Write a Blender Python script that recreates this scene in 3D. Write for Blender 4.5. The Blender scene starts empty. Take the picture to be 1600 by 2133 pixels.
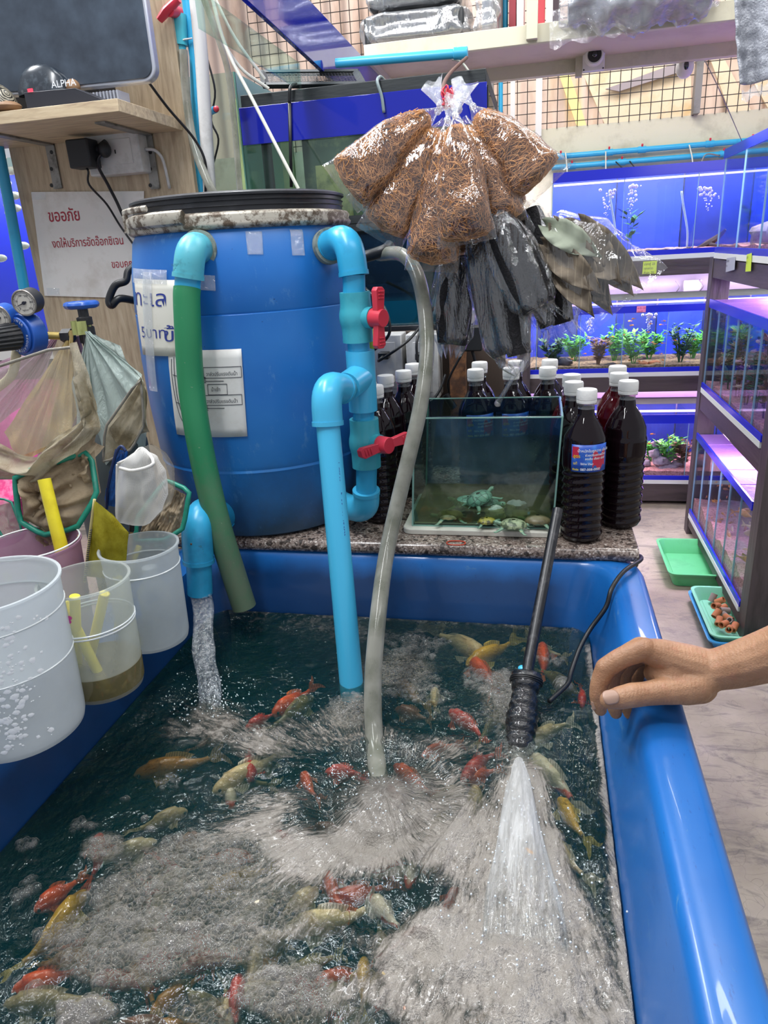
import bpy, bmesh, math, random
import numpy as np
from mathutils import Vector, Matrix, Quaternion
from mathutils import noise as mnoise
SC = bpy.context.scene
COL = SC.collection
random.seed(7); np.random.seed(7)

# ------------------------------------------------------------------ camera
F_PX, CX, CY = 1480.0, 800.0, 1066.5
CAM = Vector((0, 0, 1.35))
_y = Vector((330.0, 566.5, -F_PX)).normalized()
_h = Vector((1, .06, 0))
_u = _h.cross(-_y).normalized()
if _u.y < 0: _u = -_u
_x = _y.cross(_u).normalized()
RW = Matrix((_x, _y, _u))            # rows: world axes seen by the camera
cam_d = bpy.data.cameras.new('camera'); cam = bpy.data.objects.new('camera', cam_d); COL.objects.link(cam)
cam_d.sensor_fit = 'VERTICAL'; cam_d.sensor_height = 24; cam_d.lens = 24 * F_PX / 2133
cam_d.clip_start = .02; cam_d.clip_end = 60
cam.matrix_world = Matrix.Translation(CAM) @ RW.to_4x4()
SC.camera = cam

# ------------------------------------------------------------------ world and lamps
SC.cycles.transparent_max_bounces = 18
SC.view_settings.view_transform = 'Standard'; SC.view_settings.look = 'None'
SC.view_settings.exposure = 0.25; SC.view_settings.gamma = 1; SC.view_settings.use_curve_mapping = False
w = bpy.data.worlds.new('world'); SC.world = w; w.use_nodes = True
w.node_tree.nodes['Background'].inputs[0].default_value = (.80, .84, .92, 1)
w.node_tree.nodes['Background'].inputs[1].default_value = .52
def lamp(name, loc, target, sx, sy, power, col=(1, 1, 1)):
    d = bpy.data.lights.new(name, 'AREA'); d.shape = 'RECTANGLE'; d.size = sx; d.size_y = sy; d.energy = power; d.color = col
    o = bpy.data.objects.new(name, d); COL.objects.link(o); o.location = loc
    o.rotation_euler = (Vector(target) - Vector(loc)).to_track_quat('-Z', 'Y').to_euler(); return o
# fluorescent ceiling tubes of the shop
lamp('ceiling_tube', (-.70, .85, 2.7), (-.35, .9, .7), 1.3, .12, 27, (.96, .98, 1))
lamp('ceiling_tube', (.6, .6, 2.75), (.3, 1.2, .6), 1.3, .12, 9, (.96, .98, 1))
lamp('ceiling_tube', (-1.42, 1.95, 2.8), (-.5, .9, .7), 1.5, .28, 48, (.95, .97, 1))
lamp('ceiling_tube', (.6, 2.0, 2.9), (.6, 2.6, 0), 1.3, .12, 20, (1, .98, .95))
lamp('ceiling_tube', (-.1, 3.3, 3.0), (.4, 4.2, 1.2), 1.3, .12, 18, (1, .98, .94))
lamp('daylight_beyond', (.4, 4.9, 3.6), (.4, 6.2, 2.6), 4.0, .8, 60, (1, .95, .88))

# ------------------------------------------------------------------ pixel helpers (a ray meets a real plane of the shop)
def _ray(u, v): return RW @ Vector((u - CX, CY - v, -F_PX))
def py(u, v, y): r = _ray(u, v); return CAM + r * (y / r.y)
def pz(u, v, z): r = _ray(u, v); return CAM + r * ((z - CAM.z) / r.z)
def px(u, v, x): r = _ray(u, v); return CAM + r * (x / r.x)

# ------------------------------------------------------------------ colour and materials
def lin(c):
    if isinstance(c, str):
        c = c.lstrip('#'); c = [int(c[i:i+2], 16) / 255 for i in (0, 2, 4)]
    return tuple((x / 12.92 if x <= .04045 else ((x + .055) / 1.055) ** 2.4) for x in c) + (1,)
class NT:
    def __init__(s, name):
        s.m = bpy.data.materials.new(name); s.m.use_nodes = True; s.t = s.m.node_tree; s.t.nodes.clear()
        s.out = s.n('ShaderNodeOutputMaterial')
    def n(s, typ, ins=None, **kw):
        nd = s.t.nodes.new(typ)
        for k, v in kw.items(): setattr(nd, k, v)
        if ins:
            for k, v in ins.items(): s.set(nd.inputs[k], v)
        return nd
    def set(s, sock, v):
        if isinstance(v, bpy.types.NodeSocket): s.t.links.new(v, sock)
        elif isinstance(v, bpy.types.Node): s.t.links.new(v.outputs[0], sock)
        else: sock.default_value = v
    def coord(s, scale=(1, 1, 1), kind='Object'):
        tc = s.n('ShaderNodeTexCoord'); mp = s.n('ShaderNodeMapping'); s.t.links.new(tc.outputs[kind], mp.inputs[0]); mp.inputs['Scale'].default_value = scale; return mp.outputs[0]
    def noise(s, scale, detail=3, vec=None, rough=.5, dist=0):
        nd = s.n('ShaderNodeTexNoise', {'Scale': scale, 'Detail': detail, 'Roughness': rough, 'Distortion': dist})
        if vec is not None: s.set(nd.inputs['Vector'], vec)
        return nd.outputs['Fac']
    def ramp(s, fac, stops, interp='LINEAR'):
        r = s.n('ShaderNodeValToRGB', {'Fac': fac}); e = r.color_ramp.elements; r.color_ramp.interpolation = interp
        while len(e) < len(stops): e.new(.5)
        for el, (p, c) in zip(e, stops): el.position = p; el.color = c if len(c) == 4 else tuple(c) + (1,)
        return r.outputs[0]
    def mix(s, f, a, b, typ='MIX'):
        m = s.n('ShaderNodeMix', data_type='RGBA', blend_type=typ); s.set(m.inputs[0], f); s.set(m.inputs[6], a); s.set(m.inputs[7], b); return m.outputs[2]
    def math(s, op, a, b=0.0, c=0.0, clamp=False):
        m = s.n('ShaderNodeMath', operation=op, use_clamp=clamp); s.set(m.inputs[0], a); s.set(m.inputs[1], b); s.set(m.inputs[2], c); return m.outputs[0]
    def bump(s, h, strength=.3, dist=.01):
        return s.n('ShaderNodeBump', {'Height': h, 'Strength': strength, 'Distance': dist}).outputs[0]
    def bsdf(s, **kw):
        b = s.n('ShaderNodeBsdfPrincipled')
        for k, v in kw.items(): s.set(b.inputs[k.replace('_', ' ')], v)
        return b
    def done(s, sh):
        s.set(s.out.inputs[0], sh.outputs[0] if isinstance(sh, bpy.types.Node) else sh); return s.m
def B(c): return (.0, .0, .0, 1) if c == 0 else (1, 1, 1, 1)
GREY = lambda v: (v, v, v, 1)
MATS = {}
def mat(name, col, rough=.5, metal=0, dirt=None, dscale=8, damt=(.5, .7), bump=0, bscale=60, stretch=(1, 1, 1), coat=0, emis=0, spec=.5, sub=0):
    """plain painted/moulded stuff; dirt = colour of stains laid on by noise"""
    if name in MATS: return MATS[name]
    t = NT(name); base = lin(col); vec = t.coord(stretch)
    if dirt is not None:
        f = t.ramp(t.noise(dscale, 6, vec, .65), [(damt[0], GREY(0)), (damt[1], GREY(1))])
        base = t.mix(f, base, lin(dirt))
    b = t.bsdf(Base_Color=base, Roughness=rough, Metallic=metal, Coat_Weight=coat)
    b.inputs['Specular IOR Level'].default_value = spec
    if bump: t.set(b.inputs['Normal'], t.bump(t.noise(bscale, 4, vec), bump, .004))
    if emis: t.set(b.inputs['Emission Color'], base); b.inputs['Emission Strength'].default_value = emis
    if sub: b.inputs['Subsurface Weight'].default_value = sub; b.inputs['Subsurface Radius'].default_value = (.01, .004, .002)
    MATS[name] = t.done(b); return MATS[name]
def film(name, tint='#ffffff', refl=.07, haze=.06, gloss_rough=.08, crinkle=.6, cscale=25, hazecol='#e8eef4', edge=.35, stretch=(1, 1, 1), fleck=0):
    """thin clear sheet: see-through, glossy at the folds"""
    if name in MATS: return MATS[name]
    t = NT(name); vec = t.coord(stretch)
    h = t.noise(cscale, 5, vec, .6, 1.2)
    nrm = t.bump(h, crinkle, .01) if crinkle else None
    tr = t.n('ShaderNodeBsdfTransparent', {'Color': lin(tint)})
    gl = t.n('ShaderNodeBsdfGlossy', {'Color': (1, 1, 1, 1), 'Roughness': gloss_rough})
    df = t.n('ShaderNodeBsdfDiffuse', {'Color': lin(hazecol)})
    lw = t.n('ShaderNodeLayerWeight', {'Blend': .35})
    if nrm: t.set(gl.inputs['Normal'], nrm); t.set(lw.inputs['Normal'], nrm)
    hz = t.math('MULTIPLY_ADD', t.math('POWER', lw.outputs['Facing'], 3.0), edge * .5, haze)
    if fleck: hz = t.math('ADD', hz, t.ramp(t.noise(cscale * 2.2, 6, vec, .7, 2), [(.55, GREY(0)), (.7, GREY(fleck))]))
    m1 = t.n('ShaderNodeMixShader', {0: hz, 1: tr, 2: df})
    fr = t.math('MULTIPLY_ADD', t.math('POWER', lw.outputs['Facing'], 2.0), edge, refl, clamp=True)
    m2 = t.n('ShaderNodeMixShader', {0: fr, 1: m1, 2: gl})
    MATS[name] = t.done(m2); return MATS[name]
def glass(name, tint='#eef8f6', refl=.06, edge=.5):
    if name in MATS: return MATS[name]
    t = NT(name)
    tr = t.n('ShaderNodeBsdfTransparent', {'Color': lin(tint)}); gl = t.n('ShaderNodeBsdfGlossy', {'Roughness': .03})
    lw = t.n('ShaderNodeLayerWeight', {'Blend': .3})
    f = t.math('MULTIPLY_ADD', t.math('POWER', lw.outputs['Facing'], 3.0), edge, refl, clamp=True)
    MATS[name] = t.done(t.n('ShaderNodeMixShader', {0: f, 1: tr, 2: gl})); return MATS[name]
def netting(name, col, cell=420, cover=.55, dirt=None):
    """woven mesh cloth: real gaps between threads are shown by transparency"""
    if name in MATS: return MATS[name]
    t = NT(name); vec = t.coord()
    base = lin(col)
    if dirt: base = t.mix(t.ramp(t.noise(14, 6, vec, .7), [(.42, GREY(0)), (.62, GREY(1))]), base, lin(dirt))
    df = t.n('ShaderNodeBsdfDiffuse', {'Color': base}); tl = t.n('ShaderNodeBsdfTranslucent', {'Color': base})
    m = t.n('ShaderNodeMixShader', {0: .4, 1: df, 2: tl}); tr = t.n('ShaderNodeBsdfTransparent')
    wx = t.n('ShaderNodeTexWave', {'Vector': vec, 'Scale': cell / 6.28}, wave_type='BANDS', bands_direction='X').outputs['Fac']
    wz = t.n('ShaderNodeTexWave', {'Vector': vec, 'Scale': cell / 6.28}, wave_type='BANDS', bands_direction='Z').outputs['Fac']
    g = t.math('MAXIMUM', wx, wz)
    lw = t.n('ShaderNodeLayerWeight', {'Blend': .5})
    cov = t.math('ADD', t.math('MULTIPLY_ADD', g, .5, cover - .28), t.math('MULTIPLY', lw.outputs['Facing'], .35), clamp=True)
    MATS[name] = t.done(t.n('ShaderNodeMixShader', {0: cov, 1: tr, 2: m})); return MATS[name]
def emit(name, col, strength):
    if name in MATS: return MATS[name]
    t = NT(name); MATS[name] = t.done(t.n('ShaderNodeEmission', {'Color': lin(col), 'Strength': strength})); return MATS[name]

# ------------------------------------------------------------------ objects
ORG = {}
def tag(o, label=None, cat=None, group=None, kind=None):
    if label: o['label'] = label
    if cat: o['category'] = cat
    if group: o['group'] = group
    if kind: o['kind'] = kind
    return o
def thing(name, label, cat, loc, group=None):
    o = bpy.data.objects.new(name, None); COL.objects.link(o); o.location = loc; o.empty_display_size = .02
    ORG[o.name] = Vector(loc); return tag(o, label, cat, group)
def copy_tree(o, parent=None, loc=None, rz=None, label=None):
    c = o.copy(); COL.objects.link(c)
    if parent: c.parent = parent
    if loc is not None: c.location = loc; ORG[c.name] = Vector(loc)
    if rz is not None: c.rotation_euler[2] = rz
    if label: c['label'] = label
    for ch in list(o.children): copy_tree(ch, c)
    return c
def catmull(pts, n=8):
    P = [Vector(p) for p in pts]
    if len(P) < 3: return P
    Q = [P[0] * 2 - P[1]] + P + [P[-1] * 2 - P[-2]]; out = []
    for i in range(1, len(Q) - 2):
        a, b, c, d = Q[i-1:i+3]
        for k in range(n):
            t = k / n
            out.append(.5 * ((2 * b) + (c - a) * t + (2 * a - 5 * b + 4 * c - d) * t * t + (3 * b - a - 3 * c + d) * t ** 3))
    out.append(P[-1]); return out
def lerp_list(vals, n):
    if not isinstance(vals, (list, tuple)): return [vals] * n
    return list(np.interp(np.linspace(0, 1, n), np.linspace(0, 1, len(vals)), vals))
class MB:
    def __init__(s): s.v = []; s.f = []; s.mi = []; s.cur = 0
    def add(s, vs, fs):
        b = len(s.v); s.v += [Vector(q) for q in vs]; s.f += [tuple(i + b for i in q) for q in fs]; s.mi += [s.cur] * len(fs); return s
    def box(s, c, size, rot=None, M=None):
        x, y, z = [q / 2 for q in size]; vs = [Vector((a * x, b * y, d * z)) for a in (-1, 1) for b in (-1, 1) for d in (-1, 1)]
        if rot is not None: vs = [rot @ q for q in vs]
        vs = [q + Vector(c) for q in vs]
        if M is not None: vs = [M @ q for q in vs]
        return s.add(vs, [(0, 1, 3, 2), (4, 6, 7, 5), (0, 4, 5, 1), (2, 3, 7, 6), (0, 2, 6, 4), (1, 5, 7, 3)])
    def bx(s, x0, x1, y0, y1, z0, z1): return s.box(((x0+x1)/2, (y0+y1)/2, (z0+z1)/2), (abs(x1-x0), abs(y1-y0), abs(z1-z0)))
    def tube(s, pts, r, seg=12, sm=0, caps=True, flat=1.0, closed=False):
        P = catmull(pts, sm) if sm else [Vector(p) for p in pts]
        R = lerp_list(r, len(P)); n = len(P)
        T = [((P[(i+1) % n] if closed else P[min(i+1, n-1)]) - (P[i-1] if closed else P[max(i-1, 0)])).normalized() for i in range(n)]
        ref = Vector((0, 0, 1)) if abs(T[0].z) < .9 else Vector((1, 0, 0))
        N = (ref - T[0] * ref.dot(T[0])).normalized(); vs = []
        for i in range(n):
            N = (N - T[i] * N.dot(T[i])).normalized(); Bn = T[i].cross(N)
            for k in range(seg):
                a = 2 * math.pi * k / seg; vs.append(P[i] + (N * math.cos(a) * flat + Bn * math.sin(a)) * R[i])
        fs = []
        for i in range(n if closed else n - 1):
            j = (i + 1) % n
            for k in range(seg): q = (k + 1) % seg; fs.append((i*seg+k, i*seg+q, j*seg+q, j*seg+k))
        if caps and not closed: fs.append(tuple(range(seg-1, -1, -1))); fs.append(tuple((n-1)*seg+k for k in range(seg)))
        return s.add(vs, fs)
    def hollow(s, pts, r, wall, seg=20, sm=0):
        """open pipe with a wall thickness"""
        P = catmull(pts, sm) if sm else [Vector(p) for p in pts]
        b0 = len(s.v); s.tube(P, r, seg, caps=False); b1 = len(s.v); n = len(P)
        s.tube(P, [q - wall for q in lerp_list(r, n)], seg, caps=False)
        for e in (0, n - 1):
            for k in range(seg): q = (k+1) % seg; s.f.append((b0+e*seg+k, b1+e*seg+k, b1+e*seg+q, b0+e*seg+q)); s.mi.append(s.cur)
        return s
    def lathe(s, prof, c=(0, 0, 0), seg=32, M=None, ang=None):
        c = Vector(c); vs = []; n = len(prof); full = ang is None
        a0, a1 = (0, 2 * math.pi) if full else ang; m = seg if full else seg + 1
        for r, z in prof:
            for k in range(m):
                a = a0 + (a1 - a0) * k / seg; p = Vector((r * math.cos(a), r * math.sin(a), z)); vs.append((M @ p if M is not None else p) + c)
        fs = [(i*m+k, i*m+(k+1) % m, (i+1)*m+(k+1) % m, (i+1)*m+k) for i in range(n-1) for k in range(seg)]
        return s.add(vs, fs)
    def sphere(s, c, r, seg=12, rings=8, sc=(1, 1, 1), rot=None):
        vs = []; c = Vector(c)
        for i in range(rings + 1):
            th = math.pi * i / rings
            for k in range(seg):
                a = 2 * math.pi * k / seg; p = Vector((math.sin(th) * math.cos(a) * sc[0], math.sin(th) * math.sin(a) * sc[1], math.cos(th) * sc[2])) * r
                vs.append((rot @ p if rot is not None else p) + c)
        return s.add(vs, [(i*seg+k, (i+1)*seg+k, (i+1)*seg+(k+1) % seg, i*seg+(k+1) % seg) for i in range(rings) for k in range(seg)])
    def grid(s, fn, nu, nv, wrap=False):
        vs = [fn(i / nu, j / nv) for j in range(nv + 1) for i in range(nu + (0 if wrap else 1))]; m = nu + (0 if wrap else 1)
        return s.add(vs, [(j*m+i, j*m+(i+1) % m, (j+1)*m+(i+1) % m, (j+1)*m+i) for j in range(nv) for i in range(nu)])
    def prism(s, poly, thick, M=None, z0=0):
        """flat outline in local XY given a thickness along Z"""
        n = len(poly); vs = [Vector((p[0], p[1], z0)) for p in poly] + [Vector((p[0], p[1], z0 + thick)) for p in poly]
        if M is not None: vs = [M @ q for q in vs]
        return s.add(vs, [tuple(range(n-1, -1, -1)), tuple(range(n, 2*n))] + [(i, (i+1) % n, n+(i+1) % n, n+i) for i in range(n)])
    def build(s, name, m, parent=None, smooth=40, bevel=0, loc=None, label=None, solid=0, sub=0, uv=None):
        if parent is not None: org = s_org(parent)
        elif loc is not None: org = Vector(loc)
        else:
            a = np.array([tuple(q) for q in s.v]); org = Vector(((a[:, 0].min()+a[:, 0].max())/2, (a[:, 1].min()+a[:, 1].max())/2, a[:, 2].min()))
        me = bpy.data.meshes.new(name); me.from_pydata([tuple(q - org) for q in s.v], [], s.f)
        for mm in (m if isinstance(m, (list, tuple)) else [m]): me.materials.append(mm)
        if max(s.mi, default=0) > 0: me.polygons.foreach_set('material_index', s.mi)
        me.update()
        o = bpy.data.objects.new(name, me); COL.objects.link(o)
        if parent is not None: o.parent = parent
        else: o.location = org
        ORG[o.name] = org
        if smooth:
            me.polygons.foreach_set('use_smooth', [True] * len(me.polygons))
            if smooth < 180: me.set_sharp_from_angle(angle=math.radians(smooth))
        if bevel:
            b = o.modifiers.new('bevel', 'BEVEL'); b.width = bevel; b.segments = 2; b.limit_method = 'ANGLE'; b.angle_limit = math.radians(40)
        if solid: sm_ = o.modifiers.new('solid', 'SOLIDIFY'); sm_.thickness = solid; sm_.offset = 0
        if sub: ss = o.modifiers.new('sub', 'SUBSURF'); ss.levels = sub; ss.render_levels = sub
        if label: o['label'] = label
        return o
def s_org(o):
    return ORG[o.name]
def rotm(axis, deg): return Matrix.Rotation(math.radians(deg), 3, axis)
def frame(origin, xdir, ydir):
    """4x4 whose local X, Y run along the given directions"""
    x = Vector(xdir).normalized(); z = x.cross(Vector(ydir)).normalized(); y = z.cross(x)
    M = Matrix.Identity(4)
    for i, a in enumerate((x, y, z)):
        for k in range(3): M[k][i] = a[k]
    M.translation = Vector(origin); return M
def text_mesh(txt, size, extrude=0.0003, align='LEFT', shear=0, bold=0, spacing=1.0):
    """vertices and faces of a line of lettering, baseline at y=0"""
    cu = bpy.data.curves.new('lettering', 'FONT'); cu.body = txt; cu.size = size; cu.extrude = extrude; cu.align_x = align; cu.shear = shear; cu.offset = bold; cu.resolution_u = 3; cu.space_character = spacing
    o = bpy.data.objects.new('lettering', cu); COL.objects.link(o)
    dg = bpy.context.evaluated_depsgraph_get(); me = bpy.data.meshes.new_from_object(o.evaluated_get(dg))
    vs = [v.co.copy() for v in me.vertices]; fs = [tuple(p.vertices) for p in me.polygons]
    bpy.data.objects.remove(o); bpy.data.curves.remove(cu); bpy.data.meshes.remove(me)
    return vs, fs
def lettering(mb, txt, size, M, fn=None, **kw):
    vs, fs = text_mesh(txt, size, **kw)
    mb.add([fn(M, q) if fn else M @ q for q in vs], fs); return mb
# ================================================================== SETTING
WATER_Z = .62; RIM_Z = .745; SLAB_Z = .775; FLOOR_Z = -.05
def struct(mb, name, m, **kw): o = mb.build(name, m, **kw); o['kind'] = 'structure'; return o
# concrete floor
t = NT('concrete'); v = t.coord()
c = t.ramp(t.noise(1.6, 8, v, .62, .5), [(.3, lin('#766c5f')), (.5, lin('#a39785')), (.7, lin('#c2b6a3'))])
c = t.mix(t.ramp(t.noise(5, 9, t.coord((1, 2.6, 1)), .75, 1.5), [(.50, GREY(0)), (.63, GREY(.85))]), c, lin('#77706a'))
vor = t.n('ShaderNodeTexVoronoi', {'Vector': t.n('ShaderNodeVectorMath', {0: v, 1: t.n('ShaderNodeTexNoise', {'Scale': 6.0, 'Vector': v}).outputs['Color']}, operation='ADD').outputs[0], 'Scale': 6.0}, feature='DISTANCE_TO_EDGE')
c = t.mix(t.ramp(vor.outputs['Distance'], [(.0, GREY(.45)), (.012, GREY(0))]), c, lin('#5b554f'))
b = t.bsdf(Base_Color=c, Roughness=t.ramp(t.noise(2.5, 5, v), [(.35, GREY(.25)), (.65, GREY(.7))])); t.set(b.inputs['Normal'], t.bump(t.noise(30, 8, v, .7), .25, .01))
M_FLOOR = t.done(b)
struct(MB().bx(-3.5, 4, -1.5, 9, FLOOR_Z - .1, FLOOR_Z), 'floor', M_FLOOR, smooth=0)
# low wall behind the far rack, wire screen above it
M_CREAM = mat('cream_paint', '#d3cdb4', .7, dirt='#b5ad95', dscale=5, bump=.15)
M_LILAC = mat('white_paint', '#d5d0d2', .7, dirt='#bcb4ba', dscale=4)
struct(MB().bx(-2.6, 3.2, 4.36, 4.46, FLOOR_Z, 1.905), 'wall_back', M_CREAM, smooth=0)
# plank-clad neighbour lit from above, seen through the screen
M_PINK = mat('salmon_sheet', '#dcc6ba', .8, dirt='#b39a8c', dscale=3, stretch=(1, 1, .3))
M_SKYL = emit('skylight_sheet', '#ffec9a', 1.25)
M_SUNP = mat('sunlit_sheet', '#e8d6bc', .8, dirt='#d9b98c', dscale=4)  # pale strips: sunlight on the far wall put into the colour
sr = MB()
def far(a, b): return Vector((-4 + 9 * a, 6.2 + .02 * math.sin(a * 420), 1.0 + 4.2 * b))
struct(MB().grid(far, 700, 1), 'wall_far', M_PINK)
def farpt(u, v, dy=0): return py(u, v, 6.15 - dy)
def strip(name, m, quad, dy=0):
    q = [farpt(*p, dy) for p in quad]; struct(MB().add(q + [p + Vector((0, .03, 0)) for p in q], [(0, 1, 2, 3), (7, 6, 5, 4), (0, 4, 5, 1), (1, 5, 6, 2), (2, 6, 7, 3), (3, 7, 4, 0)]), name, m, smooth=0)
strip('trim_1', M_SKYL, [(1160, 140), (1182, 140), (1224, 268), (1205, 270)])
strip('sun_strip_2', M_SUNP, [(1200, 120), (1440, 120), (1440, 250), (1262, 264)], -.03)
strip('sun_strip_3', M_SUNP, [(1475, 110), (1500, 105), (1570, 240), (1525, 246)], -.01)
strip('sun_strip_4', M_SUNP, [(1530, 100), (1552, 98), (1600, 170), (1600, 225)], -.02)
M_SHADE = mat('painted_shade', '#a59aa2', .8)  # grey strip: shade across the far wall, painted as its own sheet
strip('shade_strip_5', M_SHADE, [(1262, 185), (1440, 120), (1440, 142), (1290, 190)], .02)
# beams
M_WOODD = mat('dark_wood', '#4b4245', .5, dirt='#2d2729', dscale=14, stretch=(1, 1, .15), bump=.5, bscale=60)
M_WOODH = mat('dark_wood_rail', '#4a4042', .5, dirt='#2c2628', dscale=14, stretch=(.12, 1, 1), bump=.5, bscale=60)
M_WOODY = mat('dark_wood_bearer', '#4a4042', .5, dirt='#2c2628', dscale=14, stretch=(1, .12, 1), bump=.5, bscale=60)
# wire screen: every bar real
M_WIRE = mat('screen_wire', '#4c4745', .5, metal=.4)
M_WHITE = mat('white_plastic', '#dedcd8', .4)
M_STEEL = mat('grey_steel', '#8a8684', .5, metal=.3, dirt='#5d5856')
scr = thing('wire_screen', 'black square wire screen above the cream wall at the back', 'screen', (0.3, 4.36, 1.905))
y = 4.353
g = MB()
nx = 0
xs = np.arange(-1.6, 2.2, .052)
for xx in xs: g.tube([(xx, y, 1.9), (xx, y, 3.3)], .0022, 4)
for zz in np.arange(1.93, 3.3, .052): g.tube([(-1.6, y + .004, zz), (2.2, y + .004, zz)], .0022, 4)
o = g.build('wire_grid', M_WIRE, scr, smooth=0); o['kind'] = 'stuff'
a = py(1447, 245, 4.34)
MB().bx(a.x - .016, a.x + .016, 4.30, 4.36, 1.905, 3.0).build('post', M_STEEL, scr)
a = py(1020, 260, 4.3); MB().bx(a.x - .03, a.x + .02, 4.30, 4.36, 1.4, 3.0).build('post', M_STEEL, scr)
a = py(1068, 250, 4.33)
MB().bx(a.x - .012, a.x + .012, 4.33, 4.355, 1.6, 3.0).build('conduit', M_WHITE, scr)
a = py(1122, 250, 4.33)
MB().bx(a.x - .016, a.x + .016, 4.33, 4.355, 1.87, 3.0).build('conduit', M_WHITE, scr)
a = py(1043, 250, 4.33)
M_PVC = mat('blue_pvc', '#2fa3cf', .32, dirt='#2a86b3', dscale=14, damt=(.55, .75), spec=.5)
M_PVCAGED = mat('weathered_blue_pvc', '#51a9b8', .4, dirt='#3f7f8c', dscale=30, damt=(.52, .72), bump=.1)
M_PVCL = mat('new_blue_pvc', '#45b4dd', .28)
MB().tube([(a.x, 4.33, 1.5), (a.x, 4.33, 3.0)], .012).build('blue_conduit', M_PVC, scr)

# ================================================================== FISH TUB
def rrect(x0, x1, y0, y1, r, n=6, xl=None):
    """rounded outline, counter-clockwise"""
    out = []
    for cx, cy, a0 in ((x1-r, y0+r, -90), (x1-r, y1-r, 0), (x0+r, y1-r, 90), (x0+r, y0+r, 180)):
        for k in range(n + 1):
            a = math.radians(a0 + 90 * k / n); out.append((cx + r * math.cos(a), cy + r * math.sin(a)))
    return out
t = NT('tub_blue'); v = t.coord()
c = t.mix(t.ramp(t.noise(3, 5, v), [(.3, GREY(0)), (.7, GREY(1))]), lin('#145ca6'), lin('#1f72bf'))
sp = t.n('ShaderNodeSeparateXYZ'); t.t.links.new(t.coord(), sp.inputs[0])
sc_ = t.ramp(t.noise(60, 8, t.coord((.35, .12, .35)), .75, .6), [(.62, GREY(0)), (.72, GREY(.45))])
c = t.mix(sc_, c, lin('#7fa3a0'))
c2 = t.ramp(t.noise(150, 6, t.coord((1, .3, 1)), .7), [(.62, GREY(0)), (.70, GREY(.6))]); c = t.mix(c2, c, lin('#0a3f80'))
# shade painted into the left and far inner walls, patchy at its upper edge
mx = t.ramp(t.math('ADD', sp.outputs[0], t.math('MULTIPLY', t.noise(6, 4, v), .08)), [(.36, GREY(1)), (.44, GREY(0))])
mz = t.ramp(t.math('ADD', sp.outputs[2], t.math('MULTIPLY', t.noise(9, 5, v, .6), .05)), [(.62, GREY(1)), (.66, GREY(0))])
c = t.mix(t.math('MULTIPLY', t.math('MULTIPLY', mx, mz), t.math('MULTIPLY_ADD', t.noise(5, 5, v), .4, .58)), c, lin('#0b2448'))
b = t.bsdf(Base_Color=c, Roughness=.3, Coat_Weight=.2); t.set(b.inputs['Normal'], t.bump(t.noise(12, 3, v), .08, .01))
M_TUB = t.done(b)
mb = MB()
prof = [  # inset of the outline relative to the outer rim edge, height, corner radius
    (-.0, .10, .10), (.012, .60, .10), (.008, .685, .10), (-.004, .690, .11), (-.008, .700, .11), (-.006, .735, .11), (.0, .743, .105), (.008, RIM_Z, .10),
    (.030, RIM_Z + .004, .09), (.048, RIM_Z + .003, .08), (.056, RIM_Z - .003, .075), (.061, RIM_Z - .013, .07), (.066, .71, .07), (.082, .66, .06), (.092, .60, .06), (.13, .20, .06), (.16, .17, .04)]
rings = []
for ins, z, r in prof:
    lx = -.80 + (0 if ins < .03 else (ins - .03) * .4 + .03) + (.06 if ins > .05 else 0) * 1.0
    rings.append([Vector((p[0], p[1], z)) for p in rrect(lx if ins < .05 else lx - .012, .196 - ins, -.10 + ins, 1.405 - ins * 1.15, r)])
n = len(rings[0]); vs = [p for r in rings for p in r]
fs = [(i*n+k, i*n+(k+1) % n, (i+1)*n+(k+1) % n, (i+1)*n+k) for i in range(len(rings)-1) for k in range(n)]
fs.append(tuple((len(rings)-1)*n+k for k in range(n))); fs.append(tuple(range(n-1, -1, -1)))
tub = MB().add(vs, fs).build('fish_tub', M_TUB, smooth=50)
tag(tub, 'big blue plastic tub of koi with a scuffed flat rim', 'tub')
# stand below the tub
M_BLOCK = mat('concrete_block', '#8c8a85', .9, dirt='#6e6b66', bump=.5)
pl = thing('tub_plinth', 'low grey block plinth under the blue fish tub', 'plinth', (-.3, .6, FLOOR_Z))
for x_ in (-.6, 0.0):
    for y_ in (.15, 1.1): MB().bx(x_-.12, x_+.1, y_-.15, y_+.15, FLOOR_Z, .10).build('block', M_BLOCK, pl, bevel=.004)

# granite slab
t = NT('granite'); v = t.coord()
vo = t.n('ShaderNodeTexVoronoi', {'Vector': v, 'Scale': 300.0}); vo2 = t.n('ShaderNodeTexVoronoi', {'Vector': v, 'Scale': 120.0})
sv = t.n('ShaderNodeSeparateColor'); t.t.links.new(vo.outputs['Color'], sv.inputs[0]); sv2 = t.n('ShaderNodeSeparateColor'); t.t.links.new(vo2.outputs['Color'], sv2.inputs[0])
c = t.ramp(sv.outputs[0], [(.0, lin('#4c403b')), (.3, lin('#75665e')), (.6, lin('#8f7f75')), (.9, lin('#a99c92')), (.98, lin('#c8beb6'))])
c = t.mix(t.ramp(sv2.outputs[1], [(.84, GREY(0)), (.86, GREY(.85))]), c, lin('#2b2523'))
c = t.mix(t.ramp(t.noise(7, 6, v), [(.45, GREY(0)), (.75, GREY(.5))]), c, lin('#5a4c46'))
M_GRAN = t.done(t.bsdf(Base_Color=c, Roughness=.22, Coat_Weight=.1))
mb = MB(); R = .0148; pr_ = [(1.90, SLAB_Z), (1.335 + R, SLAB_Z)] + [(1.335 + R - R * math.sin(a), SLAB_Z - R + R * math.cos(a)) for a in np.linspace(0.3, math.pi - .3, 7)] + [(1.335 + R, RIM_Z + .004), (1.90, RIM_Z + .004)]
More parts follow.
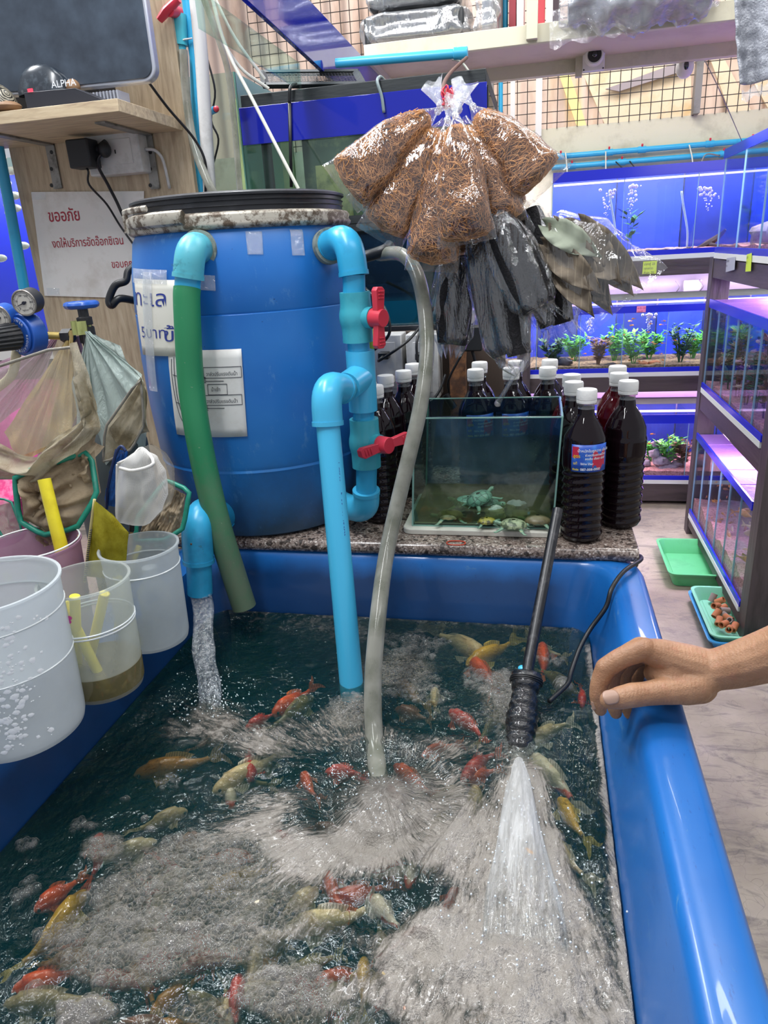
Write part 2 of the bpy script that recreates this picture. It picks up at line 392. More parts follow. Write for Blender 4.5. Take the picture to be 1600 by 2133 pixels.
x0, x1 = -.88, .196; k = len(pr_)
mb.add([Vector((x0, a, b_)) for a, b_ in pr_] + [Vector((x1, a, b_)) for a, b_ in pr_], [(i, (i+1) % k, k+(i+1) % k, k+i) for i in range(k)] + [tuple(range(k-1, -1, -1)), tuple(range(k, 2*k))])
tag(mb.build('granite_slab', M_GRAN, smooth=40, bevel=.002), 'speckled pinkish grey granite slab across the back of the tub', 'slab')
cb = thing('slab_support', 'grey block pier under the back of the granite slab', 'pier', (-.4, 1.75, FLOOR_Z))
MB().bx(-.9, .15, 1.62, 1.82, FLOOR_Z, RIM_Z + .004).build('pier_body', M_BLOCK, cb, bevel=.004)
MB().bx(-.95, .17, 1.60, 1.84, FLOOR_Z, FLOOR_Z + .06).build('footing', M_BLOCK, cb, bevel=.004)
# red rubber ring lying on the slab
a = pz(950, 1131, SLAB_Z + .002)
mb = MB(); mb.tube([a + Vector((.019 * math.cos(q), .012 * math.sin(q) + .001 * math.sin(3 * q), 0)) for q in np.linspace(0, 2 * math.pi, 28, endpoint=False)], .0014, 6, closed=True)
tag(mb.build('rubber_band', mat('red_rubber', '#c4472f', .5)), 'red rubber band lying on the granite slab', 'rubber band')
# ================================================================== BARREL FILTER
BC = Vector((-.631, 1.545, SLAB_Z))
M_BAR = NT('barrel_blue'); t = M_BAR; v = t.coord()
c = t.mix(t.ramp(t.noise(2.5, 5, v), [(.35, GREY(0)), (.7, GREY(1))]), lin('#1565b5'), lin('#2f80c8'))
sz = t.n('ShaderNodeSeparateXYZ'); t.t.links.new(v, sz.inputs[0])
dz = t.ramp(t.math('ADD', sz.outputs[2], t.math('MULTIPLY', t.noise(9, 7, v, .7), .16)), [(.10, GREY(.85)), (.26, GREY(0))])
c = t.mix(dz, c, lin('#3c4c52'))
c = t.mix(t.ramp(t.noise(40, 8, t.coord((1, 1, .5)), .75), [(.58, GREY(0)), (.72, GREY(.45))]), c, lin('#6fa3cf'))
c = t.mix(t.ramp(t.noise(110, 4, v), [(.74, GREY(0)), (.78, GREY(.9))]), c, lin('#1b2f4f'))
b = t.bsdf(Base_Color=c, Roughness=.38); t.set(b.inputs['Normal'], t.bump(t.noise(5, 3, v), .15, .02)); M_BAR = t.done(b)
M_RUSTW = NT('rusty_white'); t = M_RUSTW; v = t.coord()
c = t.mix(t.ramp(t.noise(38, 8, v, .75), [(.47, GREY(0)), (.56, GREY(1))]), lin('#b9b3a6'), lin('#5a4c3e'))
c = t.mix(t.ramp(t.noise(6, 4, v), [(.45, GREY(0)), (.65, GREY(.6))]), c, lin('#726a5f'))
M_RUSTW = t.done(t.bsdf(Base_Color=c, Roughness=.5, Metallic=.25))
M_BLACKP = mat('black_plastic', '#232428', .38, dirt='#3b3d42', dscale=9)
M_BLACKR = mat('black_rubber', '#17181b', .42)
barrel = thing('filter_barrel', 'big blue plastic drum filter with black lid standing on the granite slab', 'barrel', BC)
def bprof():
    return [(.0, .0), (.225, .0), (.240, .008), (.248, .03), (.262, .09), (.272, .150), (.2755, .158), (.2735, .163), (.2765, .172), (.284, .28), (.286, .38), (.2825, .470), (.2825, .474), (.280, .476), (.2825, .480), (.276, .55), (.262, .615), (.248, .635), (.245, .66)]
BPR = [(r * .872, z) for r, z in bprof()]
def bar_r(z):
    z = z - SLAB_Z; return float(np.interp(z, [p[1] for p in BPR[1:]], [p[0] for p in BPR[1:]]))
def bar_pt(ang, z, off=0):
    r = bar_r(z) + off; return Vector((BC.x + r * math.cos(ang), BC.y + r * math.sin(ang), z))
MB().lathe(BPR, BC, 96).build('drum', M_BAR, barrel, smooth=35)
lid = MB().lathe([(r * .850, .652 + (z - .640) * .50) for r, z in [(.258, .640), (.262, .648), (.256, .652), (.256, .668), (.259, .670), (.256, .673), (.256, .686), (.259, .688), (.256, .691), (.255, .703), (.262, .706), (.262, .714), (.250, .722), (.238, .722), (.230, .712), (.0, .710)]], BC, 96).build('lid', M_BLACKP, barrel, smooth=30)
ring = MB().lathe([(r * .845, .627 + (z - .608) * .74) for r, z in [(.252, .612), (.266, .608), (.274, .613), (.277, .622), (.272, .630), (.275, .640), (.270, .647), (.258, .650)]], BC, 96).build('clamp_ring', M_RUSTW, barrel, smooth=60)
# lever lock on the ring (left front)
def onring(adeg, z, off): a = math.radians(adeg); r = .232 + off; return Vector((BC.x + r * math.cos(a), BC.y + r * math.sin(a), SLAB_Z + z))
mb = MB()
mb.tube([onring(a, .651, .004) for a in range(-134, -93, 4)], [.008, .0105, .0105, .0105, .0105, .0105, .010], 8, flat=1.3).build('lock_lever', M_RUSTW, ring)
MB().tube([onring(a, .672, .006) for a in range(-142, -112, 4)], .003, 6, flat=2).build('lock_plate', M_RUSTW, ring)
mb = MB()
for dz_ in (-.014, .014): mb.tube([onring(a, .651 + dz_, .006) for a in range(-150, -136, 3)], .0028, 6)
mb.tube([onring(-136, .633, .006), onring(-136, .669, .006)], .003, 8); mb.tube([onring(-140, .635, .006), onring(-140, .667, .006)], .0045, 10)
mb.build('lock_hinge', M_RUSTW, ring)
# black carrying handles
def handle(pts, r=.009): return MB().tube(pts, r, 10, sm=6).build('carry_handle', M_BLACKR, barrel, smooth=180)
h0 = py(290, 560, 1.56); 
handle([py(292, 545, 1.56), py(268, 565, 1.54), py(262, 585, 1.53), py(240, 595, 1.52), py(227, 625, 1.51), py(233, 636, 1.51), py(250, 622, 1.52), py(290, 628, 1.56)], .0085)
handle([py(715, 545, 1.58), py(760, 535, 1.60), py(800, 522, 1.60), py(812, 512, 1.62)], .0125)
# paper sheets wrapped on the drum
M_PAPER = mat('paper_white', '#e3e1dc', .75, dirt='#cfcac2', dscale=10)
M_PAPERC = mat('paper_cream', '#dedbcf', .75, dirt='#c5bfae', dscale=9)
M_INKB = mat('blue_ink', '#27388a', .6); M_INKK = mat('black_ink', '#1a1c2e', .6); M_INKR = mat('red_ink', '#a51f36', .6)
def bar_hit(u, v):
    """where the ray of a pixel meets the drum"""
    r = _ray(u, v); lo = None
    for k in range(400, 900):
        s_ = k / 900 * 2.2 / 1000 * 1.0
        p = CAM + r * s_ / 1.0 * 1.0
        if p.z > SLAB_Z and math.hypot(p.x - BC.x, p.y - BC.y) < bar_r(p.z): return p
    return None
def bar_uv(u, v):
    r = _ray(u, v).normalized(); d = .8
    while d < 2.6:
        p = CAM + r * d
        if math.hypot(p.x - BC.x, p.y - BC.y) < bar_r(min(max(p.z, SLAB_Z+.001), SLAB_Z + .66)): break
        d += .001
    return math.atan2(p.y - BC.y, p.x - BC.x), p.z
def sheet_on_drum(quad, off):
    """quad of pixels (tl, tr, br, bl) -> function (a,b in 0..1) -> point on the drum"""
    q = [bar_uv(*p) for p in quad]
    def fn(a, b_, o=0):
        an = (1-b_) * ((1-a) * q[0][0] + a * q[1][0]) + b_ * ((1-a) * q[3][0] + a * q[2][0])
        z = (1-b_) * ((1-a) * q[0][1] + a * q[1][1]) + b_ * ((1-a) * q[3][1] + a * q[2][1])
        return bar_pt(an, z, off + o)
    return fn
note = thing('price_note', 'handwritten cream price sheet taped to the left of the blue drum', 'note', bar_pt(math.radians(-130), 1.1, .002))
nf = sheet_on_drum([(284, 579), (372, 583), (372, 741), (302, 738)], .004)
nf2 = lambda a, b_, o=0: nf(a, b_, o)
MB().grid(lambda a, b_: nf(a * 1.25, b_), 16, 8).build('sheet', M_PAPERC, note, solid=.0008)
def draw_text(mb, fn, txt, size_b, a0, b0, asp, bold=0, shear=0):
    """lettering laid in the sheet's own (a,b) frame; size_b = letter height as a share of the sheet height, asp = sheet width / height"""
    vs, fs = text_mesh(txt, 1.0, extrude=0, bold=bold, shear=shear)
    mb.add([fn(a0 + q.x * size_b / asp, b0 - q.y * size_b, .0012) for q in vs], fs)
mb = MB(); draw_text(mb, nf, 'ทะเล', .30, -.02, .34, .62); draw_text(mb, nf, '5บาท', .21, .10, .76, .62); draw_text(mb, nf, 'ขึ้น', .26, .73, .80, .56, )
mb.build('handwriting', M_INKB, note, smooth=0)['kind'] = 'stuff'
M_TAPE = film('clear_tape', haze=.16, edge=.25, cscale=50, crinkle=.8)
tf = sheet_on_drum([(283, 558), (352, 562), (352, 592), (283, 588)], .0055); MB().grid(lambda a, b_: tf(a, b_), 8, 2).build('tape_strip', M_TAPE, note, solid=.0004)
tf = sheet_on_drum([(304, 565), (322, 567), (334, 815), (318, 812)], .0062); MB().grid(lambda a, b_: tf(a, b_), 3, 10).build('tape_strip', M_TAPE, note, solid=.0004)
dia = thing('diagram_sheet', 'printed white diagram sheet on the blue drum behind the green hose', 'sheet', bar_pt(math.radians(-100), 1.0, .002))
df_ = sheet_on_drum([(352, 728), (503, 726), (516, 908), (371, 904)], .0025)
MB().grid(lambda a, b_: df_(a, b_), 16, 10).build('sheet', M_PAPER, dia, solid=.0006)
mb = MB()
for tx, a0, b0, bx0, bx1, by0, by1 in (('วาล์วปรับแรงดันน้ำ', .55, .285, .52, .985, .19, .31), ('น้ำเข้า', .60, .46, .56, .80, .38, .50), ('วาล์วปรับแรงดันน้ำ', .53, .595, .50, .97, .505, .62)):
    draw_text(mb, df_, tx, .058, a0, b0, 1.12)
    for (p, q) in (((bx0, by0), (bx1, by0)), ((bx1, by0), (bx1, by1)), ((bx1, by1), (bx0, by1)), ((bx0, by1), (bx0, by0)), ((bx0 + .02, by1 + .035), (bx1 - .22, by1 + .035))):
        mb.tube([df_(p[0] + (q[0]-p[0]) * k / 4, p[1] + (q[1]-p[1]) * k / 4, .001) for k in range(5)], .0005, 4)
def dline(pts, r=.0006): mb.tube([df_(p[0], p[1], .001) for p in catmull([(a, b_, 0) for a, b_ in pts], 5)], r, 4)
dline([(.06, .10), (.04, .30), (.06, .55), (.12, .78), (.2, .84), (.40, .82), (.47, .70), (.50, .5), (.49, .25), (.44, .12)])
dline([(.10, .08), (.09, .3), (.1, .55), (.16, .76)]); dline([(.36, .10), (.46, .14), (.50, .22), (.50, .34), (.48, .5), (.5, .64), (.48, .76), (.42, .80)])
dline([(.06, .28), (.2, .30), (.44, .29)]); dline([(.07, .6), (.25, .63), (.46, .60)]); dline([(.18, .12), (.36, .12)])
for yy in (.30, .62):
    for k in range(4): dline([(.50, yy + .02 * k), (.54, yy + .02 * k)], .0007)
mb.build('printing', M_INKK, dia, smooth=0)
# old tape scraps on the drum
sg = 'clear tape scraps on the blue drum'
for q, lb in (([(511, 482), (545, 482), (548, 530), (516, 530)], 'scrap of old clear tape at the top middle of the blue drum'), ([(602, 478), (628, 478), (634, 532), (608, 532)], 'scrap of old clear tape at the upper right of the blue drum'), ([(416, 572), (448, 574), (450, 606), (420, 604)], 'scrap of dirty tape beside the top of the green hose')):
    fn = sheet_on_drum(q, .0015); tag(MB().grid(lambda a, b_: fn(a, b_), 6, 8).build('tape_scrap', M_TAPE, solid=.0004), lb, 'tape', sg)

# ================================================================== PIPEWORK
def fit(mb, p, d, r, L):     # a socket collar along direction d
    d = Vector(d).normalized(); mb.tube([Vector(p) - d * L / 2, Vector(p) + d * L / 2], r, 24); return mb
def elbow(a, c_, b_, r, name, m, par, k=8, ext=.0):
    """bend from a to b about corner c_, with thick socket ends"""
    a, c_, b_ = Vector(a), Vector(c_), Vector(b_)
    pts = [a]; 
    for i in range(k + 1):
        s_ = i / k; q0 = c_ + (a - c_) * .62; q1 = c_ + (b_ - c_) * .62
        pts.append((1-s_)**2 * q0 + 2 * s_ * (1-s_) * c_ + s_**2 * q1)
    pts.append(b_)
    mb = MB().tube(pts, r, 28)
    da = (a - pts[1]).normalized(); db = (b_ - pts[-2]).normalized()
    mb.tube([a - da * .006, a + da * .002], r * 1.05, 28); mb.tube([b_ - db * .006, b_ + db * .002], r * 1.05, 28)
    return mb.build(name, m, par, smooth=50)
def emboss(par, M, lines, size, name='moulded_mark', m=None, cyl=None):
    mb = MB()
    for i, tx in enumerate(lines):
        vs, fs = text_mesh(tx, size, extrude=0, align='CENTER')
        mb.add([cyl(q.x, q.y - i * size * 1.15) for q in vs], fs)
    return mb.build(name, m, par, smooth=0)
# --- outlet elbow with green hose
M_GHOSE = NT('green_hose'); t = M_GHOSE; v = t.coord()
sz = t.n('ShaderNodeSeparateXYZ'); t.t.links.new(v, sz.inputs[0])
g_ = t.ramp(t.math('ADD', sz.outputs[2], t.math('MULTIPLY', t.noise(16, 7, v, .7), .5)), [(.0, GREY(.85)), (.62, GREY(0))])
g_.node.color_ramp.elements[0].position = 0.30
c = t.mix(g_, lin('#1f7a4e'), lin('#66705c'))
c = t.mix(t.ramp(t.noise(160, 6, v), [(.68, GREY(0)), (.75, GREY(.5))]), c, lin('#8f9c83')); M_GHOSE = t.done(t.bsdf(Base_Color=c, Roughness=.5))
ga = thing('outlet_elbow', 'weathered pale blue elbow pipe stuck in the top left of the blue drum', 'pipe', py(400, 500, 1.30))
pe = bar_uv(410, 520); p_in = bar_pt(pe[0] + .02, pe[1], -.01); nrm_ = Vector((math.cos(pe[0]), math.sin(pe[0]), 0))
cor = Vector((py(396, 512, 1.262).x, 1.262, py(396, 512, 1.262).z))
cor = py(397, 512, 1.268); dwn = py(392, 578, 1.262)
elbow(p_in, cor, dwn, .0275, 'elbow', M_PVCAGED, ga)
MB().tube([p_in - nrm_ * .012, p_in + nrm_ * .012], .035, 28).build('seal_ring', mat('putty', '#8a9288', .8, dirt='#4c4f48', dscale=40), ga)
d2 = py(390, 612, 1.26); MB().tube([dwn, d2], .0235, 24).build('stub_pipe', M_PVC, ga)
ds = (d2 - dwn).normalized()
def on_elb(x_, y_): a = -1.75 + x_ / .0275; r_ = .0282; o_ = py(390, 553, 1.266); return o_ + Vector((r_ * math.cos(a), r_ * math.sin(a) , -0 + y_))
emboss(ga, None, ['สามารถเชื่อม', 'เครื่องดื่ม'], .0075, m=mat('old_print', '#39767f', .6), cyl=on_elb)
gh = MB().hollow([py(390, 600, 1.26), py(389, 625, 1.255), py(392, 700, 1.245), py(398, 800, 1.235), py(412, 900, 1.22), py(432, 1000, 1.21), py(457, 1100, 1.20), py(485, 1190, 1.20), py(509, 1264, 1.20)], .0245, .003, 24, sm=8).build('green_hose', M_GHOSE, smooth=60)
tag(gh, 'thick dirty green hose drooping from the drum elbow toward the tub water', 'hose')
# --- bottom left outlet over the tub
sa = thing('spout_pipe', 'pale blue elbow spout low on the drum pouring water into the tub', 'pipe', py(420, 1100, 1.14))
s_top = py(408, 1066, 1.175); s_bot = py(414, 1170, 1.165)
_sa = bar_uv(462, 1078); elbow(bar_pt(_sa[0], _sa[1], -.01), s_top + Vector((0, 0, .012)), s_bot, .0295, 'elbow', M_PVC, sa)
s_end = py(417, 1236, 1.16)
MB().hollow([s_bot, s_end], .0245, .003, 24).build('stub_pipe', M_PVC, sa, smooth=60)
MB().sphere(py(399, 1133, 1.142), .003).build('glue_spot', mat('rust_spot', '#5c4b3b', .8), sa)
def on_sp(x_, y_): a = -1.5 + x_ / .0295; o_ = (s_top + s_bot) / 2 + Vector((0, 0, -.012)); return o_ + Vector((.0302 * math.cos(a), .0302 * math.sin(a), y_))
emboss(sa, None, ['NANA UPR', 'POLYSONIC'], .0075, m=MATS['old_print'], cyl=on_sp)
# --- right manifold
mf = thing('pipe_manifold', 'sky blue pipe manifold with two ball valves on the right of the drum', 'pipework', py(750, 800, 1.36))
Y0 = 1.37
e_a = py(688, 512, 1.43); e_c = py(722, 498, 1.375); e_b = py(737, 572, Y0)
elbow(e_a, e_c + Vector((.004, 0, .006)), e_b, .0275, 'elbow', M_PVC, mf)
nr = (e_a - e_c).normalized(); MB().tube([e_a - nr * .004, e_a + nr * .012], .034, 28).build('seal_ring', MATS['putty'], mf)
MB().tube([e_b, py(738, 612, Y0)], .0215, 24).build('pipe', M_PVC, mf)
def valve(c0, c1, kdir, kup, tilt, label):
    c0, c1 = Vector(c0), Vector(c1); L = (c1 - c0); d = L.normalized()
    mb = MB(); n_ = 16; R_ = lerp_list([.0295, .0295, .0295, .030, .0325, .0335, .0325, .030, .0295, .0295, .0295], n_)
    mb.tube([c0 + L * i / (n_ - 1) for i in range(n_)], R_, 28); body = mb.build('valve_body', M_PVCV, mf, smooth=50)
    mid = (c0 + c1) / 2; kd = Vector(kdir).normalized(); ku = Vector(kup).normalized(); side = kd.cross(ku)
    MB().tube([mid + kd * .02, mid + kd * .041], .020, 24).build('valve_neck', M_PVCV, body)
    M = Matrix.Identity(4); 
    for i, a_ in enumerate((ku, side, kd)):
        for k_ in range(3): M[k_][i] = a_[k_]
    M.translation = mid + kd * .041
    hb = MB(); hb.tube([M @ Vector((0, 0, -.002)), M @ Vector((0, 0, .026))], [.018, .0175, .0165], 20)
    for sg_ in (-1, 1):
        hb.prism([(sg_ * .012, -.009), (sg_ * .050, -.013), (sg_ * .056, -.006), (sg_ * .056, .008), (sg_ * .050, .013), (sg_ * .012, .010)][::sg_], .012, M, .008)
        for q in range(3): hb.box(M @ Vector((sg_ * (.036 + .006 * q), 0, .021)), (.002, .015, .003), rot=M.to_3x3())
    hb.build('valve_handle', M_REDP, body, smooth=40, bevel=.0015, label=label)
M_PVCV = mat('valve_teal', '#3fa9b9', .35, dirt='#3597a8', dscale=20); M_REDP = mat('red_plastic', '#cf3548', .35)
valve(py(739, 608, Y0), py(746, 712, Y0), (.9, -.45, -.02), (.03, .02, 1), 0, 'red lever turned upright')
MB().tube([py(746, 710, Y0), py(748, 734, Y0)], .0215, 24).build('pipe', M_PVC, mf)
t0, t1 = py(750, 730, Y0), py(757, 855, Y0)
MB().tube([t0, t1], .0285, 28).tube([t0 + (t1-t0)*.42, py(722, 806, 1.30)], .0275, 28).build('tee', M_PVCL, mf, smooth=40)
MB().tube([py(728, 804, 1.31), py(700, 812, 1.262)], .0215, 24).build('pipe', M_PVCAGED, mf)
k_a = py(712, 810, 1.285); k_c = py(678, 806, 1.215); k_b = py(683, 884, 1.205)
elbow(k_a, k_c + Vector((0, 0, .004)), k_b, .0275, 'elbow', M_PVCL, mf)
dr1 = pz(735, 1455, WATER_Z - .03)
dp = MB().hollow([k_b + Vector((0, 0, .006)), dr1], .0215, .003, 24).build('drop_pipe', M_PVCL, mf, smooth=60)
mb = MB(); ax_ = (dr1 - k_b).normalized()
M_PR = frame(k_b + ax_ * .06 + Vector((.013, -.0185, 0)), ax_, Vector((.8, .5, 0)))
lettering(mb, 'ท่อพีวีซี 25 มม. ชั้น 8.5  มอก. 17-2532', .009, M_PR, extrude=.0002); mb.build('pipe_print', M_INKB, dp, smooth=0)
MB().grid(lambda a, b_: k_b + ax_ * (-.045 + .03 * b_) + Vector((.0282 * math.cos(-1.9 + 1.1 * a), .0282 * math.sin(-1.9 + 1.1 * a), 0)), 8, 3).build('tape_patch', mat('grey_tape', '#5f8088', .5, dirt='#3c5a60', dscale=30), mf, solid=.0005)
MB().tube([py(757, 850, Y0), py(758, 878, Y0)], .0215, 24).build('pipe', M_PVC, mf)
valve(py(758, 872, Y0), py(764, 972, Y0), (.85, -.5, .05), (.80, .55, .18), 0, 'red lever turned sideways')
MB().tube([py(764, 968, Y0), py(763, 1030, Y0)], .0215, 24).build('pipe', M_PVC, mf)
elbow(py(763, 1022, Y0), py(764, 1070, Y0 + .01), py(708, 1048, 1.43), .0275, 'elbow', M_PVCL, mf)
# --- clear hose
M_CLR = NT('clear_hose'); t = M_CLR; v = t.coord()
lw = t.n('ShaderNodeLayerWeight', {'Blend': .45})
tr = t.n('ShaderNodeBsdfTransparent', {'Color': lin('#cfd0c6')}); df = t.bsdf(Base_Color=t.mix(t.ramp(t.noise(20, 5, v), [(.4, GREY(0)), (.65, GREY(1))]), lin('#b6b5ab'), lin('#8d8f82')), Roughness=.15)
fac = t.math('MULTIPLY_ADD', lw.outputs['Facing'], .55, .36, clamp=True)
M_CLR = t.done(t.n('ShaderNodeMixShader', {0: fac, 1: tr, 2: df}))
ch = MB().hollow([py(790, 530, 1.62), py(835, 530, 1.56), py(866, 565, 1.50), py(884, 640, 1.44), py(889, 740, 1.38), py(875, 850, 1.32), py(852, 950, 1.27), py(828, 1050, 1.22), py(804, 1160, 1.15), py(787, 1290, 1.05), py(777, 1420, .97), py(780, 1540, .90), pz(792, 1650, WATER_Z - .01)], .0145, .003, 20, sm=8).build('clear_hose', M_CLR, smooth=180)
tag(ch, 'cloudy clear hose hanging from the drum and bubbling in mid tub', 'hose')
# ------------------------------------------------------------------ melted-together solids (bodies, hands)
def fuse(mb, voxel, name, m, parent=None, smooth_it=6, loc=None, disp=None):
    me = bpy.data.meshes.new('fuse_source'); me.from_pydata([tuple(q) for q in mb.v], [], mb.f)
    o = bpy.data.objects.new('fuse_source', me); COL.objects.link(o)
    r = o.modifiers.new('r', 'REMESH'); r.mode = 'VOXEL'; r.voxel_size = voxel; r.use_smooth_shade = True
    if smooth_it: s_ = o.modifiers.new('s', 'SMOOTH'); s_.iterations = smooth_it; s_.factor = .5
    ev = o.evaluated_get(bpy.context.evaluated_depsgraph_get()).to_mesh()
    vs = [v_.co.copy() for v_ in ev.vertices]; fs = [tuple(p.vertices) for p in ev.polygons]
    if disp: vs = disp(vs, [v_.normal.copy() for v_ in ev.vertices])
    bpy.data.objects.remove(o); bpy.data.meshes.remove(me)
    return MB().add(vs, fs).build(name, m, parent, smooth=180, loc=loc)

# ================================================================== BOTTLES
def liquid(name, col, deep):
    t = NT(name); v = t.coord()
    b = t.bsdf(Base_Color=lin(col), Roughness=.06, Coat_Weight=.25, Coat_Roughness=.03); b.inputs['Specular IOR Level'].default_value = .3
    tr = t.n('ShaderNodeBsdfTransparent', {'Color': lin(deep)})
    lw = t.n('ShaderNodeLayerWeight', {'Blend': .4})
    MATS[name] = t.done(t.n('ShaderNodeMixShader', {0: .88, 1: tr, 2: b})); return MATS[name]
M_SYR = liquid('dark_syrup', '#160a10', '#3a0d16'); M_SYRR = liquid('red_syrup', '#4a0a14', '#a5202a')
M_CAP = mat('bottle_cap_white', '#e6e5e1', .45, bump=.15, bscale=200); M_NECK = film('neck_plastic', tint='#d8c8c8', haze=.1, edge=.5, crinkle=.1)
M_LAB = mat('label_blue', '#2a55b8', .35, dirt='#3f86d8', dscale=40); M_LABR = mat('label_red', '#c22546', .4); M_LABY = mat('label_yellow', '#e8d23a', .5); M_LABW = mat('label_white', '#e9edf5', .5)
def bottle(label, liq, x, y, z=SLAB_Z, rz=0, lab=None, group='bottles of dark fish tonic on the slab', H=.305):
    b = thing('bottle', label, 'bottle', (x, y, z + .0005), group); o_ = Vector((x, y, z + .0005)); k = H / .305
    def R(zz, an):
        zz /= k
        base = np.interp(zz, [0, .004, .014, .022, .150, .157, .165, .200, .206, .225, .245, .262, .270, .285], [.030, .0365, .0415, .0425, .0425, .0405, .0425, .0425, .0405, .0395, .0315, .0215, .0165, .0150])
        if .018 < zz < .155:
            ph = (zz - .018) / .0165 + .20 * math.cos(2 * an) ; base -= .0030 * (1 - abs(2 * (ph % 1) - 1) ** 2.2)
        if .205 < zz < .26: base += .0007 * math.cos(9 * an)
        return base
    nz = 120
    MB().grid(lambda a, b_: Vector((o_.x + R(b_ * .285 * k, a * 6.2832) * math.cos(a * 6.2832 + rz), o_.y + R(b_ * .285 * k, a * 6.2832) * math.sin(a * 6.2832 + rz), o_.z + b_ * .270 * k)), 40, nz, wrap=True).add([o_ + Vector((.030 * math.cos(q), .030 * math.sin(q), 0)) for q in np.linspace(0, 6.2832, 20, endpoint=False)], [tuple(range(19, -1, -1))]).build('body', liq, b, smooth=180)
    MB().lathe([(.0163, .268), (.0150, .272), (.0150, .276), (.0185, .277), (.0185, .279), (.015, .280)], o_, 32).build('neck', M_NECK, b)
    cp = MB(); cp.lathe([(.0188, .2795), (.0190, .284), (.0184, .2845), (.0190, .2855), (.0192, .286)], o_, 40)
    vs_n = 60
    cp.lathe([(.0192, .286), (.0195, .288), (.0192, .302), (.0180, .3045), (.0, .3050)], o_, vs_n)
    cp.build('cap', M_CAP, b, smooth=30)
    if lab is not None:
        def pt(a, z_, off=.0006): return o_ + Vector(((.0425 + off) * math.cos(a), (.0425 + off) * math.sin(a), z_))
        a0, a1, z0, z1 = lab - .86, lab + .86, .152, .206
        lb = MB().grid(lambda a, q: pt(a0 + (a1 - a0) * a, z0 + (z1 - z0) * q), 16, 3).build('label', M_LAB, b, solid=.0003)
        tx = lambda cx_, cz_: (lambda q: pt(a0 + (cx_ + q.x) / .0425, cz_ + q.y, .0012))
        MB().grid(lambda a, q: pt(a0 + .95 + .65 * a, .160 + .030 * q + .006 * math.sin(a * 9), .0009), 8, 3).build('label_fish', M_LABR, lb, smooth=0); MB().grid(lambda a, q: pt(a0 + .04 + .3 * a, .180 + .022 * q, .0009), 4, 3).build('label_fish', M_LABR, lb, smooth=0)
        m_ = MB()
        for s_, sz, cx_, cz_ in (('น้ำหมักใบหูกวาง เข้มข้น', .0072, .012, .192), ('ช่วยปรับสภาพน้ำใส', .0058, .026, .184), ('ลดเชื้อ เชื้อรา เร่งสี', .0056, .026, .177), ('ใช้ง่าย ได้ผล', .0050, .018, .167), ('087-008-0000', .0068, .018, .1555)):
            f_ = tx(cx_, cz_); vs, fs = text_mesh(s_, sz, extrude=0, bold=.0001); m_.add([f_(q) for q in vs], fs)
        m_.build('label_text', M_LABW, lb, smooth=0)
        m_ = MB()
        for s_, sz, cx_, cz_ in (('สูตร', .008, .004, .181), ('แท้', .007, .004, .167), ('ติดต่อ', .005, .003, .1555)):
            f_ = tx(cx_, cz_); vs, fs = text_mesh(s_, sz, extrude=0, bold=.0001); m_.add([f_(q) for q in vs], fs)
        m_.build('label_title', M_LABY, lb, smooth=0)
    return b
def bpos(u, v, y): p = py(u, v, y); return p.x
LB = 'bottle of dark fish tonic'
for (u, v, y, liq, lab, rz, lb) in [
    (1215, 1000, 1.395, M_SYR, -1.35, .3, 'white-capped bottle of near-black tonic with blue label, frontmost on the slab'),
    (1300, 950, 1.475, M_SYR, None, 1.0, 'white-capped bottle of dark red tonic without label at the right slab corner'),
    (1190, 950, 1.475, M_SYR, None, .6, 'dark tonic bottle directly behind the labelled front bottle'),
    (1283, 900, 1.565, M_SYRR, None, .2, 'red tonic bottle just behind the right corner bottle'),
    (1187, 900, 1.560, M_SYRR, None, 1.2, 'red tonic bottle second behind the labelled front bottle'),
    (1281, 870, 1.655, M_SYRR, None, .9, 'red tonic bottle farthest back on the right of the slab'),
    (1064, 900, 1.665, M_SYR, -1.15, .2, 'labelled dark bottle seen through the middle of the turtle tank'),
    (992, 900, 1.655, M_SYR, -1.15, .5, 'labelled dark bottle seen through the left of the turtle tank'),
    (1138, 900, 1.660, M_SYR, None, .1, 'unlabelled dark bottle seen through the right end of the turtle tank'),
    (1000, 850, 1.760, M_SYR, None, .3, 'dark bottle in back row behind the left labelled tank bottle'),
    (1074, 850, 1.765, M_SYR, None, .7, 'dark bottle in back row behind the middle labelled tank bottle'),
    (1143, 850, 1.770, M_SYR, None, .7, 'dark bottle in back row behind the right unlabelled tank bottle'),
    (789, 950, 1.475, M_SYR, None, .4, 'dark bottle half hidden behind the two red-handled valves'),
    (846, 900, 1.660, M_SYR, None, .4, 'dark bottle just left of the clear hanging hose under the sockets'),
    (808, 880, 1.600, M_SYR, None, .4, 'dark bottle tucked behind the valve bottle, only its cap showing'),
    (864, 860, 1.760, M_SYR, None, .4, 'dark bottle farthest behind the clear hose, its cap just visible')]:
    bottle(lb, liq, bpos(u, v, y), y, rz=rz, lab=lab)

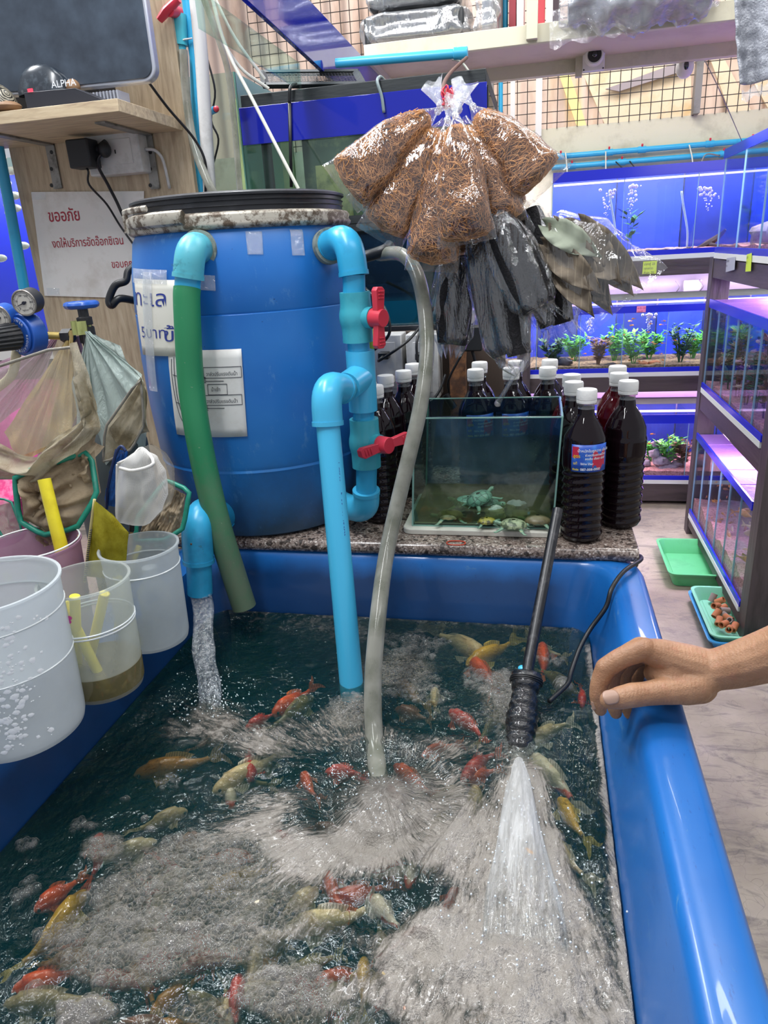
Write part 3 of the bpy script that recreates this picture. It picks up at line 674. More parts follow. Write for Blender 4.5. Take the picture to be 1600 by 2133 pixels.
# ================================================================== TURTLE TANK
M_GL = glass('clear_glass', '#e4f2ee', .05, .45); M_GLE = mat('glass_edge', '#7fa79c', .2, spec=.7)
M_FOAM = mat('white_foam', '#cfccc0', .8, dirt='#aaa595', bump=.3)
mb = MB(); pad = [(p[0], p[1]) for p in rrect(-.282, .052, 1.385, 1.625, .02)]
mb.prism(pad, .0125, Matrix.Translation((0, 0, SLAB_Z + .0005))); tag(mb.build('foam_pad', M_FOAM, bevel=.002), 'off-white foam sheet laid under the small turtle tank', 'foam pad')
TX0, TX1, TY0, TY1, TZ0, TZ1 = -.262, .032, 1.405, 1.600, SLAB_Z + .014, 1.024
tk = thing('turtle_tank', 'small open glass tank with shallow murky water and turtles', 'tank', ((TX0+TX1)/2, (TY0+TY1)/2, TZ0)); gth = .004
shz = lambda p: Vector((p[0] + (p[2] - TZ0) * .055, p[1], p[2]))
def pane(x0, x1, y0, y1, z0, z1):
    m_ = MB().bx(x0, x1, y0, y1, z0, z1); m_.v = [shz(q) for q in m_.v]; return m_.build('glass_pane', M_GL, tk, smooth=0)
pane(TX0, TX1, TY0, TY0+gth, TZ0, TZ1); pane(TX0, TX1, TY1-gth, TY1, TZ0, TZ1); pane(TX0, TX0+gth, TY0+gth, TY1-gth, TZ0, TZ1); pane(TX1-gth, TX1, TY0+gth, TY1-gth, TZ0, TZ1); pane(TX0, TX1, TY0, TY1, TZ0-.001, TZ0+.003)
m_ = MB()
for x_, y_ in ((TX0, TY0), (TX1, TY0), (TX0, TY1), (TX1, TY1)): m_.box((x_, y_, (TZ0+TZ1)/2), (.0035, .0035, TZ1-TZ0))
for y_ in (TY0, TY1): m_.box(((TX0+TX1)/2, y_, TZ1), (TX1-TX0, .004, .0022)); m_.box(((TX0+TX1)/2, y_, TZ0), (TX1-TX0, .004, .003))
for x_ in (TX0, TX1): m_.box((x_, (TY0+TY1)/2, TZ1), (.004, TY1-TY0, .0022))
m_.v = [shz(q) for q in m_.v]; m_.build('glass_edge', M_GLE, tk, smooth=0)
MB().bx(TX0+gth, TX1-gth, TY0+gth, TY1-gth, TZ0+.004, TZ0+.0055).build('algae_film', mat('murk_bed', '#a29a72', .8, dirt='#7d7656', dscale=12), tk, smooth=0)
t = NT('murky_water'); lw = t.n('ShaderNodeLayerWeight', {'Blend': .3})
tr = t.n('ShaderNodeMixShader', {0: .22, 1: t.n('ShaderNodeBsdfTransparent', {'Color': lin('#d6d2ae')}), 2: t.n('ShaderNodeBsdfDiffuse', {'Color': lin('#8d8867')})})
M_MURK = t.done(t.n('ShaderNodeMixShader', {0: t.math('MULTIPLY_ADD', lw.outputs['Facing'], .35, .05, clamp=True), 1: tr, 2: t.n('ShaderNodeBsdfGlossy', {'Roughness': .03})}))
TW = TZ0 + .033
MB().bx(TX0+gth+.0002, TX1-gth-.0002, TY0+gth+.0002, TY1-gth-.0002, TZ0+.006, TW).build('tank_water', M_MURK, tk, smooth=0)
# algae haze on the glass
hz = NT('glass_haze'); t = hz; f_ = t.ramp(t.noise(14, 8, t.coord((1, 1, .5)), .75), [(.42, GREY(.10)), (.7, GREY(.36))])
M_HAZE = t.done(t.n('ShaderNodeMixShader', {0: f_, 1: t.n('ShaderNodeBsdfTransparent'), 2: t.n('ShaderNodeBsdfDiffuse', {'Color': lin('#7c90ac')})}))
MB().bx(TX0+.006, TX1-.002, TY1-.0065, TY1-.0055, TW, TZ0+.195).build('glass_haze', M_HAZE, tk, smooth=0)
M_SHELL = NT('turtle_shell'); t = M_SHELL; v = t.coord()
vo = t.n('ShaderNodeTexVoronoi', {'Vector': v, 'Scale': 75.0}, feature='DISTANCE_TO_EDGE')
c = t.mix(t.ramp(vo.outputs['Distance'], [(.0, GREY(1)), (.10, GREY(0))]), lin('#6d9480'), lin('#2c4439'))
c = t.mix(t.ramp(t.noise(120, 4, v), [(.55, GREY(0)), (.65, GREY(.5))]), c, lin('#8fa08a')); M_SHELL = t.done(t.bsdf(Base_Color=c, Roughness=.35))
M_TSK = mat('turtle_skin', '#6f8f78', .4, dirt='#c3c48a', dscale=150, damt=(.58, .66), stretch=(.3, 1, 1))
def turtle(c, L, rz, label, tilt=0, m1=None, m2=None):
    c = Vector(c); L = L * 1.25; th = thing('turtle', label, 'turtle', c, 'small turtles in the glass tank'); Rz = Matrix.Rotation(rz, 3, 'Z') @ Matrix.Rotation(tilt, 3, 'Y')
    T_ = lambda x, y, z: c + Rz @ Vector((x * L, y * L, z * L))
    def sh(a, b_):
        an = a * 6.2832; ph = b_ * 1.45; rr_ = math.cos(ph * .98) ; x = .5 * rr_ * math.cos(an); y = .40 * rr_ * math.sin(an) * (1 + .06 * math.cos(an)); z = .16 + .24 * math.sin(ph)
        if b_ < .12: z += .02 * math.sin(an * 12)
        return T_(x, y, z)
    MB().grid(sh, 36, 12, wrap=True).add([T_(0, 0, .40)], []).build('shell', m1 or M_SHELL, th, smooth=60)
    m_ = MB(); m_.sphere(T_(0, 0, .15), L, 16, 8, (.45, .36, .10), Rz); m_.sphere(T_(.66, 0, .22), L, 12, 8, (.13, .085, .075), Rz); m_.tube([T_(.3, 0, .15), T_(.62, 0, .21)], [L*.09, L*.07], 10)
    for sx in (-1, 1):
        m_.tube([T_(.28, sx*.22, .13), T_(.40, sx*.40, .08), T_(.50, sx*.50, .03)], [L*.09, L*.075, L*.055], 8, flat=.6); m_.sphere(T_(.53, sx*.53, .03), L, 8, 5, (.09, .06, .025), Rz)
        m_.tube([T_(-.3, sx*.2, .13), T_(-.42, sx*.36, .07), T_(-.50, sx*.42, .03)], [L*.09, L*.075, L*.05], 8, flat=.6); m_.sphere(T_(-.55, sx*.45, .03), L, 8, 5, (.09, .06, .025), Rz)
    m_.tube([T_(-.4, 0, .14), T_(-.62, 0, .08)], [L*.05, L*.015], 6)
    fuse(m_, L * .022, 'body', m2 or M_TSK, th, 3)
    for sx in (-1, 1): MB().sphere(T_(.72, sx*.06, .25), L*.018, 8, 6).build('eye', M_BLACKR, th)
    return th
zb = TZ0 + .006; _L = 1.3
turtle(tuple(pz(1006, 1062, zb + .006)), .062, -.5, 'green turtle basking on the pile left of the white stones', -.12)
turtle(tuple(pz(978, 1060, zb + .0045)), .058, 2.75, 'dark green turtle low in the pile with head to the left', 0)
turtle(tuple(pz(1000, 1048, zb + .030)), .050, .9, 'turtle climbing on top of the other two turtles', -.25)
M_OLIV = mat('olive_shell', '#8a875a', .4, dirt='#4b4c30', dscale=90)
turtle(tuple(pz(938, 1083, zb)), .045, 3.3, 'olive hatchling in the shallow water at the left of the tank', 0, M_OLIV)
turtle(tuple(pz(1014, 1093, zb)), .032, .3, 'tiny yellow-marked hatchling near the front glass centre', 0, mat('yellow_shell', '#8f8a34', .4, dirt='#3b3a20', dscale=100, damt=(.48, .55)))
turtle(tuple(pz(1070, 1103, zb)), .045, 2.9, 'pale striped hatchling pressed against the front glass', 0, mat('pale_shell', '#8f9a78', .4, dirt='#4a5640', dscale=90, damt=(.48, .55)))
turtle(tuple(pz(1120, 1093, zb)), .044, 3.0, 'brown hatchling in the water at the right end of the tank', 0, mat('brown_shell', '#6c6446', .4, dirt='#45402c', dscale=60))
def rock(c, r, sc, m, label=None, grp=None, seed=0, name='stone', parent=None, cut=.35, seg=16):
    def fn(a, b_):
        an = a * 6.2832; th = b_ * math.pi; d = Vector((math.sin(th) * math.cos(an), math.sin(th) * math.sin(an), math.cos(th)))
        q = 1 + cut * (mnoise.noise(d * 1.6 + Vector((seed * 3.1, 0, 0)))) + .12 * mnoise.noise(d * 5 + Vector((0, seed * 2.3, 0)))
        p = Vector((d.x * sc[0], d.y * sc[1], d.z * sc[2])) * r * q
        if p.z < -r * sc[2] * .75: p.z = -r * sc[2] * .75
        return Vector(c) + p
    o = MB().grid(fn, seg, seg * 2 // 3, wrap=True).build(name, m, parent, smooth=35)
    if label: tag(o, label, 'stone', grp)
    return o
M_ST1 = mat('pale_stone', '#b9b7ae', .8, dirt='#8f8b80', dscale=40, bump=.5, bscale=90); M_ST2 = mat('grey_stone', '#8f8b84', .8, dirt='#6d6961', dscale=40, bump=.5, bscale=90)
rock(pz(1030, 1070, zb + .014), .022, (1.1, .8, .75), M_ST1, 'white angular stone beside the turtle pile', 'stones in the turtle tank', 1)
rock(pz(1075, 1060, zb + .014), .025, (1.1, .8, .75), M_ST2, 'grey knobbly stone at the back of the turtle tank', 'stones in the turtle tank', 2)
rock(pz(1092, 1073, zb + .008), .026, (1.3, .8, .42), mat('brown_stone', '#8a8270', .7, dirt='#6b6455', dscale=30), 'flat brown stone in front of the grey stone', 'stones in the turtle tank', 3)

# ================================================================== SOCKETS, POST, BLACK TANKS BEHIND
M_BRD = mat('dark_board', '#5a4c43', .7, dirt='#37302c', dscale=10, stretch=(1, 1, .2), bump=.3)
a = py(742, 690, 1.94); b = py(985, 860, 1.94)
tag(MB().bx(a.x, -.09, 1.935, 1.95, .2, 1.14).build('backing_board', M_BRD, bevel=.001), 'dark brown board behind the white sockets', 'board')
M_RUST = NT('rusty_post'); t = M_RUST; v = t.coord()
c = t.ramp(t.noise(22, 8, v, .7), [(.35, lin('#3b3230')), (.5, lin('#6a4a38')), (.62, lin('#9a6a45')), (.72, lin('#b9b1a6'))]); M_RUST = t.done(t.bsdf(Base_Color=c, Roughness=.75, Metallic=.1))
a = py(953, 750, 1.90)
tag(MB().bx(a.x - .02, a.x + .022, 1.885, 1.925, FLOOR_Z, 1.44).build('rusty_post', M_RUST, bevel=.001), 'rusty square steel post to the right of the socket plates', 'post')
M_SOCK = mat('socket_white', '#c9c8c6', .45, dirt='#a9a7a4', dscale=12)
M_DARK = mat('dark_slot', '#1b1b1d', .5)
def sockets(u0, u1, v0, v1, y, label, name='socket_plate'):
    A = py(u0, v0, y); C_ = py(u1, v1, y); x0, x1, z0, z1 = A.x, C_.x, C_.z, A.z
    s_ = thing(name, label, 'socket', ((x0+x1)/2, y, z0), 'white socket plates behind the tonic bottles')
    MB().bx(x0, x1, y - .012, 1.934, z0, z1).build('plate', M_SOCK, s_, bevel=.003)
    w_, h_ = x1 - x0, z1 - z0
    MB().bx(x0 + w_*.22, x1 - w_*.2, y - .0135, y - .011, z0 + h_*.10, z0 + h_*.88).build('insert', M_SOCK, s_, bevel=.0008)
    for q in (.70, .30):
        m_ = MB()
        for dx in (-.009, .009): m_.box(((x0+x1)/2 + dx, y - .0136, z0 + h_*q), (.003, .001, .010))
        m_.box(((x0+x1)/2, y - .0136, z0 + h_*q - .013), (.006, .001, .005)); m_.build('slot', M_DARK, s_, smooth=0)
    return (x0+x1)/2, z0, h_
s1 = sockets(768, 843, 698, 820, 1.87, 'white double socket plate nearer the blue drum')
s2 = sockets(846, 917, 696, 828, 1.87, 'white double socket plate just right of the clear hose')
def plug(p, col, label, cord, name='plug', cr=.0035, sz=(.028, .03, .018)):
    pg = thing(name, label, 'plug', p, None); MB().box(Vector(p), sz).build('plug_body', col, pg, bevel=.003)
    MB().tube([Vector(p) + Vector((0, -sz[1] * .5, 0))] + [Vector(q) for q in cord], cr, 8, sm=6).build('cord', col, pg, smooth=180); return pg
plug((s1[0], 1.842, s1[1] + s1[2] * .68), M_BLACKR, 'black plug in the upper left socket', [(s1[0] - .004, 1.80, s1[1] + .10), py(840, 718, 1.80), py(868, 690, 1.84), py(905, 640, 1.9)])
plug((s1[0] + .01, 1.842, s1[1] + s1[2] * .28), M_WHITE, 'white plug in the lower left socket', [(s1[0] - .01, 1.81, s1[1] + .03), py(780, 794, 1.80), py(765, 780, 1.83)], cr=.0028)
plug((s2[0], 1.842, s2[1] + s2[2] * .68), M_BLACKR, 'black plug in the upper right socket', [(s2[0], 1.80, s2[1] + .09), py(868, 715, 1.80), py(882, 670, 1.85)])
plug((s2[0], 1.842, s2[1] + s2[2] * .25), M_BLACKR, 'black plug in the lower right socket behind the hose', [(s2[0] + .02, 1.82, s2[1] + .0), py(915, 815, 1.83), py(928, 780, 1.85)])
a = py(982, 705, 1.85)
ad = thing('power_adapter', 'black power adapter hanging on the rusty post', 'adapter', (a.x, 1.85, a.z - .03))
MB().box((a.x, 1.855, a.z), (.056, .04, .062)).build('adapter_body', M_BLACKR, ad, bevel=.004)
MB().tube([(a.x, 1.86, a.z - .03), py(990, 760, 1.86), py(990, 830, 1.87)], .004, 8, sm=4).tube([(a.x - .02, 1.86, a.z - .03), py(935, 790, 1.86), py(936, 820, 1.87)], .003, 8, sm=4).build('cord', M_BLACKR, ad, smooth=180)
MB().tube([py(928, 822, 1.86), py(946, 850, 1.86)], .010, 10).build('plug_body', M_BLACKR, ad)
cb_ = MB().tube([py(760, 600, 1.86), py(800, 640, 1.80), py(812, 690, 1.78), py(790, 720, 1.80), py(760, 742, 1.82)], .004, 8, sm=6).build('black_cable', M_BLACKR, smooth=180); tag(cb_, 'black cable looping down behind the red valve handle', 'cable')
tagm = MB(); A = py(771, 700, 1.60); tagm.add([py(766, 678, 1.62), py(782, 676, 1.62), py(784, 722, 1.60), py(778, 728, 1.60), py(767, 724, 1.60)], [(0, 1, 2, 3, 4)])
tag(tagm.build('yellow_tag', mat('yellow_tag', '#c9d44a', .6), solid=.001), 'yellow-green paper tag beside the upper red valve', 'tag')

M_BLK = mat('black_wood', '#22282a', .6, dirt='#39403f', dscale=8, stretch=(.2, 1, 1), bump=.4)
t = NT('cobalt_band'); M_BAND = t.done(t.bsdf(Base_Color=lin('#0d1c9c'), Roughness=.08, Coat_Weight=.4)); MATS['cobalt_band'] = M_BAND
M_DIM = mat('tank_inside_dark', '#1c3a3a', .6, dirt='#3e5048', dscale=5)
a0 = py(500, 200, 2.0); a1 = py(1013, 160, 2.0)
bt = thing('black_rim_tank', 'black-rimmed fish tank with a cobalt blue band behind the drum', 'aquarium', ((a0.x+a1.x)/2, 2.25, 1.42))
X0, X1 = a0.x, a1.x
MB().bx(X0, X1, 2.0, 2.035, 1.716, 1.748).bx(X0, X1, 2.46, 2.50, 1.716, 1.748).bx(X0, X0 + .03, 2.035, 2.46, 1.716, 1.748).bx(X1 - .03, X1, 2.035, 2.46, 1.716, 1.748).build('rim_frame', M_BLK, bt, bevel=.002)
MB().bx(X0 - .004, X1 + .002, 1.992, 1.999, 1.63, 1.718).build('blue_band', M_BAND, bt, bevel=.001)
MB().bx(X0, X1, 2.003, 2.008, 1.44, 1.714).build('front_glass', M_GL, bt, smooth=0)
MB().bx(X0, X0 + .005, 2.01, 2.49, 1.44, 1.714).build('side_glass', M_GL, bt, smooth=0); MB().bx(X1 - .005, X1, 2.01, 2.49, 1.44, 1.714).build('side_glass', M_GL, bt, smooth=0)
MB().bx(X0, X1, 2.0, 2.5, 1.42, 1.44).build('bottom_board', M_BLK, bt); MB().bx(X0 + .006, X1 - .006, 2.485, 2.49, 1.44, 1.714).build('back_panel', mat('algae_back', '#4b5a50', .7, dirt='#9a9e72', dscale=4), bt)
for q in (.04, .33, .62): MB().bx(X0 + q, X0 + q + .022, 2.01, 2.03, 1.44, 1.714).build('inner_post', M_BLK, bt)
MB().bx(X0 + .10, X0 + .20, 2.3, 2.34, 1.45, 1.60).build('filter_box', mat('sponge_yellow', '#b3b07c', .8, dirt='#6b7256', dscale=20), bt)
mb = MB(); mb.sphere((X0 + .40, 2.25, 1.58), .045, 16, 10, (1, 1, .8)); mb.build('blue_float', M_PVC, bt)
cl = MB().tube([py(603, 215, 1.985), py(604, 185, 1.982), py(612, 176, 2.0), py(622, 176, 2.03)], .0045, 8, sm=5).tube([py(603, 215, 1.985), py(605, 300, 1.985), py(607, 390, 1.99)], .0045, 8); tag(cl.build('black_air_tube', M_BLACKR, smooth=180), 'black air tube hooked over the blue band of the rim tank', 'tube')
cl = MB().tube([py(800, 235, 1.985), py(795, 200, 1.983), py(786, 170, 1.985), py(792, 160, 2.01), py(801, 168, 2.04)], .004, 8, sm=5); tag(cl.build('clear_hook', mat('grey_tube', '#7f8e90', .3), smooth=180), 'grey tube hook at the top right of the rim tank', 'hook')
# lower black tank under it
lt = thing('lower_tank', 'dim glass tank with a teal water line beneath the rim tank', 'aquarium', (-.36, 2.2, 1.14))
MB().bx(-.62, -.20, 2.0, 2.006, 1.15, 1.40).build('front_glass', M_GL, lt, smooth=0); MB().bx(-.62, -.20, 2.38, 2.39, 1.15, 1.40).build('back_panel', mat('slate_back', '#3d4448', .7, dirt='#7c8284', dscale=5), lt)
MB().bx(-.62, -.20, 2.01, 2.38, 1.15, 1.215).build('water_band', mat('teal_water', '#0d5270', .1), lt, smooth=0)
MB().bx(-.64, -.18, 1.99, 2.4, 1.08, 1.15).build('black_base', M_BLACKP, lt, bevel=.002); MB().bx(-.64, -.18, 1.99, 2.4, 1.40, 1.418).build('top_board', M_BLK, lt)
# mesh lid leaning on the rim
ml = thing('mesh_lid', 'black framed mesh lid lying on the rim of the tank', 'lid', (-.55, 2.2, 1.749))
q0, q1, q2, q3 = [Vector((p.x, p.y, p.z)) for p in (py(553, 178, 2.02), py(756, 176, 2.02), py(742, 150, 2.20), py(548, 152, 2.20))]
for A_, B_ in ((q0, q1), (q1, q2), (q2, q3), (q3, q0)):
    m_ = MB(); d_ = (B_ - A_).normalized(); m_.tube([A_ - d_ * .006, B_ + d_ * .006], .011, 4, flat=.7); m_.build('frame_bar', M_BLK, ml, smooth=0)
m_ = MB()
for i in range(1, 30): A_ = q0.lerp(q1, i / 30); B_ = q3.lerp(q2, i / 30); m_.tube([A_, B_], .0009, 4)
for i in range(1, 10): A_ = q0.lerp(q3, i / 10); B_ = q1.lerp(q2, i / 10); m_.tube([A_, B_], .0009, 4)
m_.build('mesh_wires', M_BLACKR, ml, smooth=0)['kind'] = 'stuff'
# ================================================================== HANGING BAGS
M_MOSS = mat('brown_fibre', '#dba066', .7, dirt='#a66f3c', dscale=30, damt=(.42, .6)); M_MOSSD = mat('brown_fibre_core', '#6b4024', .9, dirt='#3d2412', dscale=30, bump=1, bscale=120)
M_BAG = film('bag_film', refl=.09, haze=.012, edge=.60, cscale=13, crinkle=.9, stretch=(1, 1, .28), fleck=.04, gloss_rough=.05)
M_BAGW = film('bag_knot', haze=.30, edge=.5, cscale=60, crinkle=1.0)
def strands(fr, n, L, r, seed):
    """loose curly fibres near the surface of a pillow; fr(u,v,s) -> local point; local axes: x width, z up (0 at knot)"""
    rnd = random.Random(seed); mb = MB()
    for _ in range(n):
        a = rnd.random() * 6.283; t_ = rnd.uniform(0.0, 1.0); d = rnd.uniform(.85, 1.03); ph = rnd.uniform(0, 6.28); da = rnd.uniform(-.9, .9); dt = rnd.uniform(-.5, .5) * 1.4
        pts = []; k_ = 6; wob = Vector((rnd.uniform(-1, 1), rnd.uniform(-1, 1), rnd.uniform(-1, 1))); q = 0
        for i in range(k_):
            s_ = i / (k_ - 1) - .5; q += .5
            pts.append(fr(a + da * s_ + .25 * math.sin(ph + q * 2.3), min(max(t_ + dt * s_ * L, -.01), 1.01) + .012 * math.cos(ph + q * 2), d) + Vector((math.sin(ph + q * 2.1), math.cos(q * 1.7 + ph), math.sin(q * 2.6))) * .0036)
        mb.tube(pts, r, 3, caps=False)
    return mb
def pillow(Lg, hw, hd, t0=0, t1=1, seed=0, lump=.06, corner=1.0, flat_end=1.0):
    """bag surface: t=0 at the knot, 1 at the sealed bottom edge"""
    def fr(a, t_, s_=1.0):
        tt = t0 + (t1 - t0) * t_
        w_ = hw * np.interp(tt, [0, .03, .10, .22, .40, .75, .93, 1.0], [.10, .14, .30, .52, .80, .98, 1.03, 1.04 * corner])
        d_ = hd * np.interp(tt, [0, .03, .10, .25, .5, .82, .95, 1.0], [.22, .3, .6, .9, 1.0, .95, .45, .03 + (1 - flat_end) * .6])
        c_, s2 = math.cos(a), math.sin(a); ex = .85
        n_ = 1 + lump * mnoise.noise(Vector((c_ * 1.6 + seed * 7, s2 * 1.6, tt * 5))) * 2
        x = w_ * math.copysign(abs(c_) ** ex, c_) * s_ * n_; y = d_ * math.copysign(abs(s2) ** ex, s2) * s_ * n_
        return Vector((x + .05 * hw * math.sin(tt * 4 + seed), y, -Lg * tt))
    return fr
def hang_frame(top, bot, y_hint=None):
    top, bot = Vector(top), Vector(bot); z = (top - bot).normalized(); y_ = Vector((0, -1, 0)) - z * Vector((0, -1, 0)).dot(z); y_.normalize(); x = y_.cross(z)
    M = Matrix.Identity(4)
    for i, a_ in enumerate((x, y_, z)):
        for k_ in range(3): M[k_][i] = a_[k_]
    M.translation = top; return M, (top - bot).length
def knot_tuft(M, s, seed, fan=1.0):
    rnd = random.Random(seed); mb = MB()
    def tf(a, b_):
        r_ = s * (.18 + .82 * b_ ** 1.2) * (1 + .25 * math.sin(a * 17 + seed)); an = a * 6.283
        return M @ Vector((r_ * .55 * math.cos(an) * fan, r_ * .30 * math.sin(an), s * 1.5 * b_ + s * .15 * math.sin(a * 23 + seed)))
    mb.grid(tf, 26, 6, wrap=True); mb.sphere(M @ Vector((0, 0, 0)), s * .28, 10, 6); return mb
def moss_bag(name, label, top, bot, hw, hd, seed, group, core=(.10, .93), cat='bag', tuft=.022, core_s=.90, n=2000):
    M, Lg = hang_frame(top, bot); th = thing(name, label, cat, tuple(top), group)
    fr = pillow(Lg, hw, hd, 0, 1, seed)
    W = lambda p: M @ p
    MB().grid(lambda a, b_: W(fr(a * 6.2832, b_) * (1 + 0.0) + Vector((0, 0, 0))), 40, 36, wrap=True).build('bag', M_BAG, th, smooth=180)
    fc = pillow(Lg, hw * core_s, hd * core_s, core[0], core[1], seed)
    def fcap(a, b_):
        e_ = b_ if b_ < .5 else 1 - b_; s_ = (1 - (1 - min(e_ / .07, 1)) ** 3) ** .5
        return W(fc(a * 6.2832, b_, s_ * .93))
    c_ = MB().grid(fcap, 26, 24, wrap=True).build('fibre_core', M_MOSSD, th, smooth=180)
    def fs_(a, t_, d):
        m_ = max(0, min(t_, 1 - t_)); s_ = (1 - (1 - min(m_ / .07, 1)) ** 3) ** .5
        return fc(a, t_, d * s_)
    sm_ = strands(fs_, n, .26, .00062, seed + 5); sm_.v = [W(q) for q in sm_.v]
    f_ = sm_.build('loose_fibres', M_MOSS, th, smooth=180); f_['kind'] = 'stuff'
    if tuft: knot_tuft(M, tuft, seed).build('knot', M_BAGW, th, smooth=60)
    return th
G = 'bags of brown fibre hanging from the hook'
YB = 1.44
# hook and string
hk = MB().tube([py(972, 120, 2.02), py(940, 150, 1.8), py(924, 178, 1.50), py(931, 205, 1.44)], .004, 8, sm=5).build('hook_stick', mat('brown_stick', '#5b3a30', .7), smooth=180); tag(hk, 'dark brown stick hook holding the bunch of bags', 'hook')
st = thing('red_string', 'red plastic string tying the tops of the fibre bags together', 'string', py(934, 205, 1.43))
mb = MB(); c_ = py(934, 203, 1.432); rnd = random.Random(4)
for k in range(7): mb.tube([c_ + Vector((rnd.uniform(-.012, .012), rnd.uniform(-.010, .010), rnd.uniform(-.018, .018))) for _ in range(6)], .0013, 6, sm=4)
mb.build('string_knot', M_REDP, st, smooth=180)
MB().tube([c_, py(920, 190, 1.44), py(925, 182, 1.45)], .0012, 6, sm=4).build('loose_end', M_REDP, st, smooth=180)
specs = [ # label, top px, bottom px, y top, y bot, half width m, half depth, seed
 ('long fibre bag swinging out to the upper left over the drum lid', (912, 232), (708, 394), 1.44, 1.36, .050, .038, 1, .93),
 ('small fibre bag mostly hidden beneath the upper left bag', (905, 262), (752, 438), 1.47, 1.45, .036, .028, 2, .93),
 ('fibre bag hanging down to the left with its corner against the pipes', (925, 250), (788, 500), 1.43, 1.38, .046, .036, 3, .90),
 ('fibre bag hanging lowest in the middle with a flat seal', (932, 250), (900, 566), 1.42, 1.36, .048, .040, 4, .93),
 ('frontmost fibre bag right of the middle with glossy folds', (948, 240), (975, 508), 1.40, 1.33, .049, .038, 5, .95),
 ('fibre bag tucked behind the frontmost bag on its right', (968, 245), (1046, 478), 1.44, 1.41, .047, .036, 6, .95),
 ('big fibre bag swinging out to the right in front of the wall', (985, 222), (1137, 398), 1.45, 1.42, .054, .040, 7, .88),
 ('fibre bag hidden deep between the middle and right bags', (990, 250), (1062, 455), 1.50, 1.50, .040, .034, 8, .93),
 ('fibre bag peeping out below the frontmost bag', (950, 300), (985, 535), 1.50, 1.49, .055, .034, 9, .93)]
for lb, tp, bp, y0, y1, hw, hd, sd, ce in specs:
    moss_bag('fibre_bag', lb, py(*tp, y0), py(*bp, y1), hw, hd, sd, G, core=(.10, ce), tuft=.024 if sd in (1, 4, 5, 7) else 0)
# two big rabbit-ear tufts
for u, v, s_, sd in ((905, 190, .026, 11), (968, 200, .030, 12)):
    M = frame(py(u + (12 if u < 930 else -14), v + 28, 1.43), (1, 0, 0), (0, 0, 1)); M = Matrix.Translation(py(u + (12 if u < 930 else -14), v + 28, 1.43)) @ Matrix.Rotation(math.radians(-20 if u < 930 else 20), 4, 'Y')
    o = knot_tuft(M, s_, sd, 1.3).build('bag_knot', M_BAGW, smooth=60); tag(o, 'milky gathered bag mouth %s of the red string' % ('left' if u < 930 else 'right'), 'bag knot', 'gathered bag mouths at the red string')
# ---- black sponge bags
M_SPON = mat('black_sponge', '#141316', .9, dirt='#2c2a2e', dscale=90, bump=1, bscale=260)
M_BAGB = film('black_bag_film', refl=.16, haze=.0, hazecol='#4a4b50', edge=.50, cscale=34, crinkle=1.0, stretch=(1, 1, .22), fleck=.05, gloss_rough=.05)
def sponge_bag(label, top, bot, hw, hd, seed, rods=3, tail=.10, endw=.35):
    M, Lg = hang_frame(top, bot); th = thing('sponge_bag', label, 'bag', tuple(top), 'black sponge bags hanging below the fibre bags'); W = lambda p: M @ p
    def fr(a, t_):
        w_ = hw * np.interp(t_, [0, .06, .2, .5, .82, .92, 1.0], [.25, .5, .8, 1.0, .95, .6, endw]); d_ = hd * np.interp(t_, [0, .06, .2, .5, .85, 1.0], [.4, .6, .9, 1.0, .9, .25])
        n_ = 1 + .10 * math.sin(a * 7 + seed + 3 * t_) * (.3 + t_) + .14 * mnoise.noise(Vector((math.cos(a) * 2 + seed, math.sin(a) * 2, t_ * 4)))
        return W(Vector((w_ * math.cos(a) * n_, d_ * math.sin(a) * n_, -Lg * t_ + .010 * math.sin(a * 9 + seed) * (t_ > .9))))
    MB().grid(lambda a, b_: fr(a * 6.2832, b_), 60, 40, wrap=True).build('bag', M_BAGB, th, smooth=180)
    rnd = random.Random(seed)
    for k in range(rods):
        a = 6.283 * k / rods + seed; ox, oy = hw * .42 * math.cos(a), hd * .35 * math.sin(a)
        pts = [W(Vector((ox * .5, oy * .5, -Lg * .06))), W(Vector((ox, oy, -Lg * .35))), W(Vector((ox * 1.1, oy, -Lg * .65))), W(Vector((ox * .9, oy, -Lg * (.88 + .03 * rnd.random()))))]
        MB().tube(pts, [hw*.34, hw*.44, hw*.46, hw*.44, hw*.36], 18, sm=6).build('sponge_rod', M_SPON, th, smooth=60)
    return th
sponge_bag('black sponge bag hanging straight down above the clear hose', py(948, 520, 1.47), py(937, 738, 1.45), .044, .032, 1)
sponge_bag('large black sponge bag with its twisted end just above the bottles', py(1000, 440, 1.45), py(1078, 772, 1.40), .056, .040, 2, 3, endw=.14)
sponge_bag('black sponge bag lying over the large one, its hem flaring right', py(1020, 430, 1.41), py(1132, 668, 1.37), .046, .032, 3, 3, endw=.8)
sponge_bag('black sponge bag at the right behind the leaf bag edge', py(1095, 420, 1.46), py(1172, 705, 1.44), .048, .030, 4, 3, endw=.9)
# twisted tail and clear stick
tl = MB().tube([py(1079, 765, 1.40), py(1066, 790, 1.40), py(1046, 825, 1.40), py(1036, 842, 1.41)], [.008, .004, .0045, .007], 8, sm=5); tag(tl.build('twisted_bag_end', M_BAGB, smooth=60), 'twisted milky bag end poking out under the large black bag', 'bag end')
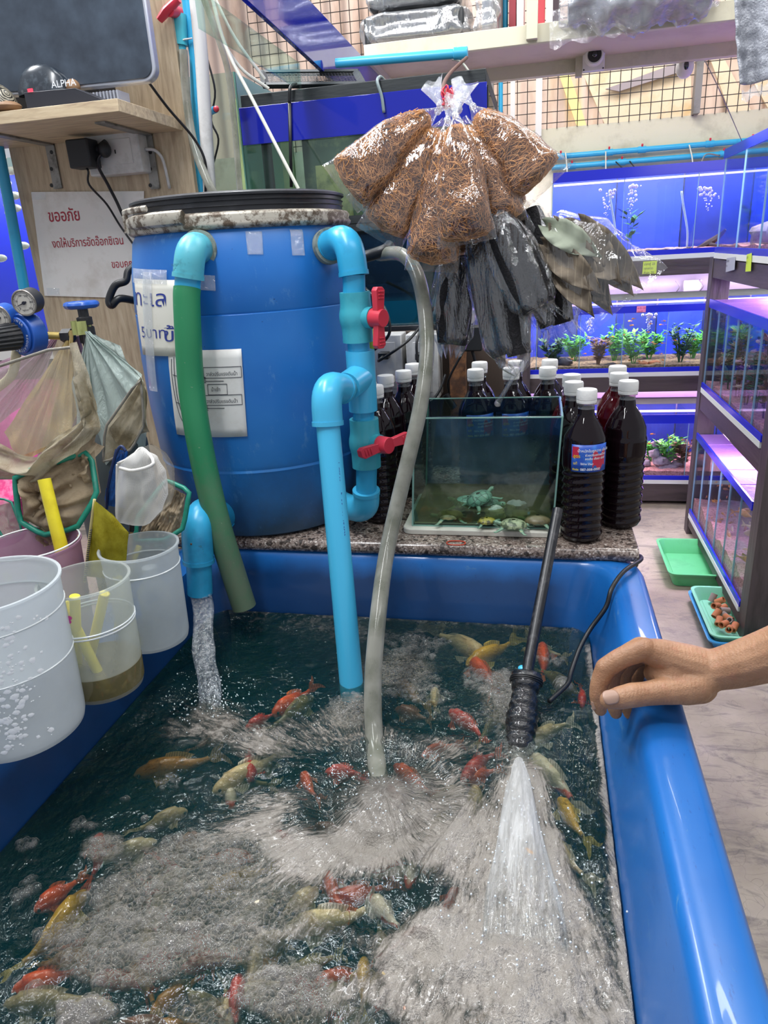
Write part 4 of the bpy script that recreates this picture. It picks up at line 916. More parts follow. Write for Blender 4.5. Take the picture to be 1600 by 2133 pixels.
# ---- leaf bag
lf = thing('leaf_bag', 'clear bag of dried brown almond leaves, rightmost of the hanging bags', 'bag', py(1150, 432, 1.42))
M_LEAF = NT('dry_leaf'); t = M_LEAF; v = t.coord()
c = t.ramp(t.noise(16, 5, v, .6), [(.35, lin('#4f463c')), (.6, lin('#786b5a'))]); wv = t.n('ShaderNodeTexWave', {'Vector': v, 'Scale': 26.0, 'Distortion': 2.0}); c = t.mix(t.ramp(wv.outputs['Fac'], [(.92, GREY(0)), (1.0, GREY(.4))]), c, lin('#978b74')); M_LEAF = t.done(t.bsdf(Base_Color=c, Roughness=.7))
M_LEAFP = mat('pale_leaf', '#9aa18e', .7, dirt='#7b8370', dscale=10)
M, Lg = hang_frame(py(1135, 438, 1.43), py(1306, 632, 1.37))
fr = pillow(Lg, .074, .030, 0, 1, 21, .10)
MB().grid(lambda a, b_: M @ fr(a * 6.2832, .10 + .90 * b_), 50, 36, wrap=True).build('bag', M_BAG, lf, smooth=180)
rnd = random.Random(9)
for k in range(13):
    L_ = rnd.uniform(.12, .17); wd = rnd.uniform(.024, .036); t_ = rnd.uniform(.14, .38); ox = rnd.uniform(-.040, .040); oy = -.020 + .04 * k / 12; an = rnd.uniform(-.14, .14); cu = rnd.uniform(-.25, .25)
    if k == 12: t_, ox, an, L_, wd, cu = .12, .016, .30, .12, .024, .3
    def lff(a, b_):
        w_ = wd * math.sin(math.pi * min(.04 + b_ * .96, 1)) ** .7 * (2 * a - 1); p = Vector((w_, .012 * math.sin(b_ * 5 + k) + cu * w_ * abs(w_) * 12 + .007 * math.sin(b_ * 22 + a * 3) * abs(2*a-1) + .010 * abs(2*a-1), -b_ * L_ + .012 * abs(2*a-1) ** 2))
        p = Matrix.Rotation(an, 3, 'Y') @ p; return M @ (p + Vector((ox, oy, -Lg * t_)))
    MB().grid(lff, 8, 14).build('leaf', M_LEAFP if k in (12,) else M_LEAF, lf, smooth=180, solid=.0008)
# ================================================================== LEFT PARTITION, SHELF, SIGN
t = NT('ply'); v = t.coord((1, 1, .12))
c = t.ramp(t.noise(90, 6, v, .6, .4), [(.3, lin('#a08c73')), (.55, lin('#bba98d')), (.75, lin('#cbbba2'))])
c = t.mix(t.ramp(t.noise(9, 6, t.coord()), [(.6, GREY(0)), (.8, GREY(.3))]), c, lin('#7c6a55')); M_PLY = t.done(t.bsdf(Base_Color=c, Roughness=.55))
t = NT('ply_shelf'); v = t.coord((.12, 1, 1)); c = t.ramp(t.noise(90, 6, v, .6, .4), [(.3, lin('#a8927a')), (.55, lin('#c9b595')), (.75, lin('#d9c8aa'))]); M_PLYS = t.done(t.bsdf(Base_Color=c, Roughness=.5))
pan = struct(MB().bx(-1.42, -.893, 1.90, 1.918, FLOOR_Z, 2.6), 'wall_left', M_PLY, smooth=0, bevel=.001)
sh = thing('wall_shelf', 'light wood shelf on steel brackets at the top left', 'shelf', (-1.2, 1.75, 1.664))
MB().bx(-1.6, -.905, 1.60, 1.899, 1.664, 1.689).build('board', M_PLYS, sh, bevel=.001)
M_BRK = mat('galvanised', '#8f8d88', .45, metal=.5, dirt='#5c5853', dscale=30)
for u in (107, 313):
    c_ = py(u, 330, 1.892); top = 1.6635
    k = MB(); k.bx(c_.x - .013, c_.x + .013, 1.894, 1.8985, py(u, 393, 1.892).z, top); k.tube([(c_.x, 1.8965, py(u, 393, 1.892).z)] * 1 + [(c_.x, 1.8966, py(u, 393, 1.892).z - .001)], .013, 16)
    k.bx(c_.x - .013, c_.x + .013, 1.68, 1.8985, top - .004, top); o = k.build('bracket', M_BRK, sh)
    for vv in (317, 352, 386): s_ = py(u, vv, 1.8935); MB().tube([s_, s_ + Vector((0, .003, 0))], .005, 12).build('screw', M_DARK, o)
# outlet box
A = py(172, 278, 1.85); C_ = py(298, 358, 1.85)
ob = thing('outlet_box', 'white surface socket box under the left shelf', 'socket', ((A.x+C_.x)/2, 1.87, C_.z))
MB().bx(A.x, C_.x, 1.85, 1.899, C_.z, A.z).build('box', M_SOCK, ob, bevel=.004)
MB().bx(A.x + .028, C_.x - .022, 1.8478, 1.851, C_.z + .022, A.z - .020).build('insert', M_SOCK, ob, bevel=.001)
for u in (228, 240): s_ = py(u, 316, 1.8475); MB().box(s_, (.003, .001, .009)).build('slot', M_DARK, ob, smooth=0)
MB().tube([(C_.x, 1.88, A.z - .045), (C_.x + .025, 1.885, A.z - .05), (C_.x + .04, 1.89, A.z - .075), (C_.x + .045, 1.894, C_.z - .04)], .004, 8, sm=5).build('grey_cord', M_SOCK, ob, smooth=180)
a = py(167, 320, 1.80)
pa = thing('power_adapter', 'square black power adapter plugged into the left socket box', 'adapter', (a.x, a.y, a.z - .03))
MB().box((a.x, 1.815, a.z), (.062, .05, .066)).build('adapter_body', mat('matt_black', '#1e2024', .55), pa, bevel=.004)
MB().tube([(a.x - .0, 1.815, a.z - .03), py(184, 358, 1.81), py(186, 385, 1.82), py(222, 425, 1.85), py(250, 470, 1.88), py(280, 512, 1.88)], .0028, 8, sm=6).build('cord', M_BLACKR, pa, smooth=180)
a = py(218, 312, 1.825)
pg = thing('plug', 'round black plug beside the adapter in the left socket box', 'plug', a)
MB().tube([py(200, 312, 1.83), py(222, 300, 1.83)], [.007, .012], 12).sphere(a, .017, 14, 10, (1.0, .9, 1.1)).build('plug_body', mat('matt_black', '#1e2024', .55), pg)
MB().tube([a, py(203, 340, 1.82), py(225, 385, 1.85), py(243, 420, 1.87), py(262, 460, 1.88), py(285, 485, 1.88)], .0042, 8, sm=6).build('cord', M_BLACKR, pg, smooth=180)
# sign
S0, S1, S2, S3 = py(65, 400, 1.896), py(300, 398, 1.896), py(300, 622, 1.896), py(93, 616, 1.896)
sg_ = thing('notice_sheet', 'white notice with red Thai lettering taped on the plywood partition', 'notice', S3)
def sgp(a, b_, o=0): return (S0 * (1-a) + S1 * a) * (1-b_) + (S3 * (1-a) + S2 * a) * b_ + Vector((0, -o, 0))
MB().grid(lambda a, b_: sgp(a, b_), 2, 2).build('sheet', M_PAPER, sg_, solid=.0008, smooth=0)
def put(txt, u, v, hpx, name='red_lettering', m=None, bold=.004, w=None):
    p = py(u, v, 1.8945); s_ = hpx * p.y / F_PX / .60; mb = MB(); q = py(u + 60, v - 3, 1.8945); ex = (q - p).normalized()
    vs, fs = text_mesh(txt, s_, extrude=0, bold=bold * s_); wd = max(x.x for x in vs); k = 1 if w is None else (w * p.y / F_PX) / wd
    mb.add([p + ex * q_.x * k + Vector((0, 0, q_.y)) for q_ in vs], fs); return mb.build(name, m or M_INKR, sg_, smooth=0)
put('ขออภัย', 102, 462, 20, bold=.008, w=76); put('งดให้บริการอัดอ๊อกซิเจน', 110, 516, 14, w=172); put('ขอบคุณ', 233, 558, 13, w=56)
for a0, b0 in ((.0, .0), (.03, .92)): MB().grid(lambda a, b_: sgp(a0 + .13 * a, b0 + .07 * b_, .001), 1, 1).build('tape_strip', M_TAPE, sg_, smooth=0, solid=.0003)

# monitor on the shelf
M_BEZ = mat('silver_bezel', '#b9bcc6', .3, metal=.5); t = NT('dark_screen'); M_SCR = t.done(t.bsdf(Base_Color=t.ramp(t.noise(20, 6, t.coord()), [(.3, lin('#2a323d')), (.7, lin('#3f4a57'))]), Roughness=.12, Coat_Weight=.6))
q_br = py(326, 158, 1.70)
mo = thing('monitor', 'grey glossy flat screen with rounded silver edge on the left shelf', 'monitor', (-1.15, 1.72, 1.69))
xr_ = q_br.x; zb_ = py(300, 172, 1.70).z
def mon_poly(i, r): return [(xr_ - i - r + r * math.cos(q), zb_ + i + r - r * math.sin(q)) for q in np.linspace(math.pi/2, 0, 7)] + [(xr_ - i, zb_ + .40), (xr_ - .75, zb_ + .40), (xr_ - .75, zb_ + i)]
Mm = Matrix(((1, 0, 0, 0), (0, .08, 1, 1.70), (0, 1, 0, 0), (0, 0, 0, 1)))
def tilt(m_): m_.v = [Vector((q.x, q.y - (xr_ - q.x) * .06, q.z + 0 * (xr_ - q.x))) for q in m_.v]; return m_
Mm2 = Matrix(((1, 0, 0, 0), (0, 0, 1, 1.70), (0, 1, 0, 0), (0, 0, 0, 1)))
tilt(MB().prism(mon_poly(0, .03), .022, Mm2)).build('bezel', M_BEZ, mo, bevel=.003)
tilt(MB().prism(mon_poly(.007, .025), .004, Mm2, -.003)).build('screen', M_SCR, mo, bevel=.001)
MB().bx(-1.3, -1.05, 1.78, 1.86, 1.69, 1.80).build('stand', mat('matt_black', '', .5), mo, bevel=.004)
sb = thing('media_box', 'dark set-top box with a small red light in front of the screen', 'media box', (-1.15, 1.63, 1.69))
P0, P1 = py(55, 205, 1.625), py(222, 200, 1.625)
MB().add([Vector((P0.x, 1.62, 1.6905)), Vector((P1.x, 1.62, 1.6905)), Vector((P1.x, 1.68, 1.6905)), Vector((P0.x, 1.68, 1.6905)), Vector((P0.x, 1.62, 1.725)), Vector((P1.x - .07, 1.62, 1.722)), Vector((P1.x - .07, 1.68, 1.722)), Vector((P0.x, 1.68, 1.725))], [(3, 2, 1, 0), (4, 5, 6, 7), (0, 1, 5, 4), (1, 2, 6, 5), (2, 3, 7, 6), (3, 0, 4, 7)]).build('case', mat('box_dark', '#2b2c33', .4), sb, bevel=.001)
MB().box(py(63, 188, 1.6185), (.012, .002, .006)).build('red_light', emit('red_led', '#ff3344', 3), sb)
vs, fs = text_mesh('ALPHA', .020, extrude=0); p = py(98, 176, 1.60); MB().add([Vector((p.x + q.x, 1.615, 1.7255 + q.y)) for q in vs], fs).build('raised_lettering', mat('pale_print', '#e9ecf2', .4), mo, smooth=0)
for k in range(9):
    x_ = py(190, 190, 1.70).x + k * .0085
    MB().bx(x_, x_ + .004, 1.69, 1.74, 1.6905, 1.725).build('cooling_fin', M_BEZ, sb, smooth=0)
# patterned tortoise ornament at the edge
tt = thing('tortoise_ornament', 'maze-patterned dark tortoise ornament at the left frame edge on the shelf', 'ornament', py(5, 195, 1.62))
t = NT('maze'); wv = t.n('ShaderNodeTexWave', {'Scale': 60.0, 'Distortion': 6.0, 'Vector': t.coord()}, wave_type='RINGS'); M_MAZE = t.done(t.bsdf(Base_Color=t.ramp(wv.outputs['Fac'], [(.45, lin('#25231f')), (.55, lin('#9b9482'))], 'LINEAR'), Roughness=.3))
c_ = py(-22, 170, 1.63); MB().grid(lambda a, b_: Vector((c_.x + .055 * math.cos(b_ * 1.57) * math.cos(a * 6.283), c_.y + .045 * math.cos(b_ * 1.57) * math.sin(a * 6.283), 1.70 + .055 * math.sin(b_ * 1.57))), 30, 10, wrap=True).build('shell', M_MAZE, tt)
MB().sphere((c_.x + .03, c_.y - .005, 1.702), .035, 14, 8, (1.1, .9, .35)).build('body', mat('clay_brown', '#8b6b4e', .5), tt)
c2_ = py(80, 140, 1.67); tt2 = thing('tortoise_ornament', 'dark glossy maze-patterned shell shape added for a reflection in the grey screen', 'ornament', (c2_.x, c2_.y, 1.727))
MB().grid(lambda a, b_: Vector((c2_.x + .062 * math.cos(b_ * 1.57) * math.cos(a * 6.283), c2_.y + .03 * math.cos(b_ * 1.57) * math.sin(a * 6.283), 1.727 + .062 * math.sin(b_ * 1.57))), 34, 12, wrap=True).build('shell', mat('maze_dark', '#30363d', .25, dirt='#4c545c', dscale=60), tt2)  # solid shell added to stand for a reflection on the screen
MB().sphere((c2_.x + .075, c2_.y + .005, 1.737), .016, 14, 10).build('head', mat('clay_brown', '', .5), tt2)

# pipes to the right of the partition
def pipe(name, label, pts, r, m, grp=None, sm=0, cat='pipe', seg=16):
    return tag(MB().tube(pts, r, seg, sm=sm).build(name, m, smooth=60), label, cat, grp)
vp = thing('supply_pipe', 'vertical sky blue supply pipe with a red valve at the partition edge', 'pipe', py(410, 390, 1.95))
MB().tube([py(384, -40, 1.95), py(405, 120, 1.95), py(414, 390, 1.95), py(420, 700, 1.95)], .0125, 16).build('pipe', M_PVC, vp)
MB().tube([py(370, 30, 1.93), py(374, 95, 1.93)], .021, 20).tube([py(374, 85, 1.93), py(376, 110, 1.93)], .0145, 20).build('valve_body', M_PVCV, vp)
MB().tube([py(372, 26, 1.93), py(352, 22, 1.88)], .013, 16).build('valve_neck', M_REDP, vp)
hb = MB(); hb.tube([py(332, 42, 1.88), py(348, 22, 1.88), py(372, -2, 1.88)], [.011, .015, .012], 12, flat=.7, sm=4).build('valve_handle', M_REDP, vp)
MB().tube([py(362, 92, 1.92), py(385, 82, 1.92), py(400, 80, 1.93)], .004, 6, flat=.5).build('cable_tie', M_WHITE, vp)
pipe('white_conduit', 'white vertical conduit beside the supply pipe at the partition edge', [py(405, -40, 1.90), py(420, 120, 1.90), py(436, 385, 1.90), py(445, 600, 1.90)], .0165, M_SOCK, cat='conduit')
pipe('clear_tube', 'fat clear tube running down beside the white conduit', [py(382, 105, 1.91), py(388, 200, 1.90), py(404, 300, 1.88), py(436, 385, 1.84), py(470, 440, 1.86)], .0105, M_CLR, sm=8, cat='tube')
pipe('black_cable', 'black cable from the screen dropping behind the drum lid', [py(305, 165, 1.72), py(350, 225, 1.78), py(405, 290, 1.84), py(428, 340, 1.86), py(428, 400, 1.88)], .0032, M_BLACKR, sm=8, cat='cable')
M_AIR = mat('milky_tube', '#c9c9bd', .35)
AG = 'pale air tubes fanning out above the drum'
pipe('air_tube', 'pale air tube crossing down to the drum lid from the conduit top', [py(436, -30, 1.86), py(470, 95, 1.86), py(530, 215, 1.84), py(622, 394, 1.80)], .0042, M_AIR, AG, sm=6, cat='air tube')
pipe('air_tube', 'pale air tube ending at the left of the mesh lid', [py(440, -20, 1.93), py(490, 80, 1.95), py(552, 165, 1.98)], .0038, M_AIR, AG, sm=6, cat='air tube')
pipe('air_tube', 'pale air tube sagging in a curve under the mesh lid', [py(425, -10, 1.94), py(450, 60, 1.94), py(500, 140, 1.96), py(560, 185, 1.985)], .004, M_AIR, AG, sm=6, cat='air tube')
pipe('air_tube', 'bundle tube hanging steeply from the conduit top to the drum lid', [py(418, -20, 1.88), py(455, 80, 1.89), py(480, 180, 1.90), py(500, 395, 1.90)], .0075, M_CLR, AG, sm=6, cat='air tube')
# dusty yellow glass tank behind the conduits
yt = thing('algae_tank', 'dusty glass tank with yellow algae behind the white conduit', 'aquarium', (-.9, 2.2, 1.2))
a0 = py(436, 300, 2.12).x; a1 = py(505, 300, 2.12).x
MB().bx(a0 - .05, a1, 2.12, 2.125, 1.2, 1.83).build('front_glass', M_GL, yt, smooth=0)
MB().bx(a0 - .05, a1 + .04, 2.45, 2.46, 1.2, 1.83).build('back_panel', mat('algae_yellow', '#8f8f68', .8, dirt='#c9c58a', dscale=7, stretch=(1, 1, .4)), yt, smooth=0)
MB().bx(a1 - .004, a1, 2.12, 2.45, 1.2, 1.83).build('side_glass', M_GLE, yt, smooth=0)
bp = py(440, 232, 2.08); MB().tube([bp, bp + Vector((.022, -.02, 0))], .009, 12).build('tap', M_PVC, yt); MB().sphere(bp + Vector((.026, -.024, 0)), .008, 10, 8).build('tap_end', M_REDP, yt)
MB().tube([py(430, 115, 2.1), py(448, 190, 2.1), py(440, 250, 2.1), py(455, 290, 2.1), py(445, 340, 2.1)], .003, 6, sm=5).build('black_cord', M_BLACKR, yt, smooth=180)
# overhead tank with the long blue band
ot = thing('overhead_tank', 'long overhead tank whose cobalt blue band runs away at the top', 'aquarium', (-.6, 2.2, 1.75))
XO = -.6
MB().add([px(440, -70, XO), px(700, 172, XO), px(806, 172, XO), px(560, -90, XO), px(440, -70, XO) + Vector((-.012, 0, 0)), px(700, 172, XO) + Vector((-.012, 0, 0)), px(806, 172, XO) + Vector((-.012, 0, 0)), px(560, -90, XO) + Vector((-.012, 0, 0))], [(0, 1, 2, 3), (7, 6, 5, 4), (0, 4, 5, 1), (1, 5, 6, 2), (2, 6, 7, 3), (3, 7, 4, 0)]).build('blue_band', M_BAND, ot, smooth=0, bevel=.001)
MB().bx(XO - .010, XO - .004, 1.40, 1.98, 1.74, 1.80).build('side_glass', M_GL, ot, smooth=0)

# ================================================================== LEFT BACKGROUND AQUARIUM
M_BLUEBG = mat('blue_backdrop', '#1320b0', .4); M_PINKBG = mat('pink_backdrop', '#b9488f', .6, dirt='#f06ab0', dscale=12)
la = thing('left_aquarium', 'blue-lit aquarium with pale fish at the left frame edge', 'aquarium', (-2.2, 2.8, .9))
MB().bx(-3.0, -1.7, 3.0, 3.02, 1.05, 1.75).build('backdrop', M_BLUEBG, la); MB().bx(-3.0, -1.7, 2.6, 2.606, 1.05, 1.75).build('front_glass', M_GL, la, smooth=0)
MB().bx(-3.0, -1.7, 2.58, 3.02, 1.01, 1.05).build('white_strip', M_WHITE, la); MB().bx(-3.0, -1.7, 2.58, 3.02, .93, 1.008).build('wood_rail', M_WOODH, la)
MB().bx(-3.0, -1.4, 3.0, 3.02, .35, .90).build('pink_backdrop', M_PINKBG, la)
lamp('aquarium_light', (-2.2, 2.75, 1.74), (-2.2, 2.95, 1.2), 1.1, .08, 9, (.75, .72, 1)); lamp('aquarium_light', (-2.1, 2.7, .90), (-2.1, 2.95, .5), 1.2, .08, 5, (1, .7, .95))
pipe('upright_pipe', 'upright blue pipe at the left frame edge of the partition', [py(-8, 285, 1.86), py(20, 430, 1.86), py(52, 610, 1.86), py(60, 680, 1.86)], .0145, M_PVC)
M_FISHP = mat('pale_fish', '#f0d8d0', .4, dirt='#e58a60', dscale=30)
rnd = random.Random(3)
for k in range(9):
    p = py(rnd.uniform(-20, 60), 330 + 26 * k, 2.72); f = MB(); f.sphere(p, .022, 12, 8, (1.5, .5, .7)); f.add([p + Vector((-.028, 0, 0)), p + Vector((-.05, .002, .018)), p + Vector((-.05, -.002, -.018)), p + Vector((-.045, 0, 0))], [(0, 1, 3), (0, 3, 2)])
    if p.x > -1.68: p.x -= .1
    tag(f.build('goldfish', M_FISHP), 'pale goldfish in the blue-lit aquarium at the left edge', 'fish', 'pale goldfish in the left aquarium')
# pink toys / plastic heap below
rnd = random.Random(5)
pk = thing('pink_basin', 'bright pink plastic basin with a speckled rim low at the left edge', 'basin', py(10, 1080, 1.25))
c_ = py(-20, 1075, 1.28); MB().lathe([(.06, -.06), (.11, .05), (.115, .052), (.112, .058), (.105, .05), (.055, -.055), (0, -.055)], c_, 40).build('bowl', mat('hot_pink', '#f0559a', .5, dirt='#ff9ac4', dscale=60, damt=(.45, .6)), pk)
# ================================================================== OXYGEN VALVE AND GAUGES
M_BRASS = mat('brass', '#b09a5c', .35, metal=.7, dirt='#7d6b43', dscale=30); M_BLUEM = mat('blue_enamel', '#2153a8', .35, dirt='#1b3f7c', dscale=30, damt=(.6, .7)); M_BLKM = mat('black_metal', '#222226', .5, dirt='#3e3b3a', dscale=30)
hwz = py(170, 635, 1.30)
cy_ = thing('gas_cylinder', 'gas cylinder valve with a scalloped blue handwheel in front of the partition', 'gas cylinder', (hwz.x, 1.30, FLOOR_Z))
def hw(a, b_):
    an = a * 6.283; ph = b_ * 6.283; R_ = .026 * (1 + .07 * math.cos(7 * an)); return Vector((hwz.x + (R_ + .007 * math.cos(ph)) * math.cos(an), 1.30 + (R_ + .007 * math.cos(ph)) * math.sin(an), hwz.z + .007 * math.sin(ph)))
m_ = MB().grid(hw, 56, 8, wrap=True)
for k in range(4): a = k * math.pi / 2; m_.tube([hwz, hwz + Vector((.026 * math.cos(a), .026 * math.sin(a), 0))], .005, 6, flat=.5)
m_.tube([hwz - Vector((0, 0, .008)), hwz + Vector((0, 0, .006))], .011, 16); m_.build('handwheel', M_BLUEM, cy_, smooth=60)
MB().lathe([(.0, -.005), (.010, -.006), (.010, -.022), (.015, -.024), (.015, -.038), (.011, -.040), (.016, -.043), (.016, -.072), (.012, -.074), (.012, -.10), (.018, -.105), (.018, -.2), (0, -.2)], hwz, 8).build('valve_stem', M_BLKM, cy_, smooth=30)
MB().lathe([(.02, -.19), (.05, -.22), (.078, -.28), (.08, -.34), (.08, -(hwz.z - FLOOR_Z)), (0, -(hwz.z - FLOOR_Z))], hwz, 32).build('cylinder_body', mat('cyl_grey', '#3e4648', .5), cy_)
rg = thing('gas_regulator', 'blue gas regulator with round dials and black knob', 'regulator', py(40, 700, 1.22))
rc = py(52, 697, 1.24); r_ax = Vector((-.28, -.93, .0)).normalized()
vside = py(132, 700, 1.29)
MB().tube([rc, vside], .0075, 12).build('brass_stem', M_BRASS, rg); MB().tube([vside, vside + Vector((.02, .0, 0))], .014, 6).build('hex_nut', M_BLKM, rg, smooth=20)
MB().tube([rc + r_ax * -.022, rc + r_ax * .010], .040, 40).tube([rc + r_ax * .010, rc + r_ax * .016], .034, 40).build('bell', M_BLUEM, rg, bevel=.002)
kb = rc + r_ax * .018; 
m_ = MB(); n_ = 36
vs = []; Mk = frame(kb, Vector((.957, -.288, 0)), Vector((0, 0, 1)))
for dz, rr in ((0, .017), (-.0, .024), (-.0, .024)): pass
def knob(a, b_): an = a * 6.283; r_ = (.0245 + .0013 * (1 if int(a * 36) % 2 else -1)) * (1 - .1 * b_); return kb + r_ax * (.004 + .062 * b_) + Vector((.957, -.288, 0)) * r_ * math.cos(an) + Vector((0, 0, 1)) * r_ * math.sin(an)
m_.grid(knob, 72, 4, wrap=True); m_.tube([rc + r_ax * .016, rc + r_ax * .03], .018, 20); m_.build('black_knob', M_BLKM, rg, smooth=30)
def disc(c, r, ax, off, m, name, par, seg=40): return MB().tube([c + ax * off, c + ax * (off + .0012)], r, seg).build(name, m, par)
disc(kb + r_ax * .066, .0195, r_ax, 0, mat('sticker_blue', '#2f7fc4', .4), 'knob_sticker', rg); 
ex = Vector((.957, -.288, 0)); ez = Vector((0, 0, 1))
def ring_text(txt, c, r, a0, size, m, par, ax):
    x = 0; m_ = MB(); ang = math.radians(a0)
    for ch in txt:
        if ch == ' ': ang -= size * .5 / r; continue
        vs, fs = text_mesh(ch, size, extrude=0, align='CENTER'); w_ = max(q.x for q in vs) - min(q.x for q in vs); ang -= (w_ * .5 + size * .08) / r
        tx = ex * math.sin(ang) - ez * math.cos(ang); tx = -(-ex * math.sin(ang) + ez * math.cos(ang)); rad = ex * math.cos(ang) + ez * math.sin(ang); tan = ex * math.sin(ang) - ez * math.cos(ang)
        m_.add([c + rad * (r + q.y) + tan * q.x for q in vs], fs); ang -= (w_ * .5 + size * .08) / r
    m_.build('ring_lettering', m, par, smooth=0)
ring_text('POWER', rc + r_ax * .0168, .0262, 110, .0085, M_LABW, rg, r_ax); ring_text('REGULATOR', rc + r_ax * .0168, .0262, 5, .0075, M_LABW, rg, r_ax); ring_text('OXYGEN', rc + r_ax * .0168, .0262, -75, .0075, M_LABW, rg, r_ax)
def gauge(c, r, label, par):
    ax = Vector((.10, -.985, -.12)).normalized(); e1 = Vector((.99, .10, 0)).normalized(); e2 = e1.cross(ax) * -1
    if e2.z < 0: e2 = -e2
    g_ = MB().tube([c - ax * .026, c], r, 40).tube([c, c + ax * .004], r * 1.03, 40).build('gauge_case', M_BLUEM if label else M_BLKM, par, bevel=.001)
    MB().tube([c + ax * .004, c + ax * .0048], r * .90, 40).build('dial', mat('dial_cream', '#c9c4ba', .4), g_)
    rb = MB(); rb.grid(lambda a, b_: c + ax * (.005 + .002 * math.sin(b_ * 6.283)) + (e1 * math.cos(a * 6.283) + e2 * math.sin(a * 6.283)) * (r * .96 + .002 * math.cos(b_ * 6.283)), 40, 6, wrap=True).build('dial_rim', mat('grubby_steel', '#8c8680', .4, metal=.5, dirt='#5b4f47', dscale=40), g_)
    m_ = MB()
    for k in range(33):
        a = math.radians(225 - k * 270 / 32); d = e1 * math.cos(a) + e2 * math.sin(a); L_ = .0035 if k % 4 == 0 else .002; m_.tube([c + ax * .0052 + d * (r * .74), c + ax * .0052 + d * (r * .74 + L_)], .0003, 4)
    for k in range(25):
        a = math.radians(225 - k * 270 / 24); d = e1 * math.cos(a) + e2 * math.sin(a); m_.tube([c + ax * .0052 + d * (r * .55), c + ax * .0052 + d * (r * .55 + .0015)], .00025, 4)
    m_.build('dial_marks', M_INKK, g_, smooth=0)
    d = e1 * math.cos(math.radians(200)) + e2 * math.sin(math.radians(200)); m_ = MB(); m_.tube([c + ax * .0062 - d * r * .22, c + ax * .0062, c + ax * .0062 + d * r * .68], [.0016, .0012, .0004], 6); m_.tube([c + ax * .005, c + ax * .0075], .0032, 12); m_.build('needle', M_INKK, g_)
    m_ = MB()
    for q, (a_, s_) in enumerate((('0', 225), ('50', 165), ('100', 110), ('200', 60), ('300', 5), ('350', -45))):
        a2 = math.radians(s_); d = e1 * math.cos(a2) + e2 * math.sin(a2); vs, fs = text_mesh(a_, .005, extrude=0, align='CENTER'); o_ = c + ax * .0053 + d * (r * .62) - e2 * .0018; m_.add([o_ + e1 * q_.x + e2 * q_.y for q_ in vs], fs)
    vs, fs = text_mesh('kg/cm²', .005, extrude=0, align='CENTER'); m_.add([c + ax * .0053 - e2 * r * .62 + e1 * q_.x + e2 * q_.y for q_ in vs], fs)
    m_.build('dial_numbers', M_INKK, g_, smooth=0)
gauge(py(53, 630, 1.225), .0235, 0, rg)
MB().tube([py(60, 650, 1.245), py(58, 690, 1.245)], .008, 10).build('brass_stem', M_BLKM, rg)
gauge(py(0, 662, 1.215), .0235, 1, rg)
MB().tube([py(35, 730, 1.24), py(25, 780, 1.24), py(-10, 812, 1.24)], .009, 10, sm=4).build('hose_tail', mat('cream_hose', '#c9bd9c', .5), rg, smooth=180)
# ================================================================== PLASTIC CARRIER BAGS ON THE VALVE
def cloth(name, corner_fn, nu, nv, m, par=None, amp=.008, fr_=6, seed=0, solid=0, fold=None, label=None):
    def fn(a, b_):
        p = corner_fn(a, b_); n1 = mnoise.noise(Vector((a * fr_ + seed * 5, b_ * fr_ * .5, 1.3))) ; n2 = mnoise.noise(Vector((a * fr_ * 3 + seed, b_ * fr_ * 1.4, 4.1)))
        q = p + Vector((.3, -.9, .25)) * amp * (n1 * 1.6 + n2 * .6)
        return q + (fold(a, b_) if fold else Vector((0, 0, 0)))
    return MB().grid(fn, nu, nv).build(name, m, par, smooth=180, solid=solid, label=label)
def quad(pts, ys, fan=0):
    P_ = [py(p[0], p[1], y_) for p, y_ in zip(pts, ys)]
    return lambda a, b_: ((P_[0] * (1-a) + P_[1] * a) * (1-b_) + (P_[3] * (1-a) + P_[2] * a) * b_)
def sheetmat(name, col, alpha):
    t = NT(name); v = t.coord((1, 1, .3)); nb = t.bump(t.noise(40, 5, v, .6, 1.5), .8, .01)
    b = t.bsdf(Base_Color=lin(col), Roughness=.3); t.set(b.inputs['Normal'], nb); tl = t.n('ShaderNodeBsdfTranslucent', {'Color': lin(col)})
    m1 = t.n('ShaderNodeMixShader', {0: .35, 1: b, 2: tl}); M = t.done(t.n('ShaderNodeMixShader', {0: alpha, 1: t.n('ShaderNodeBsdfTransparent'), 2: m1})); MATS[name] = M; return M
M_CAR = sheetmat('carrier_grey_green', '#bccbc4', .86); M_CARY = sheetmat('carrier_yellow', '#d8c083', .9); M_CARP = sheetmat('carrier_pink', '#c9a5b8', .85); M_CARM = sheetmat('carrier_mauve', '#b596b4', .9)
GB = 'carrier bags hung on the gas valve'
def bag3(label, top, ytop, poly, y_, m, seed, amp=.010):
    """pleated bag: fans out from a gathered point to an outline"""
    T = py(*top, ytop); n = len(poly)
    B_ = [py(p[0], p[1], y_ + (p[2] if len(p) > 2 else 0)) for p in poly]
    def fn(a, b_):
        x = a * (n - 1); i = min(int(x), n - 2); e = B_[i].lerp(B_[i+1], x - i); w_ = b_ ** .9
        p = T.lerp(e, w_) + Vector((.004 * math.cos(a * 40) * (1 - w_), 0, 0))
        pl = math.sin(a * 46 + seed) * .0045 * (1 - .4 * w_) + mnoise.noise(Vector((a * 5 + seed, b_ * 4, 0))) * amp * 1.5 * w_
        return p + Vector((.2, -1, .1)) * pl + Vector((0, -.03 * math.sin(math.pi * a) * w_, 0))
    o = MB().grid(fn, 120, 30).build('carrier_bag', m, smooth=180); return tag(o, label, 'carrier bag', GB)
bag3('grey-green carrier bag pleated down the right of the valve', (182, 690), 1.27, [(150, 800), (170, 900), (215, 985), (262, 935), (300, 850), (312, 800), (296, 780)], 1.26, M_CAR, 1)
